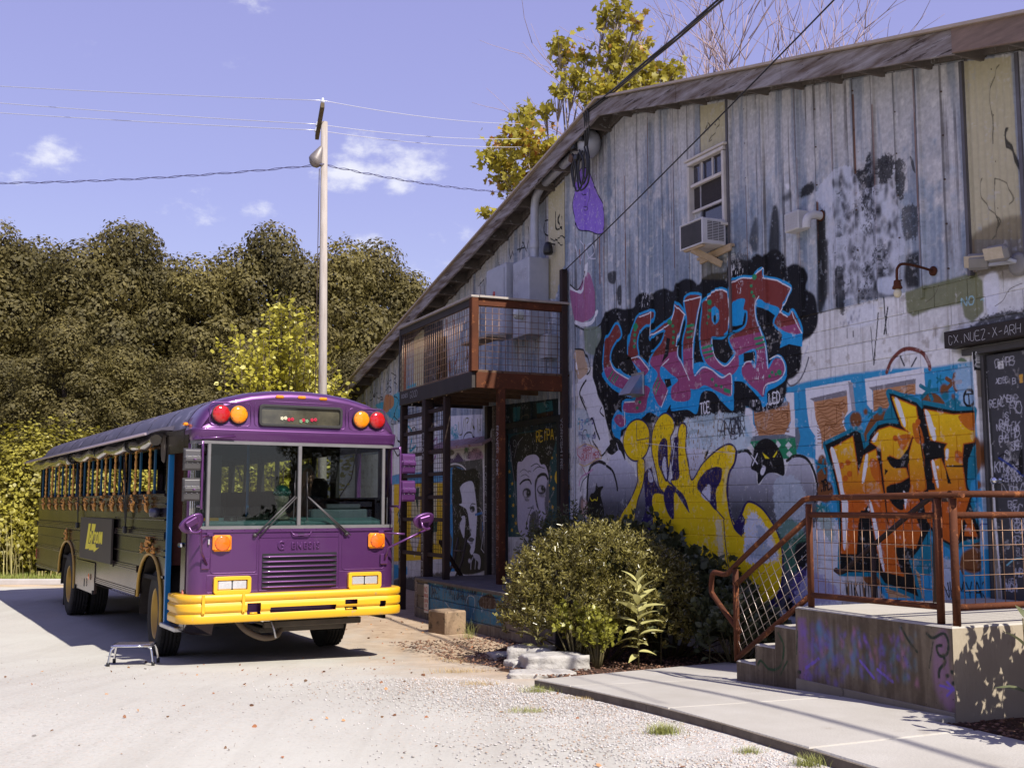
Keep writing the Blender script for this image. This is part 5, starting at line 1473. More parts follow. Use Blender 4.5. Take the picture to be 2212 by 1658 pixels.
# ------------------------------------------------------------------ ground
def ground_material():
 m = bpy.data.materials.new('gravel_lot')
 m.use_nodes = True
 nt = m.node_tree; N_ = nt.nodes; L_ = nt.links
 bs = N_['Principled BSDF']; bs.inputs['Roughness'].default_value = .93
 bs.inputs['Specular IOR Level'].default_value = .2
 ge = N_.new('ShaderNodeNewGeometry')
 P_ = ge.outputs['Position']
 def noise(sc,det=6,ro=.6):
  n = N_.new('ShaderNodeTexNoise'); n.inputs['Scale'].default_value = sc; n.inputs['Detail'].default_value = det; n.inputs['Roughness'].default_value = ro
  L_.new(P_,n.inputs['Vector']); return n.outputs['Fac']
 def mr(x,a,b,c=0.,d=1.):
  n = N_.new('ShaderNodeMapRange'); n.inputs[1].default_value = a; n.inputs[2].default_value = b; n.inputs[3].default_value = c; n.inputs[4].default_value = d
  L_.new(x,n.inputs[0]); return n.outputs[0]
 def mix(f,a,b,mode='MIX'):
  n = N_.new('ShaderNodeMix'); n.data_type = 'RGBA'; n.blend_type = mode
  if isinstance(f,float): n.inputs[0].default_value = f
  else: L_.new(f,n.inputs[0])
  for i,c in ((6,a),(7,b)):
   if isinstance(c,tuple): n.inputs[i].default_value = (*c,1)
   else: L_.new(c,n.inputs[i])
  return n.outputs[2]
 def math_(op,a,b=None):
  n = N_.new('ShaderNodeMath'); n.operation = op
  for i,v in ((0,a),(1,b)):
   if v is None: continue
   if isinstance(v,(int,float)): n.inputs[i].default_value = v
   else: L_.new(v,n.inputs[i])
  return n.outputs[0]
 base = mix(mr(noise(.7),.35,.65),(.435,.42,.37),(.375,.358,.31))
 vo = N_.new('ShaderNodeTexVoronoi'); vo.inputs['Scale'].default_value = 62
 L_.new(P_,vo.inputs['Vector'])
 sp_ = N_.new('ShaderNodeSeparateColor'); L_.new(vo.outputs['Color'],sp_.inputs[0])
 stone = N_.new('ShaderNodeValToRGB')
 cr = stone.color_ramp; cr.interpolation = 'CONSTANT'
 cr.elements[0].color = (.455,.435,.395,1); cr.elements[1].position = .3; cr.elements[1].color = (.38,.36,.33,1)
 for p,c in ((.5,(.50,.475,.44)),(.68,(.50,.39,.31)),(.78,(.46,.43,.41)),(.9,(.27,.24,.22)),(.95,(.52,.49,.45))):
  e_ = cr.elements.new(p); e_.color = (*c,1)
 L_.new(sp_.outputs[0],stone.inputs[0])
 coarse = mr(noise(.35,3),.40,.62,.10,.38)
 du = N_.new('ShaderNodeVectorMath'); du.operation = 'DOT_PRODUCT'; du.inputs[1].default_value = WN
 L_.new(P_,du.inputs[0])
 d_ = math_('ADD',du.outputs['Value'],WD)           # metres out of the wall
 near = mr(math_('ADD',d_,mr(noise(.9,4),0,1,-.7,.7)),5.0,3.9)
 dv = N_.new('ShaderNodeVectorMath'); dv.operation = 'DOT_PRODUCT'; dv.inputs[1].default_value = WE
 L_.new(P_,dv.inputs[0])
 u_ = dv.outputs['Value']
 near_front = math_('MULTIPLY',near,mr(u_,-9.4,-8.4))
 f = math_('MAXIMUM',coarse,math_('MULTIPLY',near_front,.95))
 col = mix(f,base,stone.outputs[0])
 dirtmask = math_('MULTIPLY',mr(math_('ADD',d_,mr(noise(1.3,5),0,1,-1.1,1.1)),4.6,2.9),mr(u_,-8.6,-9.6))
 dirt = mix(mr(noise(3.5),.35,.65),(.42,.315,.215),(.30,.215,.14))
 col = mix(dirtmask,col,dirt)
 sy = N_.new('ShaderNodeSeparateXYZ'); L_.new(P_,sy.inputs[0])
 far = math_('MULTIPLY',mr(math_('ADD',sy.outputs[1],mr(noise(.8,4),0,1,-.5,.5)),24.4,25.1),1.0)
 col = mix(far,col,mix(mr(noise(1.2,5),.4,.6),(.50,.38,.26),(.40,.30,.17)))
 gr = mr(math_('ADD',sy.outputs[1],mr(noise(1.8,4),0,1,-.5,.5)),27.6,28.3)
 col = mix(gr,col,mix(mr(noise(4,5),.4,.6),(.16,.16,.035),(.09,.10,.025)))
 mpt = N_.new('ShaderNodeMapping'); mpt.inputs['Rotation'].default_value = (0,0,-.55); mpt.inputs['Scale'].default_value = (2.6,.16,1)
 L_.new(P_,mpt.inputs[0])
 nt2 = N_.new('ShaderNodeTexNoise'); nt2.inputs['Scale'].default_value = 1.0; nt2.inputs['Detail'].default_value = 5; nt2.inputs['Roughness'].default_value = .65
 L_.new(mpt.outputs[0],nt2.inputs['Vector'])
 col = mix(mr(nt2.outputs['Fac'],.50,.68,0,.34),col,(.30,.275,.235))
 spot = mr(noise(9,3),.70,.74)
 col = mix(math_('MULTIPLY',spot,.35),col,(.30,.22,.15))
 tr = mr(noise(130,4),.66,.72)
 col = mix(math_('MULTIPLY',tr,.55),col,(.22,.17,.13))
 L_.new(col,bs.inputs['Base Color'])
 bp = N_.new('ShaderNodeBump'); bp.inputs['Strength'].default_value = .55; bp.inputs['Distance'].default_value = .012
 hh = math_('MULTIPLY',vo.outputs['Distance'],-1.0)
 h2 = math_('ADD',math_('MULTIPLY',hh,f),math_('MULTIPLY',noise(25,8,.75),.8))
 L_.new(h2,bp.inputs['Height']); L_.new(bp.outputs[0],bs.inputs['Normal'])
 return m
GRAVEL = ground_material()
xs = [-400,-200,-100,-60,-40,-28] + [-20 + .5 * k for k in range(80)] + [22,30,45,80,160,400]
ys = [-400,-150,-60,-30,-15,-6,-2] + [.25 * k for k in range(2,96)] + [25,28,32,40,60,100,200,500]
gm = MB()
for y in ys:
 for x in xs:
  z = ground_z(x,y) + (.012 * (mnoise.noise(Vector((x * .5,y * .5,0)))) + .006 * mnoise.noise(Vector((x * 2,y * 2,3)))) * (1 if abs(x) < 25 and -5 < y < 26 else 0)
  gm.v.append((x,y,z))
nx = len(xs)
for j in range(len(ys) - 1):
 for i in range(nx - 1):
  gm.f.append([j * nx + i,j * nx + i + 1,(j + 1) * nx + i + 1,(j + 1) * nx + i]); gm.m.append(0); gm.sm.append(True)
go = gm.build('gravel_ground',GRAVEL); go['kind'] = 'structure'
kb = MB()
kx = [-45 + 3 * k for k in range(13)]
for i in range(12):
 kb.bar((kx[i] + .005,25.6 + .05 * math.sin(i),.055),(kx[i + 1] - .005,25.6 + .05 * math.sin(i + 1),.055),.18,.13,ch=.015)
ko = kb.build('kerb',mat('kerb_concrete',(.46,.43,.42),(.36,.33,.31),3,.9,coord='World')); ko['kind'] = 'structure'
# ------------------------------------------------------------------ concrete walk: slabs with joints
WALKM = mat('sunlit_walk_concrete',(.42,.395,.355),(.325,.30,.26),1.3,.88,bump=.35,bscale=60,coord='World',c3=(.32,.29,.25),s3=2.2,t3=.66)
walk = bpy.data.objects.new('walkway',None); COL.objects.link(walk); walk['kind'] = 'structure'
def slab_poly(poly,name='concrete_slab'):          # (u, d) polygon
 mb = MB()
 pts = [W(u,d) for u,d in poly]
 n = len(pts)
 top = [(p.x,p.y,ground_z(p.x,p.y) + .062) for p in pts]
 c = sum((Vector(t) for t in top),Vector()) / n
 ins = [tuple(Vector(t) + (c - Vector(t)).normalized() * .012) for t in top]
 low = [(t[0],t[1],t[2] - .012) for t in top]
 bot = [(t[0],t[1],t[2] - .25) for t in top]
 vs = ins + low + bot
 fs = [tuple(range(n))] + [(i,(i + 1) % n,n + (i + 1) % n,n + i)[::-1] for i in range(n)] + [(n + i,n + (i + 1) % n,2 * n + (i + 1) % n,2 * n + i)[::-1] for i in range(n)]
 a = Vector(ins[1]) - Vector(ins[0]); b = Vector(ins[2]) - Vector(ins[0])
 if a.cross(b).z < 0:
  fs = [tuple(reversed(f)) for f in fs]
 mb.add(vs,fs)
 return mb.build(name,WALKM,walk)
g_ = .006
for (ua,ub) in ((-2.3,-3.78),(-3.8,-5.29)):
 slab_poly([(ua - g_,3.59),(ua - g_,2.33),(ub + g_,2.33),(ub + g_,3.59)])
slab_poly([(-5.3 - g_,3.60),(-5.3 - g_,2.33),(-5.69,2.33),(-5.69,2.095),(-6.8 + g_,2.095),(-6.8 + g_,3.60)])
slab_poly([(-6.8 - g_,3.60),(-6.8 - g_,2.095),(-8.16,2.095),(-8.3 + g_,2.095),(-8.3 + g_,3.60)])
slab_poly([(-8.3 - g_,3.60),(-8.3 - g_,2.095),(-9.52,2.095),(-8.93,3.60)])
slab_poly([(-8.16,2.083),(-8.16,.75),(-10.05,.75),(-9.53,2.083)])
st = MB()
for k in range(7):
 u0 = -2.4 - k * .93
 a = W(u0,3.618); b = W(u0 - .925,3.618)
 st.bar((a.x,a.y,ground_z(a.x,a.y) + .015),(b.x,b.y,ground_z(b.x,b.y) + .015),.022,.085)
EDG = mat('edging_dark',(.17,.14,.11),(.09,.072,.055),6,.9,bump=.4,coord='World')
for (u_,d0,d1) in ((-3.79,2.33,3.59),(-5.295,2.33,3.59),(-6.8,2.1,3.59),(-8.3,2.1,3.59)):
 a = W(u_,d0); b = W(u_,d1)
 MB().bar((a.x,a.y,ground_z(a.x,a.y) + .022),(b.x,b.y,ground_z(b.x,b.y) + .022),.03,.06).build('joint_filler',EDG,walk)
so = st.build('edging_board',EDG,walk)
MULCHM = mat('mulch_soil',(.085,.042,.025),(.035,.02,.013),14,.95,bump=1.0,bscale=30,coord='World',bdist=.03)
def bed(name,poly,seed):
 mb = MB()
 us = [p[0] for p in poly]; ds = [p[1] for p in poly]
 NU,ND = 22,14
 def inside(u,d):
  c = False; n = len(poly)
  for i in range(n):
   (x1,y1),(x2,y2) = poly[i],poly[(i + 1) % n]
   if (y1 > d) != (y2 > d) and u < (x2 - x1) * (d - y1) / (y2 - y1) + x1:
    c = not c
  return c
 idx = {}
 for i in range(NU + 1):
  for j in range(ND + 1):
   u = min(us) + (max(us) - min(us)) * i / NU; d = min(ds) + (max(ds) - min(ds)) * j / ND
   p = W(u,d)
   h = .02 + .035 * abs(mnoise.noise(Vector((u * 2.1 + seed,d * 2.1,0)))) + .015 * mnoise.noise(Vector((u * 9,d * 9,seed)))
   if not inside(u,d):
    h = -.05
   mb.v.append((p.x,p.y,ground_z(p.x,p.y) + h))
   idx[(i,j)] = len(mb.v) - 1
 for i in range(NU):
  for j in range(ND):
   mb.f.append([idx[(i,j)],idx[(i,j + 1)],idx[(i + 1,j + 1)],idx[(i + 1,j)]]); mb.m.append(0); mb.sm.append(True)
 o = mb.build(name,MULCHM); o['kind'] = 'structure'
 return o
bed('planting_bed',[(-8.2,.02),(-14.3,.02),(-14.0,1.6),(-12.6,2.5),(-10.6,3.2),(-9.25,3.4),(-9.58,2.0),(-10.1,.72),(-8.2,.72)],1)
bed('planting_bed',[(-5.66,.02),(-2.0,.02),(-2.0,2.32),(-5.66,2.32)],5)
# ------------------------------------------------------------------ the warehouse
U0 = -14.0
house = wall_thing('graffiti_warehouse','long metal-sided block warehouse covered in colourful graffiti beside the purple bus','warehouse',U0,0,0)
def B(u,d,z):
 return Vector((u - U0,-d,z))
PEAK_U,PEAK_Z = -13.52,7.53
def roof_z(u):            # top edge of the roof
 return PEAK_Z - (.240 * (u - PEAK_U) if u > PEAK_U else .220 * (PEAK_U - u))
def wall_top(u):
 return roof_z(u) - .20
U_L,U_R = -30.0,-4.2
OPEN = [(-11.80,-11.00,5.16,6.13),(-7.28,-6.28,.92,3.12),(-17.66,-15.62,.60,3.08)]
MORTAR = canvas_mat('mortar_joint',cv,WALL_IMG,.9,False,.9)
nt_ = MORTAR.node_tree
_im = [n for n in nt_.nodes if n.type == 'TEX_IMAGE'][0]
_mx = nt_.nodes.new('ShaderNodeMix'); _mx.data_type = 'RGBA'; _mx.blend_type = 'MIX'; _mx.inputs[0].default_value = .22
_mx.inputs[7].default_value = (.16,.135,.115,1)
nt_.links.new(_im.outputs[0],_mx.inputs[6]); nt_.links.new(_mx.outputs[2],nt_.nodes['Principled BSDF'].inputs['Base Color'])
bw = MB()
def wall_rect(mb,u0,u1,z0,z1,d,th,mi=0):
 mb.box(B((u0 + u1) / 2,d - th / 2,(z0 + z1) / 2),(u1 - u0,th,z1 - z0),mi)
def front_with_holes(mb,u0,u1,z0f,z1f,d,th,holes):
 us = sorted(set([u0,u1] + [h for o in holes for h in o[:2] if u0 < h < u1]))
 for a,b in zip(us[:-1],us[1:]):
  mid = (a + b) / 2
  hs = sorted([(o[2],o[3]) for o in holes if o[0] < mid < o[1]])
  z = z0f
  for (p,q) in hs:
   if p > z:
    wall_rect(mb,a,b,z,p,d,th)
   z = q
  za,zb = z1f(a),z1f(b)
  P_ = [B(a,d,z),B(b,d,z),B(b,d,zb),B(a,d,za),B(a,d - th,z),B(b,d - th,z),B(b,d - th,zb),B(a,d - th,za)]
  mb.add(P_,[(0,1,2,3),(7,6,5,4),(0,4,5,1),(1,5,6,2),(2,6,7,3),(3,7,4,0)])
front_with_holes(bw,U_L,PEAK_U,-.1,wall_top,.012,.186,OPEN)
front_with_holes(bw,PEAK_U,U_R,-.1,wall_top,.012,.186,OPEN)
bw.build('wall',MORTAR,house)
blk_me = MB().box((0,-.005,0),(.3945,.032,.1945),ch=.004).mesh('block',BLOCKM)
half_me = MB().box((0,-.005,0),(.1945,.032,.1945),ch=.004).mesh('block',BLOCKM)
cand = []
def hole_hit(u0,u1,z0,z1):
 return any(u0 < o[1] and u1 > o[0] and z0 < o[3] and z1 > o[2] for o in OPEN)
for r_ in range(19):
 zc = .02 + .2 * r_ + .1
 if zc + .1 > 3.86: continue
 for c_ in range(-80,-8):
  uc = c_ * .4 + (.2 if r_ % 2 else 0)
  if uc - .2 < U_L or uc + .2 > U_R: continue
  if uc < -15.2 and zc > 2.95: continue
  a,b = uc - .196,uc + .196
  if not hole_hit(a,b,zc - .096,zc + .096):
   cand.append((uc,zc,blk_me,1))
  else:
   for q in (-.1,.1):
    if not hole_hit(uc + q - .096,uc + q + .096,zc - .096,zc + .096):
     cand.append((uc + q,zc,half_me,1))
vis = [c for c in cand if -12.9 < c[0] < -5.9 and not (c[0] > -7.3 and c[1] < .9)]
vis.sort(key=lambda c: -c[0])
front_b = vis[:300]; keep = set((c[0],c[1]) for c in front_b)
for (u,z,me,_) in front_b:
 o = bpy.data.objects.new('block',me); COL.objects.link(o); o.parent = house
 o.location = B(u + rnd.uniform(-.0015,.0015),rnd.uniform(-.002,.003),z); o.rotation_euler = (rnd.uniform(-.006,.006),0,rnd.uniform(-.005,.005))
rest = MB()
for (u,z,me,_) in cand:
 if (u,z) in keep: continue
 rest.box(B(u,.010 + rnd.uniform(-.002,.002),z) ,(.394 if me is blk_me else .194,.02,.194))
rest.build('block_courses',BLOCKM,house,kind='stuff')
def siding(u0,u1,zb,prof='seam',m=None,d=.022,name='siding_panel',top=None):
 mb = MB()
 w = u1 - u0
 if prof == 'seam':
  pr = [(0,.0),(.006,.030),(.030,.030),(.040,.004),(w / 2 - .016,.002),(w / 2 - .007,.014),(w / 2 + .007,.014),(w / 2 + .016,.002),(w - .04,.004),(w - .030,.024),(w - .006,.024),(w,.0)]
 else:
  nrib = max(2,int(w / .075)); pr = []
  for k in range(nrib * 4 + 1):
   pr.append((w * k / (nrib * 4),.012 + .012 * math.cos(2 * math.pi * k / 4)))
 levels = 6
 tilt = rnd.uniform(-.004,.004)
 vs = []
 zt = [min(top,99) if top else (wall_top(u0 + x) - .02) for x,_ in pr]
 for L in range(levels + 1):
  t = L / levels
  for i,(x,h) in enumerate(pr):
   z = zb + (zt[i] - zb) * t
   wob = .004 * mnoise.noise(Vector(((u0 + x) * 3,z * 1.5,7)))
   vs.append(B(u0 + x,d + h + tilt * t + wob,z))
 n = len(pr); fs = []
 for L in range(levels):
  for i in range(n - 1):
   fs.append((L * n + i,L * n + i + 1,(L + 1) * n + i + 1,(L + 1) * n + i))
 mb.add(vs,fs,0,prof != 'seam')
 return mb.build(name,m or SIDEM,house)
for a,b in zip(SEAM_L[1:],SEAM_L[:-1]):
 if a < -11.9 and False: pass
 siding(a,b,METAL_Z + rnd.uniform(-.012,.012))
for a,b in zip(SEAM_R[:-1],SEAM_R[1:]):
 siding(a,b,METAL_Z + rnd.uniform(-.012,.012) - (.09 if a > -9.0 and a < -8.4 else 0))
YELM = canvas_mat('yellow_fibreglass',cv,WALL_IMG,.55,False,.2)
siding(-11.56,-10.96,6.16,'wave',YELM,name='fibreglass_panel')
siding(-11.56,-10.96,METAL_Z,'wave',SIDEM,top=5.12)
siding(-7.32,-6.72,3.86,'wave',YELM,name='fibreglass_panel')
siding(-6.70,-6.08,3.86)
siding(-6.06,-5.44,3.86)
siding(-5.42,-4.80,3.86)
siding(-16.02,-15.36,3.05,'wave',YELM,name='fibreglass_panel')
x_ = -16.04
while x_ > -29:
 siding(x_ - .62,x_ - .005,2.98)
 x_ -= .625
TRM = mat('seam_dark',(.10,.095,.10),(.16,.15,.16),5,.6,.4)
for u_ in (-10.97,-7.325,-6.71):
 zt = wall_top(u_) - .03
 MB().box(B(u_,.046,(zt + 3.83) / 2),(.035,.05,zt - 3.83)).build('seam_trim',TRM,house)
def roof_slab(ua,ub,name):
 mb = MB()
 for (t0,t1,ov,th,mi) in ((0,.030,.49,.03,0),):
  pa = [B(ua,ov,roof_z(ua)),B(ub,ov,roof_z(ub)),B(ub,-16,roof_z(ub)),B(ua,-16,roof_z(ua))]
  pb = [p - Vector((0,0,th)) for p in pa]
  mb.add(pa + pb,[(0,1,2,3),(7,6,5,4),(0,4,5,1),(1,5,6,2),(2,6,7,3),(3,7,4,0)],mi)
 return mb.build(name,mat('roof_metal',(.50,.40,.30),(.36,.29,.23),3,.55,.2),house)
roof_slab(U_L,PEAK_U,'roof'); roof_slab(PEAK_U,U_R,'roof')
SOFFITM = mat('soffit_boards',(.17,.145,.125),(.09,.075,.065),3,.85,bump=.4,stretch=(6,1,1),c3=(.34,.32,.31),s3=6,t3=.62)
dk = MB()
for (ua,ub) in ((U_L,PEAK_U),(PEAK_U,U_R)):
 pa = [B(ua,.44,roof_z(ua) - .032),B(ub,.44,roof_z(ub) - .032),B(ub,.002,roof_z(ub) - .032),B(ua,.002,roof_z(ua) - .032)]
 pb = [p - Vector((0,0,.022)) for p in pa]
 dk.add(pa + pb,[(0,1,2,3),(7,6,5,4),(0,4,5,1),(1,5,6,2),(2,6,7,3),(3,7,4,0)])
dk.build('soffit',SOFFITM,house)
FASC = mat('fascia_peeling',(.33,.305,.31),(.13,.095,.075),1.8,.85,bump=.7,bscale=22,stretch=(.8,5,7),c3=(.045,.032,.026),s3=2.2,t3=.60,contrast=.12)
FASCN = mat('fascia_new_board',(.27,.19,.155),(.15,.11,.09),3.5,.8,bump=.5,bscale=20,stretch=(1,6,6))
def fascia(ua,ub,m,dz=0.0,dd=0.0):
 mb = MB(); h = .225
 pa = [B(ua,.445 + dd,roof_z(ua) - .034 - dz),B(ub,.445 + dd,roof_z(ub) - .034 - dz),B(ub,.445 + dd,roof_z(ub) - .034 - h - dz),B(ua,.445 + dd,roof_z(ua) - .034 - h - dz)]
 pb = [p + Vector((0,.04,0)) for p in pa]
 mb.add(pa + pb,[(3,2,1,0),(4,5,6,7),(0,1,5,4),(1,2,6,5),(2,3,7,6),(3,0,4,7)])
 return mb.build('fascia_board',m,house,bevel=.004)
cuts = [-30,-26.1,-22.0,-18.35,PEAK_U]
for a,b in zip(cuts[:-1],cuts[1:]):
 fascia(a + .003,b - .003,FASC,rnd.uniform(0,.01),rnd.uniform(-.003,.004))
cuts = [PEAK_U,-11.5,-9.42,-7.05]
for a,b in zip(cuts[:-1],cuts[1:]):
 fascia(a + .003,b - .003,FASC,rnd.uniform(0,.01),rnd.uniform(-.003,.004))
fascia(-7.047,-4.2,FASCN,-.008,.008)
u_ = -29.4
while u_ < -4.4:
 if abs(u_ - PEAK_U) > .2:
  mb = MB(); sl_ = -.24 if u_ > PEAK_U else .22
  R_ = Matrix.Rotation(-math.atan(sl_),4,'Y')
  mb.box(B(u_,.215,roof_z(u_) - .058 - .095),(.045,.41,.19),0,R_)
  mb.build('rafter_tail',SOFFITM,house)
 u_ += .62
fb = MB()
for (ua,ub) in ((U_L,PEAK_U),(PEAK_U,U_R)):
 pa = [B(ua,.062,roof_z(ua) - .058),B(ub,.062,roof_z(ub) - .058),B(ub,.062,roof_z(ub) - .20),B(ua,.062,roof_z(ua) - .20)]
 pb = [p + Vector((0,.03,0)) for p in pa]
 fb.add(pa + pb,[(3,2,1,0),(4,5,6,7),(0,1,5,4),(1,2,6,5),(2,3,7,6),(3,0,4,7)])
fb.build('frieze_board',SOFFITM,house)
sw = MB()
for u_ in (U_L + .1,U_R - .1):
 zt = wall_top(u_) - .05
 sw.box(B(u_,-8,zt / 2),(.16,15.6,zt))
sw.box(B((U_L + U_R) / 2,-15.8,2.2),(U_R - U_L - .3,.16,4.4))
sw.build('side_wall',mat('side_siding',(.40,.39,.42),(.30,.29,.31),2,.7),house)
bo = MB()
for s_ in SEAM_L + SEAM_R:
 for k in range(9):
  z = 3.95 + k * .42
  if z < wall_top(s_) - .2:
   for q in (.31,):
    bo.box(B(s_ + q,.03,z),(.014,.014,.014))
bo.build('screw_heads',mat('screw_rust',(.08,.05,.04)),house,kind='stuff')
# ---- upstairs window
FRW = mat('window_frame_white',(.66,.62,.58),(.50,.46,.42),6,.6,bump=.1)
WGLASS = mat('window_glass',(.03,.03,.045),rough=.03,spec=.8,coat=.3)
SCREEN = mat('insect_screen',(.050,.042,.042),(.035,.03,.03),30,.75)
wf = MB()
a,b,c,d = -11.80,-11.00,5.16,6.13
fw = .046
wf.box(B((a + b) / 2,.055,d - .03),(b - a,.10,fw),ch=.006)
wf.box(B((a + b) / 2,.075,d + .015),(b - a + .08,.10,.03),ch=.006)
wf.box(B(a + fw / 2,.055,(c + d) / 2 - .032),(fw,.10,d - c - .066),ch=.006)
wf.box(B(b - fw / 2,.055,(c + d) / 2 - .032),(fw,.10,d - c - .066),ch=.006)
win = wf.build('window',FRW,house)
MB().box(B((a + b) / 2,.085,c - .012),(b - a + .06,.16,.035),ch=.005).build('sill',FRW,win)
zs = 5.80
ws = MB(); ws.box(B((a + b) / 2,.065,zs),(b - a - .125,.05,.04),ch=.004); ws.box(B((a + b) / 2,.052,5.47),(b - a - .125,.035,.035),ch=.004)
for k in (1,2):
 ws.box(B(a + fw + (b - a - 2 * fw) * k / 3,.058,(zs + d) / 2 - .02),(.02,.02,d - zs - .10))
ws.build('sash',FRW,win)
MB().box(B((a + b) / 2,.030,(zs + d) / 2),(b - a - .12,.006,d - zs - .06)).build('pane',WGLASS,win)
MB().box(B((a + b) / 2,.012,(c + zs) / 2),(b - a - .12,.006,zs - c)).build('pane',WGLASS,win)
MB().box(B((a + b) / 2,.038,(5.49 + zs) / 2 - .01),(b - a - .14,.004,zs - 5.52)).build('screen',SCREEN,win)
# ---- right-hand door with its dark frame and header
DFR = mat('door_frame_steel',(.075,.07,.068),(.05,.046,.045),8,.55,.2)
dr = MB(); dr.box(B(-6.78,-.01,2.03),(.92,.045,2.14),ch=.004)
door = dr.build('steel_door',DOORM,house)
MB().box(B(-7.30,.02,2.03),(.05,.12,2.22),ch=.004).build('door_jamb',canvas_mat('painted_jamb',cv,WALL_IMG,.6,False,.1),house)
MB().box(B(-7.255,.012,2.03),(.035,.06,2.14),ch=.003).build('door_jamb',DFR,house)
MB().box(B(-6.3,.012,2.03),(.04,.08,2.2),ch=.003).build('door_jamb',DFR,house)
hd = MB(); hd.box(B(-6.85,.08,3.27),(1.42,.17,.15),ch=.006)
hdo = hd.build('door_header',mat('dark_header',(.026,.021,.019),(.04,.033,.03),5,.6),house)
MB().box(B(-6.85,.03,3.15),(1.2,.08,.06)).build('door_header',DFR,house)
kn = MB(); kn.lathe([(0,0),(.03,0),(.034,.012),(.02,.02),(.012,.05),(.03,.055),(.032,.08),(.0,.085)],16,mat=Matrix.Translation(B(-7.14,.012,2.0)) @ Matrix.Rotation(math.pi / 2,4,'X'))
kn.bar(B(-7.14,.08,2.0),B(-7.03,.08,1.995),.02,.016,ch=.005)
kn.build('door_handle',CHROME,door)
def ribbon_text(name,txt,org,ux,uz,nrm,h,adv,w,m,parent,jit=.07,seed=1):
 """marker lettering laid as thin strokes on a surface, 1.5 mm proud"""
 r = random.Random(seed); mb = MB()
 ux = Vector(ux); uz = Vector(uz); nrm = Vector(nrm)
 for i,c in enumerate(txt):
  for s_ in FONT.get(c,[]):
   P = [(p[0] / 4 * adv * .72 + r.uniform(-jit,jit) * adv * .4 + i * adv,p[1] / 6 * h + r.uniform(-jit,jit) * h * .5) for p in s_]
   if len(P) > 2:
    P = [tuple(q) for q in catmull(P,False,3)]
   for a_,b_ in zip(P[:-1],P[1:]):
    A = Vector(org) + ux * a_[0] + uz * a_[1]; B2 = Vector(org) + ux * b_[0] + uz * b_[1]
    t = (B2 - A)
    if t.length < 1e-5: continue
    s2 = t.normalized().cross(nrm) * (w / 2)
    e2 = t.normalized() * (w * .3)
    o_ = nrm * .0016
    mb.add([A - e2 + s2 + o_,A - e2 - s2 + o_,B2 + e2 - s2 + o_,B2 + e2 + s2 + o_],[(0,1,2,3)])
 return mb.build(name,m,parent)
MARKER = mat('marker_white',(.50,.49,.50),rough=.6)
ribbon_text('painted_tag','CX.NUEZ-X-ARH',B(-7.50,.166,3.225),(1,0,0),(0,0,1),(0,-1,0),.075,.062,.0045,MARKER,hdo,jit=.2,seed=4)
# ---- twin doors at the dock, painted with a face, and the wall beside them
for (a,b) in ((-17.64,-16.645),(-16.635,-15.64)):
 dd_ = MB(); dd_.box(B((a + b) / 2,-.015,1.84),(b - a,.04,2.44),ch=.004)
 dd_.build('dock_door',DOORM,house)
DKW = mat('dark_painted_trim',(.022,.028,.03),(.035,.03,.026),4,.7)
MB().box(B(-16.63,.03,3.13),(2.2,.09,.10),ch=.006).build('door_header',DKW,house)
MB().box(B(-17.70,.03,1.85),(.09,.09,2.5),ch=.006).build('door_jamb',DKW,house)
MB().box(B(-15.58,.03,1.85),(.09,.09,2.5),ch=.006).build('door_jamb',DKW,house)
aw = MB()
P_ = [B(-20.9,.03,3.02),B(-18.0,.03,3.02),B(-18.0,.34,2.86),B(-20.9,.34,2.86)]
aw.add(P_ + [p - Vector((0,0,.05)) for p in P_],[(0,1,2,3)[::-1],(7,6,5,4)[::-1],(0,4,5,1)[::-1],(1,5,6,2)[::-1],(2,6,7,3)[::-1],(3,7,4,0)[::-1]])
aw.build('drip_ledge',mat('pink_ledge',(.36,.26,.30),(.25,.15,.15),4,.7,c3=(.20,.07,.04),s3=6,t3=.58),house)
# ------------------------------------------------------------------ steel balcony on posts with its caged ladder
BX = -17.0
balc = wall_thing('balcony','rusty steel balcony with wire mesh railing, standing on posts against the warehouse wall','balcony',BX,0,0)
def L(u,d,z,u0=BX):
 return Vector((u - u0,-d,z))
BL,BR,BD = -18.68,-15.30,1.60
ZF = 3.52            # underside of the edge beam
ZR = 4.86            # rail
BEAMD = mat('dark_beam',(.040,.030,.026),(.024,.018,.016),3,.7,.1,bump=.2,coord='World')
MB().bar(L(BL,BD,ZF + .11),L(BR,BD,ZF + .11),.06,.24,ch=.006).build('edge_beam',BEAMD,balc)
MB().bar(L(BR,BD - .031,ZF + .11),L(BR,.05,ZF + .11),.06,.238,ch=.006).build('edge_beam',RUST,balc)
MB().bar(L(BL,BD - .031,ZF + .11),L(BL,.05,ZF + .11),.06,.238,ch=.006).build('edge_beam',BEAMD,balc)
for k in range(7):
 d = .12 + k * .225
 MB().box(L((BL + BR) / 2,d,ZF + .245),(BR - BL + .04,.205,.035),ch=.004).build('deck_board',mat('deck_timber',(.17,.10,.06),(.08,.05,.035),4,.85,bump=.4,coord='World',stretch=(2,2,8)) if k == 0 else bpy.data.materials['deck_timber'],balc)
for k in range(5):
 u = BL + .35 + k * .68
 MB().bar(L(u,.08,ZF + .12),L(u,BD - .04,ZF + .12),.05,.20,ch=.004).build('joist',bpy.data.materials['deck_timber'],balc)
def post(u,d,z0,z1,w=.10,m=RUST,name='post'):
 return MB().box(L(u,d,(z0 + z1) / 2),(w,w,z1 - z0),ch=.008).build(name,m,balc)
post(BR,BD,ZF + .235,ZR,.11)
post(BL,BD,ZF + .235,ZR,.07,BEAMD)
CAPW = mat('grey_cap_timber',(.42,.38,.34),(.25,.21,.18),3,.85,bump=.4,coord='World')
MB().bar(L(BL - .03,BD,ZR + .02),L(BR + .055,BD,ZR + .02),.13,.035,ch=.005).build('cap_board',CAPW,balc)
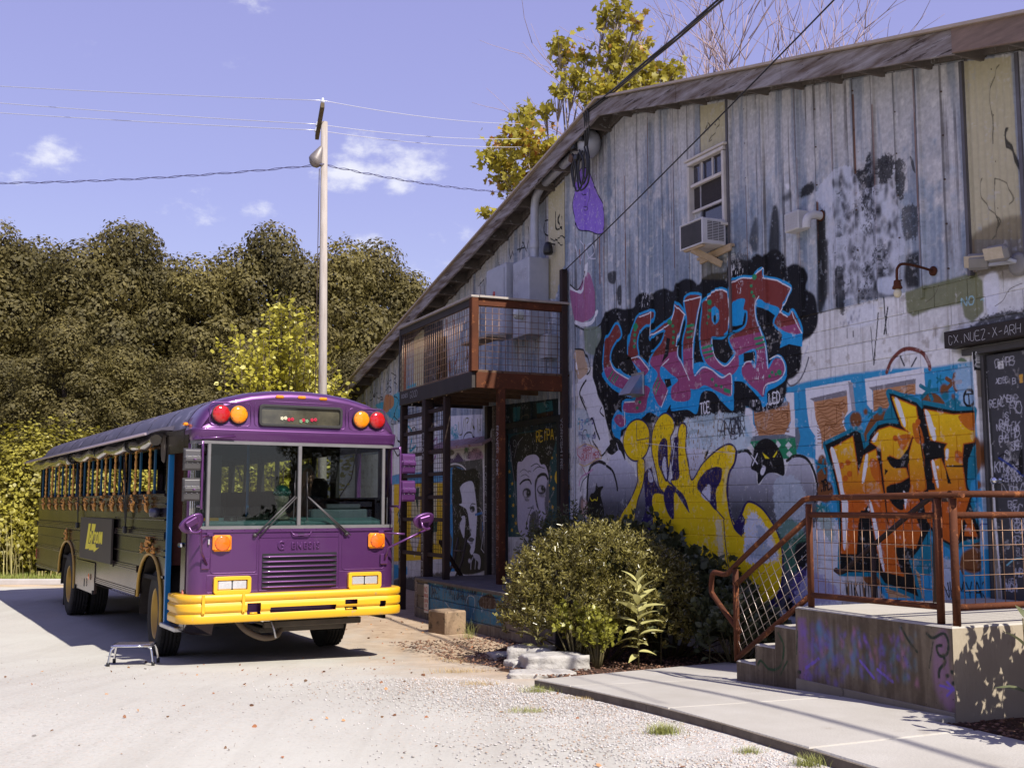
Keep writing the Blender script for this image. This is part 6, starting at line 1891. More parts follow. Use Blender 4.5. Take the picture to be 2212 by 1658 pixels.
MB().bar(L(BR,BD - .07,ZR + .022),L(BR,.02,ZR + .022),.13,.035,ch=.005).build('cap_board',CAPW,balc)
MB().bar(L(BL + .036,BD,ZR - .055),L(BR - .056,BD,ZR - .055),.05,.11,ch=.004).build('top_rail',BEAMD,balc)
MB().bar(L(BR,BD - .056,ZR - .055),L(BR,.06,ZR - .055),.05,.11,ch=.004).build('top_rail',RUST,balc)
def mesh_panel(A,Bp,nu,nz,H,r,parent,m=STEELWIRE,name='wire',wire_h=True,slope=None):
 """welded wire panel: A, Bp bottom corners, H height vector"""
 A = Vector(A); Bp = Vector(Bp); H = Vector(H); e = Bp - A
 vme = None
 for k in range(nu + 1):
  t = k / nu
  mb = MB().tube([(0,0,0),H],r,5)
  if vme is None: vme = mb.mesh(name,m)
  o = bpy.data.objects.new(name,vme); COL.objects.link(o); o.parent = parent; o.location = A + e * t
 hme = MB().tube([(0,0,0),e],r,5).mesh(name,m)
 nv = e.cross(H).normalized() * (2 * r)
 for k in range(nz + 1):
  o = bpy.data.objects.new(name,hme); COL.objects.link(o); o.parent = parent; o.location = A + H * (k / nz) + nv
mesh_panel(L(BL + .06,BD,ZF + .26),L(BR - .08,BD,ZF + .26),32,9,(0,0,ZR - .12 - ZF - .26),.0042,balc)
mesh_panel(L(BR,BD - .08,ZF + .26),L(BR,.10,ZF + .26),13,10,(0,0,ZR - .12 - ZF - .26),.0042,balc)
post(BR,1.16,.60,ZF - .01,.11,RUST)
post(BR,.10,.3,5.42,.10,DARKRUST)
post(-18.66,1.55,.0,ZF - .01,.11,DARKRUST)
post(-17.42,1.55,.60,ZF - .01,.16,DARKRUST)
post(-16.62,1.52,.60,ZF - .01,.10,DARKRUST)
post(-18.15,.14,.55,ZF - .01,.13,BEAMD)
post(-17.86,.15,.55,3.5,.09,WOODGREY,'timber_post')
for z in (.98,1.54,1.90,2.27,2.63,3.0,3.3):
 MB().bar(L(-18.60,1.55,z),L(-17.50,1.55,z),.05,.06).build('rung',DARKRUST,balc)
 MB().bar(L(-17.34,1.55,z + .01),L(-16.67,1.55,z + .01),.05,.06).build('rung',DARKRUST,balc)
cgm = mat('cage_wire',(.035,.022,.017),(.02,.013,.01),5,.7,.3)
def cage(u0,u1,z0,z1):
 mb = MB()
 n = int((u1 - u0) / .075); nz = int((z1 - z0) / .075)
 for k in range(n + 1):
  u = u0 + (u1 - u0) * k / n
  mb.tube([L(u,1.5,z0),L(u,1.5,z1)],.004,4)
 for k in range(nz + 1):
  z = z0 + (z1 - z0) * k / nz
  mb.tube([L(u0,1.508,z),L(u1,1.508,z)],.004,4)
 o = mb.build('cage_mesh',cgm,balc); o['kind'] = 'stuff'
cage(-18.58,-17.52,1.0,3.45); cage(-17.32,-16.68,1.0,3.45)
MB().bar(L(-18.1,.5,.3),L(-17.2,1.4,1.2),.05,.05).build('brace',DARKRUST,balc)
MB().bar(L(-17.1,.95,4.42),L(-15.95,.95,4.42),.30,.04).build('shelf',CAPW,balc)
for (a_,b_,c_) in (((-15.36,.3,3.86),(-16.9,1.5,3.86),4.5),):
 pass
RED = mat('marker_pink',(.36,.20,.17),rough=.6)
def vtext(txt,u,d,z_top,h,m,seed,face='d',w=.006,name='painted_tag'):
 return ribbon_text(name,txt,L(u,d,z_top),(0,0,-1),(1,0,0),(0,-1,0),.075,h / len(txt),w,m,balc,seed=seed)
vtext('CHEEFER',-17.455,1.632,1.55,.95,MARKER,2,w=.009)
vtext('PMAG',-17.455,1.632,2.95,.45,MARKER,3,w=.009)
vtext('XCGROX',-18.70,1.607,1.75,1.1,MARKER,6,w=.008)
vtext('LORGE.REM...',-18.19,.207,2.45,1.3,MARKER,7,w=.010)
vtext('RAVER.OHK',BR - .035,1.217,2.95,.75,MARKER,8,w=.007)
vtext('KOUR',BR - .035,1.217,2.1,.5,RED,9,w=.007)
vtext('ZOR DT',BR - .035,1.217,1.5,.5,RED,10,w=.007)
vtext('YORKSHIRE',BR - .03,.152,3.1,.8,MARKER,11,w=.006)
ribbon_text('painted_tag','BONES',L(-18.55,1.632,3.63),(1,0,0),(0,0,1),(0,-1,0),.06,.07,.007,MARKER,balc,seed=12)
ribbon_text('painted_tag','GOOD',L(-18.1,1.632,3.60),(1,0,0),(0,0,1),(0,-1,0),.1,.1,.007,MARKER,balc,seed=13)
# ------------------------------------------------------------------ loading dock under the balcony
cd,dimg = conc_canvas(-17.6,-11.5,-.1,.8,'dock',(.22,.19,.16),(.13,.11,.09))
DOCKM = canvas_mat('painted_dock',cd,dimg,.8,False,.6)
dock = wall_thing('loading_dock','low concrete loading dock with blue graffiti and grey plank top below the balcony','loading dock',-16,0,0)
def D2(u,d,z): return L(u,d,z,-16)
db = MB(); db.box(D2(-14.95,.875,.27),(4.7,1.73,.62)); db.build('dock_body',DOCKM,dock)
for r_ in range(3):
 for k in range(12):
  ua = -17.3 + k * .42 + (.21 if r_ % 2 else 0); ub = min(ua + .41,-12.3)
  MB().box(D2((ua + ub) / 2,1.747,.065 + r_ * .19),(ub - ua,.024,.18),ch=.005).build('block',DOCKM,dock)
MB().box(D2(-17.36,1.69,.29),(.10,.14,.62),ch=.01).build('corner_timber',WOODGREY,dock)
for k in range(6):
 MB().box(D2(-14.93,.15 + k * .295,.605),(4.90,.287,.045),ch=.005).build('plank',mat('dock_plank',(.15,.135,.13),(.085,.075,.07),2.5,.8,bump=.4,coord='World',stretch=(3,3,3)) if k == 0 else bpy.data.materials['dock_plank'],dock)
SG = mat('sign_white',(.60,.58,.57),(.50,.47,.45),6,.5)
sgn = wall_thing('parking_sign','small white NO PARKING LOADING ZONE sign with red lettering on the front of the dock','sign',-16.80,1.772,.33)
sp = MB().box((0,-.004,0),(.20,.006,.44),ch=.002).build('sign_plate',SG,sgn)
SRED = mat('sign_red',(.42,.05,.04),rough=.5)
for t,z,h,a in (('NO',.10,.075,.075),('PARKING',.015,.055,.026),('LOADING',-.06,.05,.026),('ZONE',-.135,.05,.04)):
 ribbon_text('lettering',t,(-len(t) * a / 2,-.0075,z),(1,0,0),(0,0,1),(0,-1,0),h,a,.011 if t == 'NO' else .006,SRED,sgn,jit=.0,seed=1)
ar = MB(); ar.bar((-.06,-.0095,-.175),(.06,-.0095,-.175),.003,.010)
ar.add([(-.085,-.0095,-.175),(-.055,-.0095,-.192),(-.055,-.0095,-.158)],[(0,1,2)]); ar.add([(.085,-.0095,-.175),(.055,-.0095,-.158),(.055,-.0095,-.192)],[(0,1,2)])
ar.build('arrow',SRED,sgn)
cbp = W(-14.98,2.12)
cb = MB().box((0,0,.165),(.44,.36,.33),ch=.02)
cbo = cb.build('concrete_block',mat('mossy_block',(.30,.21,.13),(.20,.14,.095),6,.9,bump=.6,bscale=30,c3=(.10,.075,.05),s3=9,t3=.6),None,(cbp.x,cbp.y,ground_z(cbp.x,cbp.y) - .01),WROT + .25)
tag(cbo,'square brown concrete block on the dirt in front of the dock','block')
ht = wall_thing('hand_truck','old hand truck with two tyres parked behind the cage posts left of the dock','hand truck',-18.6,.75,0.0)
HTM = mat('hand_truck_frame',(.10,.075,.06),(.06,.045,.04),6,.7,.3)
for s_ in (-.2,.2):
 MB().tube([(s_,-.1,.12),(s_ - .1,.25,.8),(s_ - .15,.35,1.2)],.022,8).build('frame_tube',HTM,ht)
 w_ = MB(); w_.lathe([(.07,-.05),(.13,-.06),(.19,-.04),(.20,0),(.19,.04),(.13,.06),(.07,.05)],20,mat=Matrix.Translation((s_ * 1.6,-.02,.20)) @ Matrix.Rotation(math.pi / 2,4,'Y'))
 tyre = w_.build('wheel',BLACKRUB,ht)
 MB().lathe([(0,-.052),(.075,-.052),(.08,.052),(0,.052)],14,mat=Matrix.Translation((s_ * 1.6,-.02,.20)) @ Matrix.Rotation(math.pi / 2,4,'Y')).build('hub',RUST,tyre)
for t_ in (.3,.6,.9):
 MB().tube([(-.2 - .12 * t_,-.1 + .4 * t_,.12 + .95 * t_),(.2 - .12 * t_,-.1 + .4 * t_,.12 + .95 * t_)],.016,6).build('cross_bar',HTM,ht)
MB().box((0,-.22,.06),(.42,.26,.02)).build('toe_plate',HTM,ht)
# ------------------------------------------------------------------ concrete landing with steps
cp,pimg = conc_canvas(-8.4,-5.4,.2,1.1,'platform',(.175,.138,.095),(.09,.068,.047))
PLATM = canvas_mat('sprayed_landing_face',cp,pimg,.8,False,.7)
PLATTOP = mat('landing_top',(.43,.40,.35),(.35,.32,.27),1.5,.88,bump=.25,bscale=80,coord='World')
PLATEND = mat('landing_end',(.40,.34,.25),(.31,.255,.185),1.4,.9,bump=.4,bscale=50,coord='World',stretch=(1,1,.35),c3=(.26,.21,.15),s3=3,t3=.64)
plat = wall_thing('entrance_landing','sprayed concrete landing with three steps in front of the grey steel door','landing',-6.5,0,.3)
def PL(u,d,z): return Vector((u + 6.5,-d,z - .3))
def landing_block(u0,u1,d0,d1,z0,z1,name):
 mb = MB(); c = .012
 v = [PL(u0,d1,z0),PL(u1,d1,z0),PL(u1,d0,z0),PL(u0,d0,z0),PL(u0,d1,z1 - c),PL(u1,d1,z1 - c),PL(u1,d0,z1 - c),PL(u0,d0,z1 - c),
   PL(u0 + c,d1 - c,z1),PL(u1 - c,d1 - c,z1),PL(u1 - c,d0,z1),PL(u0 + c,d0,z1)]
 mb.add(v,[(0,1,5,4)],0); mb.add(v,[(1,2,6,5),(3,0,4,7),(2,3,7,6),(3,2,1,0)],2)
 mb.add(v,[(8,9,10,11),(4,5,9,8),(5,6,10,9),(7,4,8,11),(6,7,11,10)],1)
 return mb.build(name,[PLATM,PLATTOP,PLATEND],plat)
landing_block(-7.33,-5.70,.02,2.08,.2,.99,'landing_slab')
landing_block(-7.602,-7.333,.75,2.079,.2,.82,'step')
landing_block(-7.872,-7.605,.75,2.078,.2,.64,'step')
landing_block(-8.142,-7.875,.75,2.077,.2,.475,'step')
MB().box(PL(-6.515,2.083,.385),(1.63,.02,.10),ch=.004).build('footing_lip',CONCDARK,plat)
# ------------------------------------------------------------------ steel railings
RR = .023
def railing(name,label,group):
 return wall_thing(name,label,'railing',-6.5,0,.3,group)
r1 = railing('stair_railing','rusty tube stair railing with diagonal wire mesh and a looped lower end','rusty railings of the landing')
def PR(u,d,z): return Vector((u + 6.5,-d,z - .3))
dR = 2.0
def tube_part(pts,r,name,parent,m=RUST):
 return MB().tube(pts,r,10).build(name,m,parent)
def smooth_pts(P,n=5):
 return [tuple(p) for p in catmull(P,False,n)]
tube_part([PR(-8.24,dR,.45),PR(-8.24,dR,1.235)],.026,'post',r1)
tube_part([PR(-7.23,dR,.965),PR(-7.23,dR,1.80)],.026,'post',r1)
tube_part(smooth_pts([PR(-8.20,dR,.70),PR(-8.42,dR,.86),PR(-8.585,dR,.985),PR(-8.615,dR,1.03),PR(-8.605,dR,1.14),PR(-8.57,dR,1.185),PR(-8.50,dR,1.185),PR(-8.40,dR,1.18),PR(-8.33,dR,1.205),PR(-8.20,dR,1.29),PR(-7.40,dR,1.77),PR(-7.27,dR,1.835),PR(-7.18,dR,1.845)]),RR,'handrail',r1)
tube_part([PR(-8.24,dR,1.10),PR(-7.23,dR,1.69)],RR,'mid_rail',r1)
tube_part([PR(-8.24,dR,.475),PR(-7.23,dR,1.085)],RR,'bottom_rail',r1)
SLW = mat('shiny_wire',(.50,.46,.42),(.28,.20,.15),6,.4,.85)
A_ = PR(-8.24,dR,.475); B_ = PR(-7.23,dR,1.085)
e_ = B_ - A_
perp = Vector((-e_.z,0,e_.x)).normalized()
ht_ = .60 * e_.x / e_.length
for k in range(1,13):
 t = k / 12.2
 p = A_ + e_ * t
 q = p + perp * ht_
 if q.x < A_.x + .02:
  q = p + perp * ((p.x - A_.x) / -perp.x) if perp.x < 0 else q
 MB().tube([p,q],.0028,5).build('wire',SLW,r1)
for k in range(1,7):
 o_ = Vector((0,0,.60 * k / 7))
 MB().tube([A_ + o_,B_ + o_],.0024,5).build('wire',SLW,r1)
r2 = railing('landing_railing','rusty mesh railing along the front edge of the landing between two posts','rusty railings of the landing')
tube_part([PR(-7.19,dR,1.845),PR(-5.64,dR,1.865)],RR + .001,'top_rail',r2)
tube_part([PR(-5.875,dR,.975),PR(-5.865,dR,1.84)],.027,'post',r2)
tube_part([PR(-7.21,dR,1.715),PR(-5.87,dR,1.72)],RR,'mid_rail',r2)
tube_part([PR(-7.21,dR,1.085),PR(-5.87,dR,1.105)],RR,'bottom_rail',r2)
mesh_panel(PR(-7.14,dR,1.10),PR(-5.94,dR,1.115),14,6,(0,0,.60),.0027,r2)
r3 = railing('end_railing','rusty mesh railing running back along the sunlit end of the landing','rusty railings of the landing')
tube_part([PR(-5.735,dR,.975),PR(-5.73,dR,1.84)],.027,'post',r3)
tube_part([PR(-5.735,dR + .02,1.868),PR(-5.735,.10,1.868)],RR + .001,'top_rail',r3)
tube_part([PR(-5.735,dR,1.725),PR(-5.735,.12,1.725)],RR,'mid_rail',r3)
tube_part([PR(-5.735,dR,1.11),PR(-5.735,.12,1.11)],RR,'bottom_rail',r3)
tube_part([PR(-5.735,.12,.975),PR(-5.735,.12,1.87)],.026,'post',r3)
mesh_panel(PR(-5.735,dR - .08,1.12),PR(-5.735,.16,1.12),19,6,(0,0,.60),.0027,r3)
r4 = railing('wall_side_handrail','dark rusty single handrail sloping up the wall side of the steps','rusty railings of the landing')
tube_part(smooth_pts([PR(-8.42,.75,1.19),PR(-8.36,.75,1.17),PR(-8.27,.75,1.20),PR(-8.20,.75,1.25),PR(-7.30,.75,1.80),PR(-7.17,.75,1.84),PR(-7.0,.75,1.84)]),RR,'handrail',r4,DARKRUST)
tube_part([PR(-7.9,.78,.62),PR(-7.9,.75,1.42)],RR,'post',r4,DARKRUST)
tube_part([PR(-7.15,.78,.97),PR(-7.15,.75,1.83)],RR,'post',r4,DARKRUST)
# ------------------------------------------------------------------ fixtures on the wall
ac = wall_thing('air_conditioner','white window air conditioner propped on raw timber brackets below the upstairs window','air conditioner',-11.24,.04,4.87)
ac.scale = (.84,.70,.86)
ACW = mat('ac_casing',(.58,.57,.60),(.48,.47,.49),5,.45)
ACD = mat('ac_grille',(.08,.075,.08),(.05,.05,.052),6,.6)
MB().box((0,-.30,.20),(.60,.46,.37),ch=.012).build('casing',ACW,ac)
MB().box((0,-.535,.20),(.54,.012,.31)).build('coil',ACD,ac)
for k in range(13):
 MB().box((0,-.543,.06 + k * .0235),(.53,.006,.006)).build('louvre',ACD,ac)
for s_ in (-.285,.285):
 MB().box((s_,-.54,.20),(.03,.02,.37),ch=.003).build('casing_edge',ACW,ac)
for z_ in (.025,.375):
 MB().box((0,-.541,z_),(.54,.02,.02),ch=.003).build('casing_edge',ACW,ac)
for j in range(3):
 MB().box((.302,-.17 - j * .115,.21),(.004,.10,.27)).build('vent_recess',ACD,ac)
 for k in range(12):
  MB().box((.305,-.17 - j * .115,.09 + k * .0225),(.006,.10,.008)).build('louvre',ACW,ac)
LUM = mat('raw_timber',(.50,.38,.25),(.38,.28,.18),4,.8,bump=.3,stretch=(1,5,5))
MB().bar((-.42,-.06,-.045),(.44,-.06,.00),.09,.04,ch=.003).build('bracket',LUM,ac)
MB().bar((-.34,-.09,-.10),(.44,-.09,-.045),.04,.07,ch=.003).build('bracket',LUM,ac)
MB().bar((-.02,-.52,-.01),(.14,-.04,-.22),.04,.09,ch=.003).build('brace',LUM,ac)
MB().bar((-.22,-.50,.0),(.26,-.50,-.004),.06,.03,ch=.003).build('bracket',LUM,ac)
vt = wall_thing('wall_vent','small white louvred vent box on the bare upper siding','vent',-9.66,.03,4.86)
MB().box((0,-.07,0),(.24,.14,.21),ch=.008).build('housing',WHITEPL,vt)
for k in range(7):
 MB().box((0,-.1455,-.085 + k * .028),(.21,.006,.008)).build('slat',ACW,vt)
for k in range(8):
 MB().box((-.09 + k * .026,-.148,0),(.006,.004,.19)).build('slat',ACW,vt)
el = wall_thing('elbow_pipe','white elbow pipe turned down from the siding beside the vent box','pipe',-9.34,.02,4.86)
MB().tube(smooth_pts([(0,.0,0),(0,-.10,0),(-.01,-.17,-.03),(-.015,-.19,-.09),(-.015,-.19,-.15)]),.045,14).build('pipe',WHITEPL,el)
MB().lathe([(.0,0),(.058,0),(.058,.012),(.045,.016)],18,mat=Matrix.Rotation(math.pi / 2,4,'X')).build('flange',RUST,el)
gl = wall_thing('gooseneck_lamp','rusty gooseneck wall lamp arm with a bare bulb','wall lamp',-7.78,.03,3.96)
MB().tube(smooth_pts([(0,0,0),(-.01,-.22,.035),(-.02,-.36,.04),(-.03,-.41,.0),(-.03,-.42,-.06),(-.03,-.42,-.12)]),.013,8).build('arm',RUST,gl)
MB().lathe([(0,0),(.045,0),(.045,.015),(0,.02)],14,mat=Matrix.Rotation(math.pi / 2,4,'X')).build('wall_plate',RUST,gl)
MB().lathe([(.012,0),(.03,-.01),(.034,-.05),(.045,-.07),(.045,-.085),(.0,-.085)],16,mat=Matrix.Translation((-.03,-.42,-.11))).build('socket',RUST,gl)
MB().ball((-.03,-.42,-.235),(.036,.036,.045),14,10).build('bulb',mat('lamp_bulb_glass',(.62,.56,.40),rough=.25),gl)
fl = wall_thing('floodlight','grey twin-headed floodlight above the door','floodlight',-6.80,.03,3.83)
FLG = mat('floodlight_grey',(.26,.25,.24),(.19,.18,.17),6,.5)
MB().lathe([(0,0),(.10,0),(.10,.035),(.07,.05),(0,.05)],20,mat=Matrix.Rotation(math.pi / 2,4,'X')).build('base',FLG,fl)
for (x,y,z,rz_) in ((-.09,-.16,.10,.35),(-.33,-.13,.08,.75)):
 Mx_ = Matrix.Translation((x,y,z)) @ Matrix.Rotation(rz_,4,'Z') @ Matrix.Rotation(math.radians(25),4,'X')
 hd_ = MB(); hd_.box((0,0,0),(.20,.10,.14),0,Mx_,.03)
 h_ = hd_.build('lamp_head',FLG,fl)
 MB().box((0,-.052,-.005),(.165,.008,.105),0,Mx_,.003).build('lens',mat('flood_lens',(.50,.43,.33),(.38,.32,.24),30,.35) if x > -.1 else bpy.data.materials['flood_lens'],h_)
 MB().bar((0,-.04,.02),(x,y + .04,z - .03),.03,.03,ch=.005).build('arm',GALV,fl)
hv = wall_thing('dryer_hood','small shiny metal dryer hood in the middle of the maroon and blue lettering','vent hood',-13.2,.012,3.42)
mb = MB(); a_ = .15
vs = [(-a_,0,.14),(a_,0,.14),(a_,0,-.14),(-a_,0,-.14),(-a_,-.05,.12),(a_,-.05,.12),(a_,-.24,-.14),(-a_,-.24,-.14)]
mb.add(vs,[(4,7,6,5),(0,4,5,1),(1,5,6,2),(0,3,7,4)])
mb.build('hood',ALU,hv)
MB().box((0,-.02,0),(.34,.01,.33)).build('flange',ALU,hv)
eb = wall_thing('electrical_cabinet','large grey electrical cabinet with a red sticker beside the meter box','electrical cabinet',-17.05,0,4.45)
MB().box((0,-.34,.72),(.82,.30,1.20),ch=.012).build('cabinet',GALV,eb)
MB().box((-.02,-.497,.70),(.74,.012,1.10),ch=.004).build('cabinet_door',GALV,eb)
MB().lathe([(0,0),(.05,0),(.05,.004),(0,.004)],16,mat=Matrix.Translation((-.05,-.504,.86)) @ Matrix.Rotation(math.pi / 2,4,'X')).build('sticker',SRED,eb)
MB().box((0,-.10,.72),(.5,.2,.9)).build('mounting_frame',GALV,eb)
mbx = wall_thing('meter_box','tall grey meter box tagged in white with a round glass meter','meter box',-16.2,0,4.40)
MB().box((0,-.24,.70),(.62,.36,1.25),ch=.012).build('box',GALV,mbx)
ribbon_text('painted_tag','CHYVE',(-.28,-.423,1.0),(1,0,0),(0,0,1),(0,-1,0),.16,.11,.014,mat('chalk_tag',(.55,.55,.60),rough=.7),mbx,seed=5)
ribbon_text('painted_tag','DD',(-.26,-.423,.64),(1,0,0),(0,0,1),(0,-1,0),.17,.12,.014,bpy.data.materials['chalk_tag'],mbx,seed=6)
MB().lathe([(.075,0),(.085,.03),(.08,.12),(.06,.14),(0,.145)],20,mat=Matrix.Translation((.06,-.42,.42)) @ Matrix.Rotation(math.pi / 2,4,'X')).build('meter',mat('meter_glass',(.48,.50,.46),rough=.12,coat=.5),mbx)
ds = wall_thing('disconnect_box','small grey switch box hung under the meter box','switch box',-15.78,0,4.05)
MB().box((0,-.12,.22),(.26,.2,.38),ch=.01).build('box',GALV,ds)
MB().tube([(0,-.12,.41),(0,-.12,.62)],.02,8).build('conduit',GALV,ds)
cdt = wall_thing('service_conduit','fat grey conduit bending up under the eave to the weatherhead','conduit',-16.5,0,5.8)
P_ = [(.36,-.20,-.15),(.36,-.20,.20),(.36,-.20,.62),(.40,-.20,.92),(.58,-.20,1.06),(.78,-.20,1.11),(2.15,-.20,1.34)]
MB().tube(smooth_pts(P_,7),.068,16).build('pipe',GALV,cdt)
MB().lathe([(.074,0),(.078,.02),(.078,.10),(.074,.12)],18,mat=Matrix.Translation((.36,-.20,.12))).build('coupling',GALV,cdt)
for k in range(3):
 x = .85 + k * .45; z = 1.125 + (x - .78) * .168
 MB().tube([(x,-.02,z + .06),(x,-.20,z + .09),(x + .01,-.275,z + .02),(x,-.21,z - .075),(x,-.02,z - .05)],.009,6).build('strap',CHROME,cdt)
wh = wall_thing('weatherhead','round grey weatherhead with black cable clamps at the gable peak','weatherhead',-14.25,.2,7.1)
MB().ball((0,0,0),(.21,.17,.22),16,10).build('head',GALV,wh)
for (x,z,q) in ((-.12,-.03,.09),(.13,.02,.07),(-.02,-.22,.08)):
 MB().box((x,-.17,z),(q * 1.2,.10,q),0,Matrix.Rotation(rnd.uniform(-.4,.4),4,'Y'),.01).build('clamp',BLACK,wh)
MB().box((-.25,-.14,-.17),(.11,.09,.12),0,Matrix.Rotation(.5,4,'Y'),.01).build('junction_block',mat('brown_block',(.14,.085,.055),(.09,.055,.04),6,.7),wh)
CABLE = mat('black_cable',(.014,.013,.013),rough=.5)
for (x0,x1,dz,w_) in ((-.10,-.22,-.62,.13),(-.02,.0,-.72,.16),(.10,.16,-.66,.10),(.18,.24,-.60,.05),(.05,.24,-.74,.09)):
 P_ = [(x0,-.16,-.15),(x0 - w_,-.17,dz * .55),(x0 - w_ * .6,-.17,dz * .93),((x0 + x1) / 2,-.17,dz),(x1 + w_ * .7,-.17,dz * .88),(x1 + w_,-.17,dz * .5),(x1 + .02,-.17,-.12)]
 MB().tube(smooth_pts(P_),.014,7).build('cable_loop',CABLE,wh)
for (x_a,x_b) in ((.20,.30),(.24,.36),(.27,.42)):
 P_ = [(x_a,-.17,-.12),(x_b,-.22,.05),(x_b + .06,-.26,.22),(x_b + .04,-.28,.40)]
 MB().tube(smooth_pts(P_),.012,7).build('cable_drop',CABLE,wh)
sl_ = wall_thing('bullet_lamp','small black bullet lamp hanging under the eave beside the conduit','wall lamp',-15.72,.0,5.83)
MB().lathe([(.0,.12),(.05,.10),(.075,.03),(.08,-.06),(.065,-.09),(.0,-.09)],16,mat=Matrix.Translation((0,-.16,0))).build('shade',BLACK,sl_)
MB().bar((0,0,.08),(0,-.16,.09),.02,.02).build('arm',BLACK,sl_)
rc = wall_thing('riser_pipe','thin grey riser pipe clipped to the wall right of the balcony posts','pipe',-15.08,.0,0.1)
MB().tube([(0,-.04,0),(-.02,-.04,1.2),(.01,-.04,2.6),(0,-.04,3.9)],.014,8).build('pipe',GALV,rc)
for z in (1.5,2.4,3.2):
 MB().box((0,-.03,z),(.07,.03,.03),ch=.004).build('clip',GALV,rc)
bl_ = wall_thing('bulkhead_lamp','pale round bulkhead lamp between the dock doors and the woman mural','wall lamp',-18.05,.02,3.0)
MB().ball((0,-.06,0),(.07,.08,.16),14,9).build('diffuser',mat('lamp_diffuser',(.42,.38,.33),rough=.35),bl_)
MB().box((0,-.015,0),(.16,.03,.34),ch=.006).build('base',BLACK,bl_)
# ------------------------------------------------------------------ the bus
BUSA = math.radians(30.3)
BO = Vector((-2.3767,12.5655,0))
bus = thing('school_bus','purple converted school bus with a yellow bumper and open gold-columned side windows','bus',BO,BUSA)
PURP = mat('purple_metallic',(.112,.034,.135),(.090,.027,.112),1.6,.27,.55,coat=.5,bump=.05,bscale=2.2,rough2=.46,c3=(.15,.10,.14),s3=7,t3=.69)
nt_ = PURP.node_tree
PURPD = mat('purple_plain',(.115,.035,.138),(.09,.027,.112),2,.33,.45,coat=.5)
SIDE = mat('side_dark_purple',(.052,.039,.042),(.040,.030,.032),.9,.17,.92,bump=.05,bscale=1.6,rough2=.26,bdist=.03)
ROOFM = mat('roof_purple_grey',(.135,.12,.16),(.09,.08,.11),1.5,.38,.6,bump=.05,bscale=3,c3=(.30,.27,.33),s3=4,t3=.6)
YEL = mat('bumper_yellow',(.72,.40,.010),(.62,.33,.010),3,.34,.0,coat=.4,bump=.06,bscale=5,rough2=.5,c3=(.42,.27,.12),s3=6,t3=.66)
GOLD = mat('antique_gold',(.72,.38,.085),(.52,.22,.055),9,.42,.35,c3=(.26,.07,.05),s3=14,t3=.64)
BLUE = mat('post_blue',(.006,.19,.44),(.005,.15,.36),4,.45,coat=.2)
BLUESHADE = mat('post_blue_shaded',(.005,.085,.17),(.004,.06,.12),4,.5)  # the post blue again, darkened so the shade is in its colour
INT = mat('bus_interior',(.012,.012,.013),(.02,.018,.017),3,.8)
SEAT = mat('seat_vinyl',(.022,.018,.02),(.03,.024,.026),5,.6)
RUBBER = mat('window_rubber',(.035,.034,.033),rough=.55)
TRIM = mat('windscreen_trim',(.22,.21,.21),(.16,.15,.15),5,.4,.4)
TYRE = mat('tyre_rubber',(.022,.021,.020),(.034,.032,.030),6,.78,bump=.2)
UNDER = mat('chassis_dirt',(.03,.026,.022),(.055,.045,.036),5,.85)
UNDER2 = mat('axle_dirt',(.12,.10,.08),(.07,.06,.05),5,.8)
def glass(name,tint=(.80,.88,.86),rough=0.0,ior=1.45):
 m = bpy.data.materials.new(name)
 m.use_nodes = True
 nt = m.node_tree; N_ = nt.nodes; L_ = nt.links
 out = N_['Material Output']; N_.remove(N_['Principled BSDF'])
 tr = N_.new('ShaderNodeBsdfTransparent'); tr.inputs[0].default_value = (*tint,1)
 gl = N_.new('ShaderNodeBsdfGlossy'); gl.inputs['Roughness'].default_value = .01; gl.inputs['Color'].default_value = (.9,.9,.9,1)
 fr = N_.new('ShaderNodeFresnel'); fr.inputs[0].default_value = 1.62
 ms = N_.new('ShaderNodeMixShader')
 ad = N_.new('ShaderNodeMath'); ad.operation = 'MULTIPLY'; ad.inputs[1].default_value = .62
 L_.new(fr.outputs[0],ad.inputs[0]); L_.new(ad.outputs[0],ms.inputs[0])
 L_.new(tr.outputs[0],ms.inputs[1]); L_.new(gl.outputs[0],ms.inputs[2]); L_.new(ms.outputs[0],out.inputs[0])
 return m
GLASS = glass('windscreen_glass',(.64,.70,.68))
GLASSD = glass('dark_destination_glass',(.55,.58,.55))
HWD = 1.20          # half width of the body
LEN = 11.35
Z_SILL = 1.89
Z_HEAD = 2.49
def part(mb,name,m,parent=bus,kind=None,bevel=0.0):
 o = mb.build(name,m,parent,bevel=bevel)
 if kind: o['kind'] = kind
 return o
RPROF = [(-1.20,2.49),(-1.19,2.58),(-1.145,2.71),(-1.075,2.82),(-.985,2.90),(-.836,2.965),(-.596,3.03),(-.35,3.065),(-.12,3.08),(.12,3.08),(.35,3.065),(.596,3.03),(.836,2.965),(.985,2.90),(1.075,2.82),(1.145,2.71),(1.19,2.58),(1.20,2.49)]
def loft(rings,mb,mi=0,smooth=True,flip=False):
 n = len(rings[0]); vs = [p for r in rings for p in r]; fs = []
 for i in range(len(rings) - 1):
  for k in range(n - 1):
   f = (i * n + k,i * n + k + 1,(i + 1) * n + k + 1,(i + 1) * n + k)
   fs.append(f[::-1] if flip else f)
 mb.add(vs,fs,mi,smooth)
ys_ = [.42 + k * .995 for k in range(12)]
for a,b in zip(ys_[:-1],ys_[1:]):
 mb = MB()
 loft([[(x * 1.002,y,z + .003 if abs(x) < 1.19 else z) for x,z in RPROF] for y in (a,a + .03)],mb,flip=True)
 loft([[(x,y,z) for x,z in RPROF] for y in (a + .030,b)],mb,flip=True)
 rings = [[(x * .975,y,z - .04) for x,z in RPROF] for y in (a,b)]
 loft(rings,mb,1)
 part(mb,'roof_panel',[ROOFM,INT])
mb = MB()
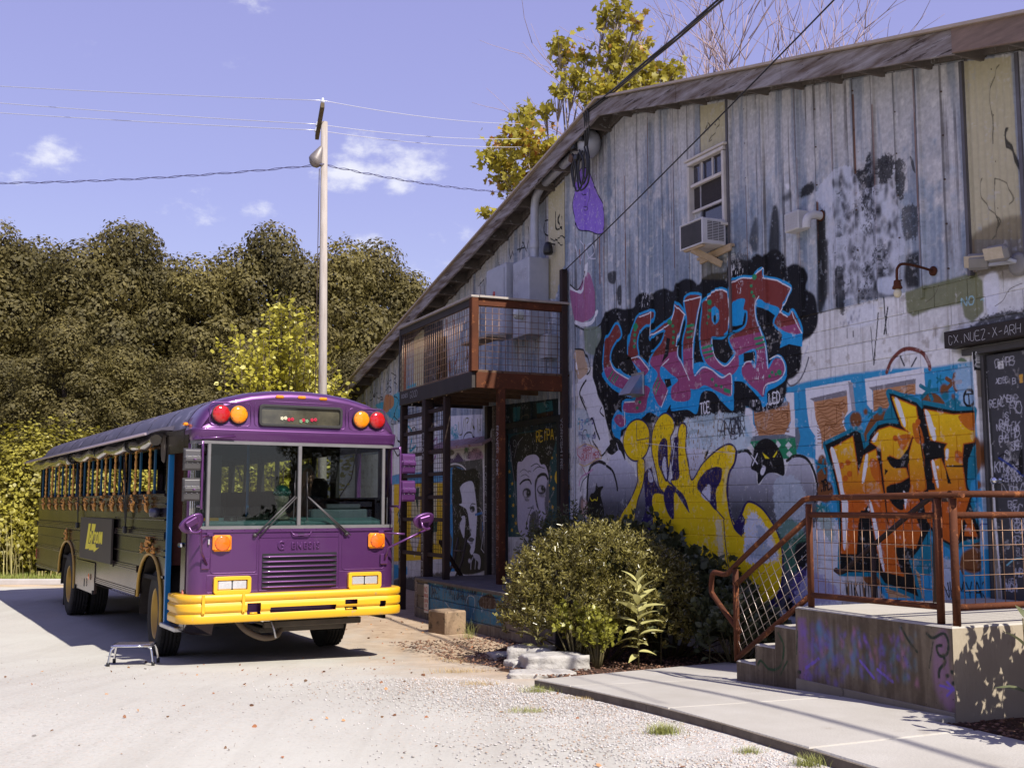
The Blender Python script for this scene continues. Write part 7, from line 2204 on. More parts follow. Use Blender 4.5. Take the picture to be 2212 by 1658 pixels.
for y in ys_[1:-1]:
 for i in range(len(RPROF) - 1):
  for t in (.25,.75):
   x = RPROF[i][0] * (1 - t) + RPROF[i + 1][0] * t; z = RPROF[i][1] * (1 - t) + RPROF[i + 1][1] * t
   if x < .4: mb.box((x,y + .03,z + .004),(.012,.012,.008))
part(mb,'roof_rivets',ROOFM,kind='stuff')
def capring(y,s,zb,dz=0):
 return [(x * s,y,zb + (z - 2.49) * ((3.08 - zb + dz) / .59)) for x,z in RPROF]
mb = MB()
rings = [[(x,.42,z) for x,z in RPROF]]
for (y,s,dz) in ((.30,1.0,0),(.20,.998,-.004),(.12,.994,-.012),(.06,.986,-.026),(.022,.972,-.048),(.004,.955,-.075),(0,.94,-.10)):
 rings.append([(x * s,y,2.49 + (z - 2.49) * (1 + dz / .59)) for x,z in RPROF])
loft(rings,mb,flip=False)
last = rings[-1]
grid = []
NX = 24
xs_ = [-1.128 + 2.256 * k / NX for k in range(NX + 1)]
def capz(x):
 pts = last
 for i in range(len(pts) - 1):
  if pts[i][0] <= x <= pts[i + 1][0] + 1e-6:
   t = (x - pts[i][0]) / max(1e-6,pts[i + 1][0] - pts[i][0])
   return pts[i][2] * (1 - t) + pts[i + 1][2] * t
 return 2.49
rows = []
for v in range(9):
 row = []
 for x in xs_:
  zt = max(capz(x),2.60); z = 2.60 + (zt - 2.60) * v / 8
  dished = .020 * (1 - abs(v / 8 * 2 - 1))
  row.append((x,-.004 * 0 + dished - .010,z))
 rows.append(row)
vs = [p for r in rows for p in r]; fs = []
for j in range(8):
 for i in range(NX):
  fs.append((j * (NX + 1) + i,j * (NX + 1) + i + 1,(j + 1) * (NX + 1) + i + 1,(j + 1) * (NX + 1) + i))
mb.add(vs,fs,0,True)
cap = part(mb,'front_cap',PURP)
def rounded_front(y_front,hw,rad,n=7,y_back=.42):
 P = [(-hw,y_back)]
 for k in range(n + 1):
  a = math.pi - (math.pi / 2) * k / n
  P.append((-hw + rad + rad * math.cos(a),y_front + rad - rad * math.sin(a)))
 for k in range(n + 1):
  a = math.pi / 2 - (math.pi / 2) * k / n
  P.append((hw - rad + rad * math.cos(a),y_front + rad - rad * math.sin(a)))
 P.append((hw,y_back))
 return P
mb = MB()
rr_ = []
for (z,yf,hw,rad) in ((2.475,.0,1.185,.13),(2.49,-.012,1.19,.13),(2.50,-.014,1.195,.13),(2.55,-.022,1.198,.13),(2.595,-.032,1.198,.13),(2.606,-.030,1.196,.13),(2.615,-.012,1.19,.12),(2.622,.02,1.18,.11)):
 rr_.append([(x,y,z) for x,y in rounded_front(yf,hw,rad)])
loft(rr_,mb)
part(mb,'visor_band',PURP)
def frame_on_front(x0,x1,z0,z1,y,w,name,m,parent=bus,r=.03,dep=.012):
 mb = MB(); n = 4
 def rr(a,b,c,d,rad):
  P = []
  for (cx,cz,a0) in ((b - rad,d - rad,0),(a + rad,d - rad,90),(a + rad,c + rad,180),(b - rad,c + rad,270)):
   for k in range(n + 1):
    t = math.radians(a0 + 90 * k / n); P.append((cx + rad * math.cos(t),cz + rad * math.sin(t)))
  return P
 O = rr(x0,x1,z0,z1,r); I = rr(x0 + w,x1 - w,z0 + w,z1 - w,max(.004,r - w * .7))
 N = len(O)
 vs = [(p[0],y,p[1]) for p in O] + [(p[0],y - dep,p[1]) for p in O] + [(p[0],y - dep,p[1]) for p in I] + [(p[0],y,p[1]) for p in I]
 fs = []
 for k in range(N):
  q = (k + 1) % N
  fs += [(k,q,N + q,N + k),(N + k,N + q,2 * N + q,2 * N + k),(2 * N + k,2 * N + q,3 * N + q,3 * N + k)]
 mb.add(vs,[f[::-1] for f in fs])
 return part(mb,name,m,parent,bevel=.003)
df = frame_on_front(-.485,.49,2.655,2.895,-.004,.028,'destination_frame',RUBBER,r=.045,dep=.03)
MB().box((0,-.006,2.775),(.93,.006,.19)).build('destination_glass',mat('destination_dark',(.03,.028,.022),(.10,.09,.06),5,.06,coat=.4),df)
for k,(x,z,c) in enumerate(((-.22,2.745,0),(-.18,2.75,0),(-.14,2.735,1),(-.10,2.74,1),(0,2.72,2),(.03,2.735,1),(.07,2.725,2),(.13,2.74,1),(.17,2.745,1))):
 fm = [mat('flower_cream',(.55,.50,.36)),mat('flower_red',(.40,.02,.05)),mat('flower_green',(.16,.26,.15))][c] if k in (0,2,4) else bpy.data.materials[['flower_cream','flower_red','flower_green'][c]]
 mb = MB()
 for q in range(5):
  mb.ball((x + .012 * math.cos(q * 1.26),-.012,z + .012 * math.sin(q * 1.26)),(.011,.006,.011),6,4)
 part(mb,'flower',fm,df)
for (a,b) in ((-1.03,-.565),(-.535,.545),(.575,1.03)):
 frame_on_front(a,b,2.64,2.935 if a == -.535 else 2.90,-.001,.010,'pressed_edge',PURP,r=.05,dep=.006)
REDL = mat('lens_red',(.42,.010,.010),(.34,.008,.008),40,.12,coat=.8)
AMB = mat('lens_amber',(.85,.26,.006),(.75,.20,.005),40,.12,coat=.8)
ORG = mat('lens_orange',(.85,.15,.008),(.75,.11,.006),40,.14,coat=.8)
for (x,m) in ((-.905,REDL),(-.712,AMB),(.725,AMB),(.922,REDL)):
 T_ = Matrix.Translation((x,-.012,2.768)) @ Matrix.Rotation(math.pi / 2,4,'X')
 MB().lathe([(.104,0),(.106,.010),(.098,.016),(.09,.016)],28,mat=T_).build('lamp_ring',RUBBER,bus)
 lm = MB().lathe([(.097,.008),(.095,.024),(.080,.038),(.050,.046),(0,.049)],28,mat=T_).build('warning_lamp',m,bus)
 for k in range(6):
  a = k * math.pi / 3 + .5
  MB().ball((x + .084 * math.cos(a),-.05,2.768 + .084 * math.sin(a)),.005,6,4).build('lens_screw',BLACK,lm)
for x,z,y in ((-.249,2.985,.02),(.006,2.99,.02),(.261,2.985,.02)):
 MB().box((x,y - .01,z),(.095,.07,.036),ch=.012).build('marker_lamp',AMB,bus)
MB().box((-1.19,.36,2.67),(.05,.07,.036),ch=.01).build('marker_lamp',AMB,bus)
MB().box((1.19,.36,2.67),(.05,.07,.036),ch=.01).build('marker_lamp',AMB,bus)
mb = MB()
for k in range(62):
 x = -1.12 + 2.24 * k / 61
 mb.ball((x,-.017,2.508),(.0055,.004,.0055),6,4)
part(mb,'rivet_row',PURP,kind='stuff')
ZW0,ZW1 = 1.555,2.455
for (a,b) in ((-1.0,-.02),(.02,1.0)):
 MB().box(((a + b) / 2,.012,(ZW0 + ZW1) / 2),(b - a,.006,ZW1 - ZW0 - .02)).build('windscreen_pane',GLASS,bus)
for s_ in (-1,1):
 mb = MB()
 P = [(s_ * 1.035,.012),(s_ * 1.10,.03),(s_ * 1.15,.075),(s_ * 1.178,.15)]
 loft([[(x,y,z) for x,y in P] for z in (ZW0 + .01,ZW1 - .01)],mb)
 part(mb,'corner_pane',GLASS)
 MB().box((s_ * 1.017,.004,(ZW0 + ZW1) / 2),(.036,.04,ZW1 - ZW0),ch=.006).build('windscreen_pillar',TRIM,bus)
 MB().box((s_ * 1.185,.185,(ZW0 + ZW1) / 2),(.03,.07,ZW1 - ZW0),ch=.006).build('windscreen_pillar',PURPD,bus)
MB().box((0,.004,(ZW0 + ZW1) / 2),(.042,.04,ZW1 - ZW0),ch=.006).build('windscreen_pillar',TRIM,bus)
def curve_bar(z,w,h,m,name,yo=0.0,hw=1.185,rad=.13):
 mb = MB()
 P = [(x,y,z) for x,y in rounded_front(-.004 + yo,hw,rad,6,.24)]
 rings = []
 for (dy,dz) in ((0,-h / 2),(-w,-h / 2),(-w,h / 2),(0,h / 2)):
  rings.append([(x * (1 + (-dy) * .3),y + dy * (1 if abs(x) < 1.1 else .4),zz_ + dz) for x,y,zz_ in P])
 loft(rings,mb,smooth=False)
 return part(mb,name,m)
curve_bar(ZW1 + .008,.012,.035,TRIM,'windscreen_frame')
curve_bar(ZW0 - .008,.012,.035,TRIM,'windscreen_frame')
curve_bar(1.517,.010,.045,PURP,'cowl_strip')
mb = MB()
rr_ = [[(x,y,z) for x,y in rounded_front(0,1.188,.14,8,.30)] for z in (.60,.84,1.2,1.535)]
loft(rr_,mb)
fbody = part(mb,'front_panel',PURP)
mb = MB()
for k in range(16):
 mb.ball((-1.02 + 2.04 * k / 15,-.016,1.525),(.008,.005,.008),6,4)
part(mb,'cowl_bolts',PURP,kind='stuff')
frame_on_front(-.975,-.462,1.06,1.502,.002,.007,'hatch_edge',PURPD,r=.035,dep=.009)
frame_on_front(.517,1.04,1.06,1.502,.002,.007,'hatch_edge',PURPD,r=.035,dep=.009)
frame_on_front(-.445,.486,.862,1.508,.002,.007,'hood_edge',PURPD,r=.01,dep=.010)
MB().box((.02,-.004,1.437),(.91,.006,.006)).build('hood_seam',PURPD,bus)
frame_on_front(-1.01,-.448,.862,1.045,.002,.005,'lamp_panel_edge',PURPD,r=.008,dep=.006)
frame_on_front(.489,1.05,.862,1.045,.002,.005,'lamp_panel_edge',PURPD,r=.008,dep=.006)
MB().tube([(-.09,-.006,1.50),(-.07,-.03,1.47),(-.05,-.035,1.458),(.11,-.035,1.458),(.13,-.03,1.47),(.15,-.006,1.50)],.007,6).build('hood_handle',PURPD,bus)
MB().box((.03,-.008,1.465),(.07,.012,.022)).build('latch_slot',BLACK,bus)
def text_mesh(txt,size,ext,name,m,parent,loc,rotx=math.pi / 2,sx=1.0,spacing=1.0,bevel=0.0):
 cu = bpy.data.curves.new(name,'FONT'); cu.body = txt; cu.size = size; cu.extrude = ext; cu.space_character = spacing; cu.bevel_depth = bevel; cu.resolution_u = 3
 cu.align_x = 'CENTER'; cu.align_y = 'CENTER'
 tmp = bpy.data.objects.new(name,cu); COL.objects.link(tmp)
 dg = bpy.context.evaluated_depsgraph_get(); dg.update()
 me = bpy.data.meshes.new_from_object(tmp.evaluated_get(dg))
 bpy.data.objects.remove(tmp)
 me.materials.clear(); me.materials.append(m)
 o = bpy.data.objects.new(name,me); COL.objects.link(o); o.parent = parent
 o.location = loc; o.rotation_euler = (rotx,0,0); o.scale = (sx,1,1)
 return o
text_mesh('G',.135,.006,'hood_lettering',PURP,bus,(-.196,-.006,1.342),bevel=.004,sx=.85)
text_mesh('ENESIS',.095,.006,'hood_lettering',PURP,bus,(.085,-.006,1.338),spacing=1.45,bevel=.004,sx=.85)
MB().box((.024,-.003,1.068),(.86,.008,.385)).build('grille_recess',BLACK,bus)
for k in range(30):
 x = -.34 + k * .025
 MB().box((x,-.0085,1.06),(.004,.004,.34)).build('radiator_fin',UNDER,bus)
for k in range(7):
 z = 1.222 - k * .0545
 mb = MB()
 pr = [(.0,-.010),(-.024,-.004),(-.032,.005),(-.020,.013),(.0,.016)]
 xs2 = [-.405,-.385,-.33,.38,.435,.455]
 sc2 = [.35,.7,1,1,.7,.35]
 rings = [[(x,-.008 + y * s,z + zz2 * s) for y,zz2 in pr] for x,s in zip(xs2,sc2)]
 loft(rings,mb)
 part(mb,'grille_slat',PURP)
for x in (-.858,.933):
 MB().box((x,-.022,1.382),(.205,.045,.175),ch=.022).build('turn_lamp',AMB,bus)
 MB().lathe([(.084,0),(.084,.006),(.07,.014),(0,.018)],24,mat=Matrix.Translation((x,-.044,1.382)) @ Matrix.Rotation(math.pi / 2,4,'X')).build('turn_lens',ORG,bus)
 for k in range(8):
  a = k * math.pi / 4 + .2
  MB().ball((x + .075 * math.cos(a),-.055,1.382 + .075 * math.sin(a)),.0045,6,4).build('lens_screw',UNDER,bus)
HLG = mat('headlamp_glass',(.62,.62,.64),(.80,.80,.82),9,.12,.55,coat=.8,bump=.25,bscale=25)
for (a,b) in ((-.94,-.535),(.588,.99)):
 hf = frame_on_front(a,b,.846,1.030,-.002,.040,'headlamp_frame',YEL,r=.03,dep=.045)
 MB().box(((a + b) / 2,-.010,.938),(b - a - .07,.012,.115)).build('headlamp_backing',BLACK,hf)
 for s_ in (-1,1):
  MB().box(((a + b) / 2 + s_ * .081,-.024,.938),(.150,.026,.098),ch=.010).build('headlamp',HLG,hf)
BPROF = [(.05,.545),(-.080,.545),(-.092,.556),(-.093,.61),(-.088,.632),(-.072,.645),(-.074,.655),(-.092,.668),(-.093,.735),(-.088,.742),(-.072,.755),(-.074,.765),(-.091,.778),(-.091,.834),(-.075,.845),(.05,.848)]
holes = [(-.586,-.437,.622,.742),(-.33,.426,.632,.688),(.532,.68,.618,.652),(.532,.68,.684,.735),(.957,1.028,.638,.705)]
def bump_path():
 P = rounded_front(0,1.205,.16,8,.46)
 xs3 = sorted(set([-1.045 + 0.0] + [h for o in holes for h in o[:2]] + [1.045]))
 mid = [(x,0.0) for x in xs3]
 left = [p for p in P if p[0] < -1.04]; right = [p for p in P if p[0] > 1.04]
 return left + mid + right
path = bump_path()
zs_ = sorted(set([p[1] for p in BPROF[1:-1]] + [h for o in holes for h in o[2:]]))
def prof_y(z):
 pts = BPROF[1:-1]
 for i in range(len(pts) - 1):
  if pts[i][1] <= z <= pts[i + 1][1] + 1e-9:
   t = (z - pts[i][1]) / max(1e-9,pts[i + 1][1] - pts[i][1]); return pts[i][0] * (1 - t) + pts[i + 1][0] * t
 return -.07
def nrm2(i):
 a = path[max(i - 1,0)]; b = path[min(i + 1,len(path) - 1)]
 t = Vector((b[0] - a[0],b[1] - a[1])); t.normalize(); return Vector((t.y,-t.x))
mb = MB()
def bp_pt(i,z,off=0):
 n_ = nrm2(i); o_ = -prof_y(z) + off
 return (path[i][0] + n_.x * o_,path[i][1] + n_.y * o_,z)
for i in range(len(path) - 1):
 for z0,z1 in zip(zs_[:-1],zs_[1:]):
  xm = (path[i][0] + path[i + 1][0]) / 2; zm = (z0 + z1) / 2
  hole = any(h[0] < xm < h[1] and h[2] < zm < h[3] for h in holes) and path[i][1] < .01
  if hole:
   continue
  mb.add([bp_pt(i,z0),bp_pt(i + 1,z0),bp_pt(i + 1,z1),bp_pt(i,z1)],[(0,1,2,3)],0,True)
 mb.add([bp_pt(i,zs_[0]),bp_pt(i,zs_[0],-.12),bp_pt(i + 1,zs_[0],-.12),bp_pt(i + 1,zs_[0])],[(0,1,2,3)])
 mb.add([bp_pt(i,zs_[-1]),bp_pt(i,zs_[-1],-.12),bp_pt(i + 1,zs_[-1],-.12),bp_pt(i + 1,zs_[-1])],[(3,2,1,0)])
me_ = mb.mesh('bumper',YEL)
import bmesh
bm = bmesh.new(); bm.from_mesh(me_); bmesh.ops.remove_doubles(bm,verts=bm.verts,dist=.0004); bm.to_mesh(me_); bm.free()
bumper = bpy.data.objects.new('bumper',me_); COL.objects.link(bumper); bumper.parent = bus
MB().box((0,.02,.69),(2.0,.02,.22)).build('bumper_backing',BLACK,bus)
for x in (-1.06,-.63):
 MB().box((x,-.098,.745),(.032,.010,.21),ch=.003).build('bumper_strap',YEL,bumper)
 MB().ball((x,-.105,.66),.010,8,5).build('bolt',YEL,bumper)
for x in (-.51,.59):
 MB().tube([(x - .04,-.06,.63),(x + .04,-.06,.63)],.012,8).build('tow_hook',YEL,bumper)
WIPM = mat('wiper_arm',(.045,.04,.042),rough=.5)
for (x0,z0,x1,z1,xb,zt,zb) in ((-.50,1.462,-.055,1.885,-.06,2.17,1.635),(.56,1.462,.092,1.880,.086,2.16,1.62)):
 wg = MB()
 wg.tube([(x0,-.035,z0),(x1,-.030,z1)],.009,6)
 w1 = wg.build('wiper',WIPM,bus)
 MB().tube([(x0 + .05,-.030,z0 - .012),(x1 + .02,-.028,z1 - .01)],.007,6).build('wiper_link',WIPM,w1)
 MB().box(((xb + x1) / 2,-.012,(zt + zb) / 2),(.010,.012,zt - zb),0,Matrix.Rotation(.03 if x0 < 0 else -.02,4,'Y')).build('wiper_blade',BLACK,w1)
 MB().tube([(x1,-.028,z1),(xb,-.014,z1 + .15)],.005,5).build('wiper_yoke',WIPM,w1)
 MB().ball((x0,-.025,z0),(.025,.02,.02),10,6).build('wiper_pivot',WIPM,w1)
# ---- left side (camera side): lower panels cut round the doors and arches
XS = -HWD
def side_poly(poly,name,m,x=XS,th=.03,bevel=0.0):
 """poly in (y, z), facing -x"""
 mb = MB(); n = len(poly)
 ar = sum(poly[i][0] * poly[(i + 1) % n][1] - poly[(i + 1) % n][0] * poly[i][1] for i in range(n))
 if ar > 0: poly = poly[::-1]
 vs = [(x,p[0],p[1]) for p in poly] + [(x + th,p[0],p[1]) for p in poly]
 fs = [tuple(range(n)),tuple(range(2 * n - 1,n - 1,-1))] + [((i + 1) % n,i,n + i,n + (i + 1) % n) for i in range(n)]
 mb.add(vs,fs)
 return part(mb,name,m,bevel=bevel)
def arch(cy,w,zt,z0,z1=None,n=14):
 z1 = z0 if z1 is None else z1
 P = []
 for k in range(n + 1):
  a = math.pi * k / n
  zb = z0 + (z1 - z0) * k / n
  P.append((cy - w * math.cos(a),zb + (zt - zb) * math.sin(a) ** .8))
 return P
A1 = arch(1.735,.62,1.215,.46,.70)
A2 = arch(7.74,.78,1.20,.50,.66)
side_poly([(.16,.47),(.34,.45),(.34,2.49),(.16,2.49)],'door_pillar',SIDE)
front_pan = [(1.01,.44)] + A1 + [(2.42,.70),(2.42,1.44),(1.01,1.44)]
side_poly([(1.01,.44),(1.08,.44)] + A1[0:1] + A1[1:] + [(2.42,.70),(2.42,1.437),(1.01,1.437)],'side_panel',SIDE)
side_poly([(2.425,.70),(4.9,.69),(5.24,.69),(5.24,1.437),(2.425,1.437)],'side_panel',SIDE)
side_poly([(5.245,.96),(6.88,.95),(6.88,.50)] + A2 + [(8.58,.64),(8.58,1.437),(5.245,1.437)],'side_panel',SIDE)
side_poly([(8.585,.64),(LEN - .05,.60),(LEN - .02,1.437),(8.585,1.437)],'side_panel',SIDE)
side_poly([(5.25,.495),(6.875,.50),(6.875,.945),(5.25,.945)],'locker_door',SIDE,x=XS - .012,th=.04,bevel=.004)
for (a,b) in ((1.01,3.6),(3.605,6.2),(6.205,8.8),(8.805,LEN - .02)):
 side_poly([(a,1.442),(b - .004,1.442),(b - .004,Z_SILL),(a,Z_SILL)],'side_panel',SIDE)
RAILM = mat('rub_rail',(.07,.053,.058),(.055,.042,.046),2,.2,.9)
def rub(y0,y1,z,h=.07,n=3):
 mb = MB()
 pr = [(0,z - h / 2)]
 for k in range(n):
  zz_ = z - h / 2 + h * (k + .5) / n
  pr += [(-.004,zz_ - h / n * .48),(-.014,zz_ - h / n * .25),(-.014,zz_ + h / n * .25),(-.004,zz_ + h / n * .48)]
 pr.append((0,z + h / 2))
 loft([[(XS + x,y,zz_) for x,zz_ in pr] for y in (y0,y1)],mb,smooth=False)
 for y in (y0,y1):
  mb.add([(XS,y,z - h / 2),(XS - .024,y,z - h / 2),(XS - .024,y,z + h / 2),(XS,y,z + h / 2)],[(0,1,2,3)])
 return part(mb,'rub_rail',RAILM)
rub(1.04,3.84,1.44,.085); rub(6.32,LEN - .04,1.44,.085)
rub(1.04,1.25,.97,.04,1)
rub(2.42,3.9,1.00,.085); rub(6.3,7.05,1.03,.085); rub(8.42,LEN - .05,1.03,.085)
rub(2.46,5.2,.705,.075)
rub(8.5,LEN - .06,.665,.06,2)
for z in (1.62,1.80):
 rub(1.04,3.84 if z < 1.7 else LEN - .04,z,.020,1)
rub(1.04,3.84,1.20,.018,1); rub(6.32,7.1,1.22,.018,1); rub(8.3,LEN - .05,1.22,.018,1)
rub(1.04,2.0,1.27,.018,1)
mb = MB()
for k in range(90):
 y = 1.1 + k * .1125
 for z in (1.50,1.385):
  if not (3.8 < y < 6.35): mb.ball((XS - .004,y,z),(.006,.007,.007),5,4)
for k in range(26):
 mb.ball((XS - .004,.99 + .03,.50 + k * .053),(.006,.006,.006),5,4)
for k in range(28):
 mb.ball((XS - .028,2.5 + k * .098,.655),(.006,.010,.010),5,4)
part(mb,'side_rivets',SIDE,kind='stuff')
mb = MB()
for k in range(22):
 y = 1.3 + k * .46
 mb.box((XS - .004,y,1.715 + (.03 if k % 3 else -.02)),(.006,.06,.010))
part(mb,'side_slots',BLACK,kind='stuff')
ARG = mat('arch_gold',(.46,.29,.05),(.36,.21,.035),4,.4,.3)
for A_ in (A1,A2):
 P = [(XS - .012,p[0],p[1]) for p in A_]
 P = [(XS - .012,A_[0][0],A_[0][1] - .02)] + P + [(XS - .012,A_[-1][0],A_[-1][1] - .03)]
 MB().tube(P,.022,8).build('arch_trim',ARG,bus)
for (cy,w) in ((1.735,.70),(7.74,.82)):
 for s_ in (-1,1):
  mb = MB()
  for k in range(10):
   a0 = math.pi * k / 10; a1 = math.pi * (k + 1) / 10
   y0 = cy - w * math.cos(a0); y1 = cy - w * math.cos(a1); z0 = .45 + .80 * math.sin(a0); z1 = .45 + .80 * math.sin(a1)
   mb.add([(s_ * 1.17,y0,z0),(s_ * 1.17,y1,z1),(s_ * .55,y1,z1),(s_ * .55,y0,z0)],[(0,1,2,3)],0,True)
  part(mb,'wheel_well',UNDER)
def ornament(parent,x,y,z,s,seed,n=14,wide=1.0):
 r = random.Random(seed); mb = MB()
 for k in range(n):
  a = r.uniform(0,2 * math.pi); q = r.uniform(.2,1)
  P = [(x - .012 * s * 4,y + wide * s * q * math.cos(a),z + s * q * math.sin(a))]
  for j in range(3):
   a += r.uniform(.5,1.0)
   P.append((x - r.uniform(.01,.05) ,P[-1][1] + wide * s * .28 * math.cos(a),P[-1][2] + s * .28 * math.sin(a)))
  mb.tube(smooth_pts(P,3),s * .13,5)
 return part(mb,'cast_ornament',GOLD,parent)
orn = ornament(bus,XS - .01,1.80,1.33,.085,3,14)
ornament(bus,XS - .01,1.50,1.27,.055,4,8); ornament(bus,XS - .01,2.08,1.27,.055,5,8)
ornament(bus,XS - .01,7.75,1.31,.08,6,12)
MB().ball((XS - .028,5.62,.73),(.008,.05,.05),12,8).build('side_reflector',ORG,bus)
MB().box((XS - .03,5.95,.63),(.012,.03,.12),ch=.004).build('locker_latch',BLACK,bus)
for y in (5.3,6.82):
 MB().box((XS - .022,y,.52),(.02,.05,.06),ch=.004).build('locker_hinge',BLACK,bus)
MB().box((XS - .018,LEN - .10,.86),(.02,.05,.20),ch=.006).build('tail_marker',REDL,bus)
MB().lathe([(0,0),(.05,0),(.06,.05),(.045,.11),(0,.12)],16,mat=Matrix.Translation((XS,1.40,1.70)) @ Matrix.Rotation(-math.pi / 2,4,'Y')).build('side_horn',mat('horn_grey',(.09,.09,.12),rough=.3,metal=.6),bus)
MB().box((XS - .02,1.62,1.70),(.03,.05,.05),ch=.01).build('side_marker',ORG,bus)
SBM = mat('signboard_dark',(.062,.052,.040),(.050,.043,.034),3,.55)
sb = MB().box((XS - .045,5.08,1.295),(.03,2.42,.61),ch=.004).build('signboard',SBM,bus)
SBY = mat('sign_yellow',(.72,.62,.03),rough=.5)
LETS = [
 [(.30,.86),(.365,.86),(.30,.375),(.40,.375),(.395,.29),(.285,.245),(.205,.235)],
 [(.405,.86),(.53,.855),(.42,.375),(.535,.40),(.56,.30),(.665,.33),(.50,.20),(.485,.245),(.33,.225),(.355,.305),(.455,.69),(.395,.69)],
 [(.355,.68),(.40,.68),(.435,.40),(.40,.40),(.392,.46),(.372,.46),(.36,.40),(.325,.40)],
 [(.505,.68),(.545,.67),(.56,.62),(.545,.45),(.53,.41),(.495,.41),(.485,.46),(.49,.64)],
 [(.575,.68),(.615,.675),(.63,.62),(.62,.45),(.60,.41),(.565,.41),(.552,.46),(.56,.64)],
 [(.635,.41),(.650,.69),(.685,.69),(.695,.57),(.71,.69),(.745,.69),(.74,.41),(.705,.41),(.705,.55),(.695,.44),(.68,.44),(.672,.56),(.668,.41)],
]
HOL = [[(.512,.62),(.532,.62),(.525,.47),(.508,.47)],[(.582,.62),(.603,.62),(.595,.47),(.578,.47)],[(.372,.60),(.382,.60),(.386,.52),(.374,.52)]]
def sign_pt(s,t,x): return (x,6.29 - s * 2.42,.99 + t * .61)
for poly,nm in [(p,SBY) for p in LETS] + [(p,SBM) for p in HOL]:
 mb = MB(); n = len(poly); x0 = XS - .0605 if nm is SBY else XS - .0625
 x1 = x0 - .003
 vs = [sign_pt(a,b,x1) for a,b in poly] + [sign_pt(a,b,x0 + .002) for a,b in poly]
 mb.add(vs,[tuple(range(n))] + [((i + 1) % n,i,n + i,n + (i + 1) % n) for i in range(n)])
 me_ = mb.mesh('sign_letter',nm)
 bm = bmesh.new(); bm.from_mesh(me_); bmesh.ops.recalc_face_normals(bm,faces=bm.faces); bmesh.ops.triangulate(bm,faces=[f for f in bm.faces if len(f.verts) > 4]); bm.to_mesh(me_); bm.free()
 o = bpy.data.objects.new('sign_letter',me_); COL.objects.link(o); o.parent = sb
# ---- open windows: blue posts, twisted gold columns, cornice and ornaments
py = [1.89,2.68,3.33,3.98,4.66,5.30,6.0,6.70,7.40,8.11,8.87,9.65,10.41]
MB().box((XS + .03,(1.12 + LEN) / 2,Z_SILL + .012),(.09,LEN - 1.14,.035),ch=.006).build('window_sill',SIDE,bus)
MB().box((XS + .03,(1.12 + LEN) / 2,Z_HEAD + .02),(.06,LEN - 1.14,.12)).build('window_head',SIDE,bus)
side_poly([(1.01,Z_SILL),(1.13,Z_SILL),(1.13,2.49),(1.01,2.49)],'door_pillar',SIDE)
col_me = None
for i,y in enumerate(py + [11.2]):
 MB().box((XS + .035,y - .045,(Z_SILL + Z_HEAD) / 2 + .01),(.026,.05,Z_HEAD - Z_SILL - .03),ch=.004).build('window_post',BLUESHADE,bus)
 if i < 13:
  if col_me is None:
   mb = MB(); prof = []
   for k in range(25):
    z = k / 24 * .56
    prof.append((.017 + .005 * math.sin(k * 1.9) + (.008 if k in (0,1,8,16,23,24) else 0),z))
   mb.lathe(prof,8)
   col_me = mb.mesh('gold_column',GOLD)
  o = bpy.data.objects.new('gold_column',col_me); COL.objects.link(o); o.parent = bus; o.location = (XS - .01,y + .03,Z_SILL + .03)
 if i < 13:
  ornament(bus,XS - .02,y + .02,Z_SILL - .055,.070,20 + i,8,1.3)
  mb = MB(); P = [(XS - .03,y,Z_SILL - .08),(XS - .045,y + .02,Z_SILL - .12),(XS - .045,y,Z_SILL - .16),(XS - .03,y - .02,Z_SILL - .19)]
  mb.tube(P,[.028,.030,.022,.012],7); part(mb,'cast_drop',GOLD)
mb = MB()
AWP = [(-1.13,2.70),(-1.30,2.665),(-1.44,2.625),(-1.47,2.585),(-1.462,2.575),(-1.42,2.60),(-1.30,2.64),(-1.16,2.64)]
loft([[(x,y,z) for x,z in AWP] for y in (1.0,3,5,7,9,LEN + .1)],mb,smooth=False)
for y in (1.0,LEN + .1):
 mb.add([(x,y,z) for x,z in AWP],[tuple(range(len(AWP)))])
part(mb,'awning',ROOFM)
MB().tube([(-1.475,1.0,2.59),(-1.475,LEN + .1,2.585)],.016,6).build('awning_edge',mat('awning_edge_pink',(.42,.34,.36),rough=.35,metal=.6),bus)
CURT = mat('clear_vinyl_roll',(.30,.27,.22),(.08,.075,.065),2.5,.12,.5,coat=.8,bump=.4,bscale=5,bdist=.03)
for (y0,y1,r0) in ((1.25,2.55,.062),(2.62,6.9,.07),(7.0,LEN,.07)):
 n = 18; P = []; R2 = []
 for k in range(n + 1):
  y = y0 + (y1 - y0) * k / n
  sag = .045 * math.sin(math.pi * ((y * .75) % 1.0)) + .015 * mnoise.noise(Vector((y * 2,0,0)))
  P.append((-1.30 - .01 * mnoise.noise(Vector((y * 3,4,0))),y,2.545 - sag)); R2.append(r0 * (1 + .28 * mnoise.noise(Vector((y * 2.3,9,0)))))
 MB().tube(P,R2,12).build('rolled_curtain',CURT,bus)
for y in (2.58,6.95,4.7):
 MB().tube([(-1.30 + .085 * math.cos(a),y,2.53 + .085 * math.sin(a)) for a in [k * math.pi / 5 for k in range(10)]],.012,5,closed=True).build('curtain_strap',BLACK,bus)
for (yy,zz_,tops) in ((3.05,1.50,(2.62,3.0,3.1,3.45)),(6.62,1.50,(6.5,6.66,6.9))):
 for t in tops:
  MB().tube([(-1.30,t,2.50),(-1.26,(t * .35 + yy * .65),1.95),(-1.245,yy,zz_)],.007,5).build('bungee_cord',BLACK,bus)
 ob_ = MB().box((-1.25,yy,zz_ - .03),(.05,.09,.09),ch=.012).build('cord_block',BLACK,bus)
side_poly([(.34,2.36),(1.13,2.36),(1.13,2.62),(.34,2.62)],'header_panel',SIDE,x=XS - .002)
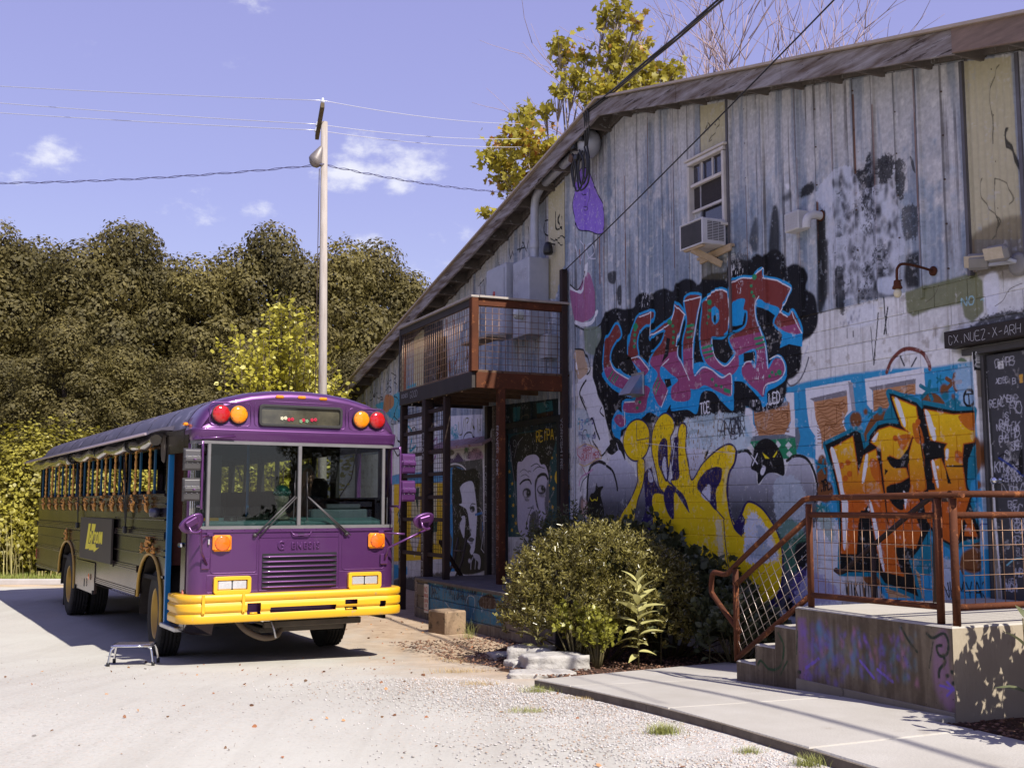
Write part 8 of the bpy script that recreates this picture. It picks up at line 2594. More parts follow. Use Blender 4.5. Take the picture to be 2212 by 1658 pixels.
side_poly([(.16,2.36),(.335,2.36),(.335,2.55),(.16,2.55)],'header_panel',SIDE,x=XS - .001)
MB().lathe([(.03,0),(.06,.02),(.075,.02),(.085,0)],16,mat=Matrix.Translation((XS - .01,1.22,2.44)) @ Matrix.Rotation(-math.pi / 2,4,'Y') @ Matrix.Diagonal((2.0,1,1,1))).build('air_fitting',UNDER2,bus)
# ---- entrance door: open doorway with blue jamb
MB().box((XS + .02,.985,1.41),(.06,.05,1.90),ch=.004).build('door_jamb',BLUE,bus)
MB().box((XS + .05,.36,1.41),(.05,.035,1.90),ch=.004).build('door_jamb',BLACK,bus)
MB().box((XS + .03,.68,.455),(.16,.66,.05),ch=.008).build('step_edge',ALU,bus)
MB().box((XS + .30,.68,.48),(.50,.64,.03)).build('entry_step',INT,bus)
MB().box((XS + .62,.68,.72),(.30,.64,.03)).build('entry_step',INT,bus)
MB().box((XS + .50,.66,.60),(.02,.62,.24)).build('step_riser',INT,bus)
for y in (.42,.46):
 MB().box((XS + .24,y,1.42),(.40,.022,1.84),ch=.004).build('door_leaf',mat('door_leaf_dark',(.045,.038,.045),rough=.3,metal=.4) if y < .45 else bpy.data.materials['door_leaf_dark'],bus)
MB().box((XS - .02,.30,1.36),(.03,.14,.05),ch=.012).build('door_handle',CHROME,bus)
MB().ball((XS - .004,.22,.83),(.012,.045,.06),12,8).build('side_reflector',mat('lens_salmon',(.50,.16,.10),rough=.2),bus)
mb = MB()
mb.add([(XS,.16,.47),(XS,.34,.45),(XS + .12,.30,.40),(XS + .30,.14,.40),(XS + .30,.05,.545),(XS + .05,.05,.545)],[(0,1,2,3,4,5)])
part(mb,'corner_skirt',SIDE)
for s_ in (-1,):
 side_poly([(.05,.53),(.165,.47),(.165,.60),(.05,.60)],'corner_filler',SIDE,x=XS + .004)
for (a,b) in ((.30,1.0),(1.0,4.3),(4.3,7.6),(7.6,LEN)):
 MB().box((HWD - .015,(a + b) / 2,1.17),(.03,b - a - .004,1.42)).build('side_panel',SIDE,bus)
for k in range(15):
 y = .35 + k * .785
 MB().box((HWD - .03,y,2.19),(.05,.07 if k % 2 else .20,.62)).build('window_post',INT if k > 1 else PURPD,bus)  # far posts coloured near black and widened to stand for cabin shade
MB().box((HWD - .03,LEN / 2 + .2,2.49),(.05,LEN - .4,.12)).build('window_head',SIDE,bus)
MB().box((0,LEN,1.2),(2.38,.03,1.36)).build('rear_panel',SIDE,bus)
mb = MB(); mb.prism([(x,z) for x,z in RPROF][::-1],-.015,.015,mat=Matrix.Translation((0,LEN,0)) @ Matrix.Rotation(math.pi / 2,4,'X')); part(mb,'rear_panel',SIDE)
for x in (-1.1,-.42,.42,1.1):
 MB().box((x,LEN,2.2),(.16,.03,.66)).build('rear_post',SIDE,bus)
# ---- interior
MB().box((0,LEN / 2 + .6,.93),(2.34,LEN - 1.3,.05)).build('floor',INT,bus)
MB().box((.5,.6,.93),(1.3,1.0,.05)).build('floor',INT,bus)
dash = MB(); dash.box((0,.22,1.588),(2.10,.38,.08),0,Matrix.Rotation(.12,4,'X'),.02)
dsh = dash.build('dashboard',mat('dash_teal',(.26,.42,.42),(.18,.31,.32),4,.6),bus)
MB().box((0,.40,1.26),(2.0,.08,.56)).build('dash_front',INT,bus)
MB().box((.62,.40,1.66),(.70,.16,.16),ch=.02).build('instrument_box',mat('instrument_grey',(.30,.33,.36),(.22,.24,.27),6,.5),dsh)
MB().box((.66,.34,1.775),(.42,.04,.05),ch=.006).build('name_plate',ALU,dsh)
MB().box((-.94,.20,1.60),(.17,.12,.10),ch=.004).build('yellow_box',mat('box_yellow',(.55,.28,.02),rough=.5),dsh)
MB().lathe([(.07,0),(.075,.02),(.07,.13),(0,.13)],16,mat=Matrix.Translation((-.72,.16,1.54))).build('drink_cup',BLACK,dsh)
mb = MB()
r = random.Random(4)
for k in range(9):
 P = [(-.66 + k * .035,.20,1.55),(-.62 + k * .04 + r.uniform(-.04,.04),.18,1.62 + r.uniform(0,.05)),(-.60 + k * .045,.20,1.66 + r.uniform(-.03,.05))]
 mb.tube(P,[.03,.035,.012],6)
mb.box((-.50,.20,1.58),(.30,.14,.08),ch=.03)
part(mb,'cloth_hat',mat('hat_dark_green',(.035,.04,.033),(.02,.024,.02),8,.9),dsh)
MB().tube([(-.9,.5,1.5),(-.88,.5,1.9),(-.92,.48,2.4)],.012,6).build('grab_pole',CHROME,bus)
for (x,y) in ((-.25,1.1),):
 MB().tube([(x,y,.95),(x,y,2.98)],.018,8).build('grab_pole',BLUE,bus)
PART = mat('partition_red_mesh',(.16,.055,.045),(.09,.035,.03),60,.7)
MB().box((-.90,1.12,1.75),(.42,.02,1.3)).build('partition',PART,bus)
for k in range(10):
 y = 2.0 + k * .92
 for x in (-.72,.72):
  s1 = MB().box((x,y,1.30),(.82,.42,.12),ch=.03).build('bench_seat',SEAT,bus)
  MB().box((x,y + .22,1.66),(.82,.09,.62),0,Matrix.Rotation(-.12,4,'X'),.03).build('bench_back',SEAT,s1)
MB().tube([(.60 + .24 * math.cos(a),.60 + .06 * math.sin(a) + 0,1.62 + .23 * math.sin(a)) for a in [k * math.pi / 10 for k in range(20)]],.014,8,closed=True).build('steering_wheel',BLACK,bus)
MB().bar((.60,.60,1.62),(.60,.42,1.40),.06,.06).build('steering_column',BLACK,bus)
MB().bar((.38,.60,1.62),(.82,.60,1.62),.03,.03).build('steering_spoke',BLACK,bus)
MB().box((.62,1.40,1.72),(.50,.12,.80),ch=.05).build('driver_seat',SEAT,bus)
MB().box((.62,1.15,1.32),(.50,.50,.14),ch=.05).build('driver_seat',SEAT,bus)
# ---- mirrors
def flat_mirrors(sx,m,name):
 x_in,x_out = sx * 1.155,sx * 1.335
 br = MB()
 P = [(sx * 1.12,.02,2.44),(sx * 1.135,-.16,2.44),(sx * 1.14,-.20,2.40),(sx * 1.14,-.20,1.80),(sx * 1.13,-.16,1.775),(sx * 1.12,.02,1.775)]
 b_ = MB().tube(smooth_pts(P,3),.013,8).build('mirror_bracket',PURPD,bus)
 for (z0,z1) in ((2.15,2.38),(1.83,2.07)):
  xc = (x_in + x_out) / 2
  mb = MB()
  prf = [(-.03,z0),(-.045,z0 + .02),(-.052,(z0 + z1) / 2 - .03),(-.075,(z0 + z1) / 2 - .018),(-.075,(z0 + z1) / 2 + .018),(-.052,(z0 + z1) / 2 + .03),(-.045,z1 - .02),(-.02,z1)]
  a,b = min(x_in,x_out),max(x_in,x_out)
  loft([[(x,-.17 + y * k_,z) for y,z in prf] for x,k_ in ((a,.6),(a + .012,1),(b - .012,1),(b,.6))],mb,smooth=False,flip=False)
  mb.add([(a,-.17 + p[0] * .6,p[1]) for p in prf] ,[tuple(range(len(prf)))]); mb.add([(b,-.17 + p[0] * .6,p[1]) for p in prf],[tuple(range(len(prf)))[::-1]])
  mb.box((xc,-.165,(z0 + z1) / 2),(b - a,.02,z1 - z0))
  mo = part(mb,name,m,bevel=.004)
  MB().tube([(sx * 1.135,-.20,(z0 + z1) / 2),(xc,-.25,(z0 + z1) / 2)],.008,6).build('mirror_arm',PURPD,mo)
  for k in range(3):
   for dz in (-.036,.036):
    MB().ball((a + .03 + k * .055,-.228,(z0 + z1) / 2 + dz),(.006,.004,.006),6,4).build('bolt',CHROME,mo)
flat_mirrors(-1,mat('mirror_back_grey',(.085,.080,.080),(.065,.06,.06),4,.38,.3),'side_mirror')
flat_mirrors(1,PURP,'side_mirror')
for sx,c in ((-1,(-1.27,-.28,1.625)),(1,(1.41,-.25,1.64))):
 mb = MB()
 ring = []
 n = 20
 tilt = Matrix.Translation(c) @ Matrix.Rotation(sx * -.25 if sx > 0 else -.55,4,'Y') @ Matrix.Rotation(.25,4,'X')
 rings = []
 for (r_,y_) in ((.0,.05),(.05,.045),(.10,.03),(.128,.0),(.13,-.02),(.118,-.035),(.08,-.03),(.0,-.02)):
  R3 = []
  for k in range(n + 1):
   a = 2 * math.pi * k / n
   zz_ = math.sin(a); zf = zz_ if zz_ < 0 else zz_ * .45
   R3.append(tilt @ Vector((r_ * math.cos(a) * 1.05,y_,r_ * zf)))
  rings.append(R3)
 loft(rings,mb)
 bm_ = part(mb,'bowl_mirror',PURP)
 mt = MB(); mt.box((0,0,0),(.13,.05,.075),0,tilt @ Matrix.Translation((0,-.045,-.005)),.008)
 mt.build('mirror_mount',PURP,bm_)
 P = [tilt @ Vector(q) for q in ((-.05,-.06,-.02),(-.06,-.10,-.07),(0,-.10,-.115),(.04,-.08,-.11))]
 end = Vector((sx * 1.02 if sx < 0 else 1.03,-.03,1.16))
 kink = Vector((sx * 1.10 if sx < 0 else 1.05,-.10,1.30))
 arm = MB().tube(smooth_pts([tuple(p) for p in P],3) + [tuple(kink),tuple(end)],.013,8).build('mirror_arm',PURPD,bm_)
 MB().tube([(sx * 1.0 if sx < 0 else 1.0,-.01,1.47),(sx * 1.14 if sx < 0 else 1.22,-.17,1.455)],.012,7).build('mirror_arm',PURPD,bm_)
 MB().box((sx * 1.03,-.018,1.17),(.09,.03,.12),ch=.006).build('mirror_foot',PURPD,bm_)
 MB().box((sx * .99,-.016,1.475),(.07,.03,.04),ch=.006).build('mirror_foot',PURPD,bm_)
MB().tube([(-1.18,-.01,2.49),(-.75,-.055,2.53)],.011,6).build('mirror_arm',PURPD,bus)
MB().box((-1.0,-.022,1.40),(.02,.02,.06),ch=.004).build('hatch_latch',CHROME,bus)
# ---- wheels
tread = MB()
def wheel(x,y,z,name,outer=-1,rz=0.0,front=True,width=.27):
 T_ = Matrix.Translation((x,y,z)) @ Matrix.Rotation(rz,4,'Z') @ Matrix.Rotation(math.pi / 2,4,'Y')
 w = width / 2
 prof = [(.29,-w * .8),(.33,-w),(.43,-w),(.475,-w * .92),(.495,-w * .78)]
 prof += [(.498,-w * .70)]
 for k in range(5):
  c = -w * .66 + k * w * .33
  prof += [(.498,c - w * .13),(.486,c - w * .12),(.486,c - w * .06),(.498,c - w * .05)]
 prof += [(.498,w * .75),(.495,w * .78),(.475,w * .92),(.43,w),(.33,w),(.29,w * .8)]
 ty = MB().lathe(prof,44,mat=T_).build('tyre',TYRE,bus)
 o = outer
 rp = [(.0,o * w * .55),(.07,o * w * .55),(.08,o * w * .35),(.11,o * w * .30),(.15,o * w * .10),(.22,o * w * .02),(.262,o * w * .30),(.275,o * w * .78),(.292,o * w * .86),(.300,o * w * .78),(.295,o * w * .6)]
 if not front:
  rp = [(.0,o * w * .20),(.10,o * w * .20),(.115,-o * w * .2),(.17,-o * w * .35),(.235,-o * w * .35),(.262,o * w * .0),(.275,o * w * .78),(.292,o * w * .86),(.300,o * w * .78),(.295,o * w * .6)]
 rm = MB().lathe(rp,32,mat=T_).build('rim',ARG,ty)
 for k in range(10):
  a = k * math.pi / 5
  rr2 = .135 if front else .20
  MB().lathe([(0,0),(.014,0),(.014,.03),(0,.032)],6,mat=T_ @ Matrix.Translation((rr2 * math.cos(a),rr2 * math.sin(a),o * w * (.12 if front else -.3))) @ (Matrix.Rotation(math.pi,4,'X') if o < 0 else Matrix.Identity(4))).build('wheel_nut',GOLD,rm)
 for sgn in (-1,1):
  mb = MB()
  for k in range(36):
   a = 2 * math.pi * k / 36
   mb.box((0,0,0),(.018,.045,w * .3),0,T_ @ Matrix.Rotation(a,4,'Z') @ Matrix.Translation((.494,0,sgn * w * .68)))
  part(mb,'tread_lugs',TYRE,ty,kind='stuff')
 return ty
wheel(-1.02,1.735,.51,'wheel',-1,math.radians(-4),True)
wheel(1.02,1.735,.51,'wheel',1,math.radians(-4),True)
wheel(-1.06,7.66,.50,'wheel',-1,0,False)
wheel(-.76,7.66,.50,'wheel',-1,0,False)
wheel(1.06,7.66,.50,'wheel',1,0,False)
wheel(.76,7.66,.50,'wheel',1,0,False)
MB().box((-.85,8.35,.42),(.60,.012,.62)).build('mud_flap',BLACKRUB,bus)
for x in (-.42,.42):
 MB().box((x,LEN / 2,.72),(.09,LEN - .8,.22)).build('chassis_rail',UNDER,bus)
MB().tube([(-.9,7.66,.50),(.9,7.66,.50)],.10,12).build('axle',UNDER2,bus)
MB().tube([(-.9,1.735,.46),(.9,1.735,.46)],.06,10).build('axle',UNDER2,bus)
MB().box((0,3.0,.80),(1.9,4.0,.04)).build('underfloor',UNDER,bus)
MB().box((0,9.5,.80),(2.2,3.4,.04)).build('underfloor',UNDER,bus)
MB().box((0,.62,.66),(1.7,1.0,.04)).build('underfloor',UNDER,bus)
ck = MB(); ck.box((-.78,3.9,.60),(.06,2.4,.05))
for k in range(7):
 ck.box((-.78,2.9 + k * .34,.68),(.05,.05,.14))
ck.build('side_rack',UNDER2,bus)
MB().box((.28,.25,.47),(1.15,.07,.07),ch=.01).build('cross_member',UNDER2,bus)
MB().box((.20,.60,.40),(1.0,.5,.06),ch=.01).build('axle_plate',UNDER2,bus)
MB().box((.15,.30,.52),(.70,.02,.16)).build('radiator',ALU,bus)
MB().tube(smooth_pts([(-.62,.25,.56),(-.50,.20,.42),(-.30,.22,.33),(-.12,.30,.34),(-.04,.4,.42)]),.032,10).build('hose',mat('hose_tan',(.12,.09,.065),rough=.7),bus)
MB().tube(smooth_pts([(-.22,.2,.52),(-.20,.16,.42),(-.18,.16,.33)]),.014,6).build('air_line',ALU,bus)
MB().tube(smooth_pts([(-.5,.3,.6),(-.3,.3,.48),(.0,.3,.46),(.3,.32,.52)]),.018,8).build('air_line',UNDER2,bus)
# ------------------------------------------------------------------ driver, seen through the windscreen
SKIN = mat('skin',(.42,.24,.17),(.36,.20,.14),8,.5,sub=.05)
HAIRG = mat('grey_hair',(.34,.31,.28),(.22,.20,.18),20,.7,bump=.6,bscale=90)
SHIRT = mat('checked_shirt',(.12,.12,.13),(.03,.03,.035),60,.8)
drv = thing('person','grey-haired driver in a dark checked shirt leaning chin on hand behind the windscreen','person',BO + Matrix.Rotation(BUSA,3,'Z') @ Vector((.40,.95,1.38)),BUSA)
def skin_figure(name,joints,edges,m,parent,sub=2,root=0):
 me = bpy.data.meshes.new(name)
 me.from_pydata([j[0] for j in joints],edges,[])
 me.materials.append(m)
 o = bpy.data.objects.new(name,me); COL.objects.link(o); o.parent = parent
 sk = o.modifiers.new('skin','SKIN'); sk.use_smooth_shade = True
 for i,j in enumerate(joints):
  r = j[1] if isinstance(j[1],tuple) else (j[1],j[1])
  me.skin_vertices[0].data[i].radius = r
  me.skin_vertices[0].data[i].use_root = (i == root)
 sb_ = o.modifiers.new('sub','SUBSURF'); sb_.levels = sub; sb_.render_levels = sub
 return o
J = [((0,.10,.02),(.16,.13)),((0,.06,.22),(.15,.11)),((0,.0,.42),(.17,.11)),((0,-.04,.52),.07),((0,-.07,.60),.055),((0,-.09,.68),.075),((0,-.10,.77),(.085,.095)),((0,-.08,.85),.06),
  ((.20,-.02,.45),.062),((.27,-.14,.25),.048),((.20,-.34,.20),.036),((.12,-.44,.24),.030),
  ((-.20,-.02,.45),.062),((-.24,-.20,.24),.047),((-.13,-.24,.42),.034),((-.06,-.20,.585),.028),
  ((.10,-.16,.0),.10),((.14,-.50,-.02),.075),((.14,-.56,-.38),.052),((-.10,-.16,.0),.10),((-.14,-.50,-.02),.075),((-.14,-.56,-.38),.052)]
E_ = [(0,1),(1,2),(2,3),(3,4),(4,5),(5,6),(6,7),(2,8),(8,9),(9,10),(10,11),(2,12),(12,13),(13,14),(14,15),(0,16),(16,17),(17,18),(0,19),(19,20),(20,21)]
skin_figure('body',J,E_,SKIN,drv)
JS = [((0,.10,.0),(.175,.145)),((0,.06,.22),(.165,.125)),((0,.0,.42),(.185,.125)),((0,-.03,.49),.085),((.20,-.02,.45),.075),((.265,-.13,.27),.062),((-.20,-.02,.45),.075),((-.235,-.18,.27),.060)]
skin_figure('shirt',JS,[(0,1),(1,2),(2,3),(2,4),(4,5),(2,6),(6,7)],SHIRT,drv)
hr = MB(); hr.ball((0,-.065,.80),(.092,.100,.105),16,10)
hr.build('hair',HAIRG,drv)
fc = MB(); fc.ball((0,-.115,.755),(.074,.085,.105),16,12); fc.ball((0,-.20,.745),(.014,.022,.022),8,6)
for s_ in (-1,1):
 fc.ball((s_ * .085,-.09,.75),(.012,.02,.03),8,6)
fc.build('face',SKIN,drv)
for s_ in (-1,1):
 MB().ball((s_ * .028,-.190,.775),(.012,.008,.008),8,6).build('eye',mat('eye_dark',(.03,.025,.02),rough=.2) if s_ < 0 else bpy.data.materials['eye_dark'],drv)
for hand,(bx,by,bz),dr_ in (('hand',(-.055,-.20,.60),(.02,-.01,.05)),('hand',(.11,-.46,.25),(-.03,-.05,.01))):
 mb = MB()
 for k in range(4):
  off_ = Vector((.018 * (k - 1.5),0,0))
  b0 = Vector((bx,by,bz)) + off_; b1 = b0 + Vector(dr_) * .7 + Vector((0,-.018,0)); b2 = b1 + Vector((.008,.010,.022))
  mb.tube([b0,b1,b2],[.010,.009,.007],6)
 mb.tube([(bx - .03,by,bz - .01),(bx - .045,by - .02,bz + .02),(bx - .035,by - .03,bz + .045)],[.012,.010,.007],6)
 mb.ball((bx,by,bz - .015),(.040,.018,.040),10,7)
 part(mb,hand,SKIN,drv,kind=None)
mh = thing('mannequin_head','pale mannequin head wearing a green jewelled cap on the dashboard behind the windscreen','mannequin head',BO + Matrix.Rotation(BUSA,3,'Z') @ Vector((-.14,.19,1.625)),BUSA)
MANN = mat('mannequin_plaster',(.55,.47,.35),rough=.5)
mb = MB(); mb.lathe([(.0,0),(.09,0),(.10,.02),(.07,.05),(.05,.09),(.048,.16)],18)
mb.ball((0,-.01,.255),(.078,.095,.115),18,14); mb.ball((0,-.105,.245),(.012,.02,.022),8,6); mb.ball((0,-.085,.20),(.025,.015,.01),8,6)
mb.build('head',MANN,mh)
mb = MB(); mb.lathe([(.088,0),(.092,.03),(.082,.075),(.05,.105),(0,.115)],20,mat=Matrix.Translation((0,-.005,.275)) @ Matrix.Rotation(.15,4,'X') @ Matrix.Diagonal((1,1.15,1,1)))
cap_ = mb.build('cap',mat('cap_green',(.02,.16,.12),(.01,.09,.08),30,.4,.3),mh)
for k in range(14):
 a = math.pi + math.pi * k / 13
 MB().ball((.092 * math.cos(a),.105 * math.sin(a) - .01,.295 + .012 * (k % 2)),.009,6,5).build('jewel',mat('jewel_pearl',(.30,.50,.48),rough=.15,coat=.5) if k == 0 else bpy.data.materials['jewel_pearl'],cap_)
# ------------------------------------------------------------------ chrome step stool by the door
stl = thing('step_stool','small chrome step stool standing on the gravel by the open bus door','step stool',(-4.10,12.38,ground_z(-4.1,12.38)),math.radians(8))
mb = MB(); mb.box((0,0,.215),(.40,.27,.028),ch=.012); mb.build('tread',mat('stool_tread',(.50,.46,.52),(.32,.28,.34),30,.2,.8),stl)
MB().tube([(-.205,-.14,.212),(.205,-.14,.212),(.205,.14,.212),(-.205,.14,.212)],.012,8,closed=True).build('rim',CHROME,stl)
for sx in (-1,1):
 for sy in (-1,1):
  P = [(sx * .17,sy * .13,.208),(sx * .205,sy * .14,.18),(sx * .222,sy * .15,.10),(sx * .232,sy * .158,.03)]
  lg = MB().tube(smooth_pts(P,4),.0125,9).build('leg',CHROME,stl)
  MB().lathe([(0,0),(.018,0),(.018,.045),(.013,.05)],12,mat=Matrix.Translation((sx * .232,sy * .158,.0))).build('rubber_foot',BLACK,lg)
# ------------------------------------------------------------------ vegetation
rng = np.random.RandomState(11)
SHAPES = {
 'kite': ([(0,0),(.32,.42),(0,1),(-.32,.42)],[(0,1,2,3)]),
 'oval': ([(0,0),(.30,.22),(.36,.58),(0,1),(-.36,.58),(-.30,.22)],[(0,1,2,3),(0,3,4,5)]),
 'lance': ([(0,0),(.16,.35),(.13,.7),(0,1),(-.13,.7),(-.16,.35)],[(0,1,2,3),(0,3,4,5)]),
 'maple': ([(0,0),(.20,.10),(.52,.14),(.36,.34),(.56,.66),(.22,.60),(0,1),(-.22,.60),(-.56,.66),(-.36,.34),(-.52,.14),(-.20,.10)],
    [(0,1,3,5),(1,2,3),(3,4,5),(0,5,6,7),(0,7,9,11),(7,8,9),(9,10,11)]),
}
def leaf_mesh(name,pos,size,dirs,m,shape='kite',jitter=.5,fold=.0,flat=.0,outward=None):
 """pos (N,3), dirs (N,3) growing directions; one leaf per row"""
 N = len(pos)
 V,F = SHAPES[shape]
 V = np.array(V,float); nv = len(V)
 d = dirs + rng.normal(0,jitter,(N,3)); d /= np.linalg.norm(d,axis=1)[:,None] + 1e-9
 r = rng.normal(0,1,(N,3)); r[:,2] *= (1 - flat)
 if outward is not None:
  r = outward + rng.normal(0,.42,(N,3))
  d = d - (d * outward).sum(1)[:,None] * outward * .8; d /= np.linalg.norm(d,axis=1)[:,None] + 1e-9
 s = np.cross(d,r); s /= np.linalg.norm(s,axis=1)[:,None] + 1e-9
 n = np.cross(s,d)
 sz = size * rng.uniform(.65,1.3,N)
 P = pos[:,None,:] + sz[:,None,None] * (V[None,:,0:1] * s[:,None,:] + V[None,:,1:2] * d[:,None,:])
 if fold:
  P += (sz[:,None,None] * fold * (np.abs(V[None,:,0:1]) - .25 * V[None,:,1:2] ** 2)) * n[:,None,:]
 verts = P.reshape(-1,3)
 me = bpy.data.meshes.new(name)
 ls = []; starts = []; tot = 0
 base = np.arange(N) * nv
 loops = []; counts = []
 for f in F:
  counts.append(len(f))
 per = np.concatenate([np.array(f) for f in F])
 L_all = (base[:,None] + per[None,:]).ravel()
 cnt = np.tile(np.array(counts),N)
 st = np.concatenate([[0],np.cumsum(cnt)[:-1]])
 me.vertices.add(len(verts)); me.vertices.foreach_set('co',verts.astype(np.float32).ravel())
 me.loops.add(len(L_all)); me.loops.foreach_set('vertex_index',L_all.astype(np.int32))
 me.polygons.add(len(cnt)); me.polygons.foreach_set('loop_start',st.astype(np.int32)); me.polygons.foreach_set('loop_total',cnt.astype(np.int32))
 me.materials.append(m)
 me.update(calc_edges=True)
 return me
def crown_points(lobes,n,shell=.62):
 """lobes: (x, y, z, rx, ry, rz). points near lobe surfaces, outward directions"""
 w = np.array([l[3] * l[5] for l in lobes]); w = w / w.sum()
 ix = rng.choice(len(lobes),n,p=w)
 Lb = np.array(lobes)[ix]
 d = rng.normal(0,1,(n,3)); d /= np.linalg.norm(d,axis=1)[:,None]
 rad = shell + (1 - shell) * rng.uniform(0,1,n) ** .6
 fr = np.sin(d[:,0] * 9 + ix) * np.sin(d[:,1] * 8 + ix * 2) * np.sin(d[:,2] * 9 + ix * 3)
 rad *= 1 + .22 * fr + .12 * np.sin(d[:,0] * 23 + ix * 5) * np.sin(d[:,2] * 21 + ix)
 return Lb[:,:3] + d * Lb[:,3:6] * rad[:,None],d
def obj_from(me,name,parent=None):
 o = bpy.data.objects.new(name,me); COL.objects.link(o)
 if parent is not None: o.parent = parent
 return o
WOODL = leaf_mat('wood_leaves',(.052,.044,.012),(.130,.104,.028),(.235,.188,.048),.7,.34,.35)
WOODL2 = leaf_mat('wood_leaves_light',(.070,.058,.016),(.165,.134,.036),(.285,.232,.06),.7,.36,.35)
BARK = mat('bark',(.10,.075,.055),(.05,.038,.028),6,.9,bump=.6,bscale=20)
def wood_tree(seed,h,r,leafm,n=52000,ls=.16):
 global rng
 rng = np.random.RandomState(seed); rr = random.Random(seed)
 lobes = []
 for k in range(40):
  t = k / 39
  z = h * (.12 + .80 * t)
  rad = r * (.55 + .5 * math.sin(math.pi * min(1,t * 1.15) ** .9)) * (1 if t < .75 else (1 - (t - .75) * 2.4))
  a = k * 2.4 + rr.uniform(-.5,.5)
  q = rad * rr.uniform(.35,.85)
  s = r * rr.uniform(.22,.42) * (1.15 - .4 * t)
  lobes.append((q * math.cos(a),q * math.sin(a),z,s,s,s * rr.uniform(.65,.9)))
 lobes.append((0,0,h * .90,r * .38,r * .38,h * .10))
 P,D = crown_points(lobes,n,.74)
 OUT = D / np.linalg.norm(D,axis=1)[:,None]
 me = leaf_mesh('crown',P,ls,D * .2 + np.array([0,0,-.3]),leafm,'kite',1.0,outward=OUT)
 tb = MB(); tb.tube([(0,0,-.2),(.1,.05,h * .3),(-.05,.1,h * .62),(0,0,h * .85)],[.30,.22,.14,.05],8)
 for k in range(9):
  l = lobes[3 + k * 3]
  tb.tube([(0,0,max(.5,l[2] - 1.6)),(l[0] * .5,l[1] * .5,l[2] - .7),(l[0],l[1],l[2])],[.10,.06,.025],5)
 return me,tb.mesh('trunk',BARK)
protos = [wood_tree(21,12.5,3.6,WOODL),wood_tree(22,11.5,4.0,WOODL),wood_tree(23,12.0,3.2,WOODL2,36000)]
def put_tree(k,x,y,s,rz,label,group='trees of the wood behind the lot',sz=None):
 t = thing('forest_tree',label,'tree',(x,y,0),rz,group)
 t.scale = (s,s,sz or s)
 obj_from(protos[k][0],'crown',t); obj_from(protos[k][1],'trunk',t)
 return t
WOOD = [(-40,43,0,1.05,1.03,'dense rounded olive tree cut by the left edge of the photo'),
  (60,46,1,1.05,1.12,'tall domed olive tree at the far left, behind the vine mound'),
  (165,44,0,1.0,.98,'broad olive tree between the two domed crowns at the left'),
  (255,45,1,.98,1.16,'rounded domed tree standing highest left of the street light pole'),
  (335,46,0,.95,.98,'olive tree stepping down beside the highest dome'),
  (415,44,2,.95,.97,'feathery tree in the dip of the skyline above the bus roof'),
  (495,46,2,1.0,1.04,'feathery light olive tree above the yellow sapling'),
  (575,47,0,.95,1.10,'olive tree just left of the pole, above the sapling tip'),
  (655,46,1,.9,1.06,'dark crown touching the left side of the pole'),
  (735,46,2,.95,1.07,'feathery crown immediately right of the pole'),
  (810,48,0,.9,1.06,'brownish crown between the pole and the warehouse eave'),
  (880,48,2,.9,.99,'low crown sinking behind the warehouse roof'),
  (950,50,1,.9,.86,'last crown of the wood just above the warehouse rake')]
for (v,Y,k,s,sz,lab) in WOOD:
 put_tree(k,(v - 1105) / 2418 * Y,Y,s,v * .37,lab,sz=sz)
FRONT = [(-10,37,1,.62,'low bushy tree at the wood edge above the vine mound, leftmost'),(130,36,0,.66,'low leafy tree at the wood edge behind the rear of the bus roof'),(260,37,2,.62,'short tree at the wood edge above the middle of the bus roof'),
   (385,36,1,.60,'short dark tree at the wood edge left of the yellow sapling'),(520,38,0,.62,'short tree behind the yellow sapling'),(640,38,1,.58,'short tree behind the foot of the pole'),(765,39,0,.60,'short dark tree in the gap between pole and warehouse')]
for (v,Y,k,s,lab) in FRONT:
 put_tree(k,(v - 1105) / 2418 * Y,Y,s,v * .9 + 1,lab,sz=s * .95)
k_ = 0
for (x,y,s) in ((-24,40,1.0),(-28,35,1.1),(-31,29,1.0),(-33,22,1.1),(-34,15,1.0),(-24,46,1.1),(-35,7,1.05),(-36,-2,1.0),(-33,-12,1.1),(-26,-22,1.0),(-16,-28,.9),(-6,-32,1.0),(5,-36,.8),(14,-38,.95),(24,-36,.85),(33,-30,1.0),(40,-20,.9)):
 t = put_tree(k_ % 3,x,y,s,k_ * 1.7,'olive tree of the wood beyond the edge of the photo','trees round the yard outside the photo',sz=s)
 k_ += 1
VINEL = leaf_mat('vine_leaves',(.15,.13,.018),(.33,.29,.035),(.46,.42,.07),.5,.35,.6)
rng = np.random.RandomState(5)
def hedge(name,label,cat,lobes,n,size,m,shape='kite',loc=(0,0,0),jitter=.55,stems=None,group=None,up=.35,shell=.62,fold=0.,flat=0.):
 t = thing(name,label,cat,loc,0,group)
 P,D = crown_points(lobes,n,shell)
 P[:,2] = np.maximum(P[:,2],.03)
 obj_from(leaf_mesh('foliage',P,size,D * .2 + np.array([0,0,-.2]),m,shape,1.0,fold,flat,outward=D * .8 + np.array([0,0,.3])),'foliage',t)
 if stems:
  mb = MB()
  r = random.Random(int(abs(loc[0]) * 100) + n)
  for k in range(stems):
   l = r.choice(lobes)
   mb.tube([(l[0] * .3,l[1] * .3,0),(l[0] * .7 + r.uniform(-.1,.1),l[1] * .7,l[2] * .6),(l[0] + r.uniform(-.5,.5) * l[3],l[1] + r.uniform(-.5,.5) * l[4],l[2] + .5 * l[5])],[.02 * max(1,lobes[0][3]),.012 * max(1,lobes[0][3]),.004],5)
  mb.build('stems',BARK,t)
 return t
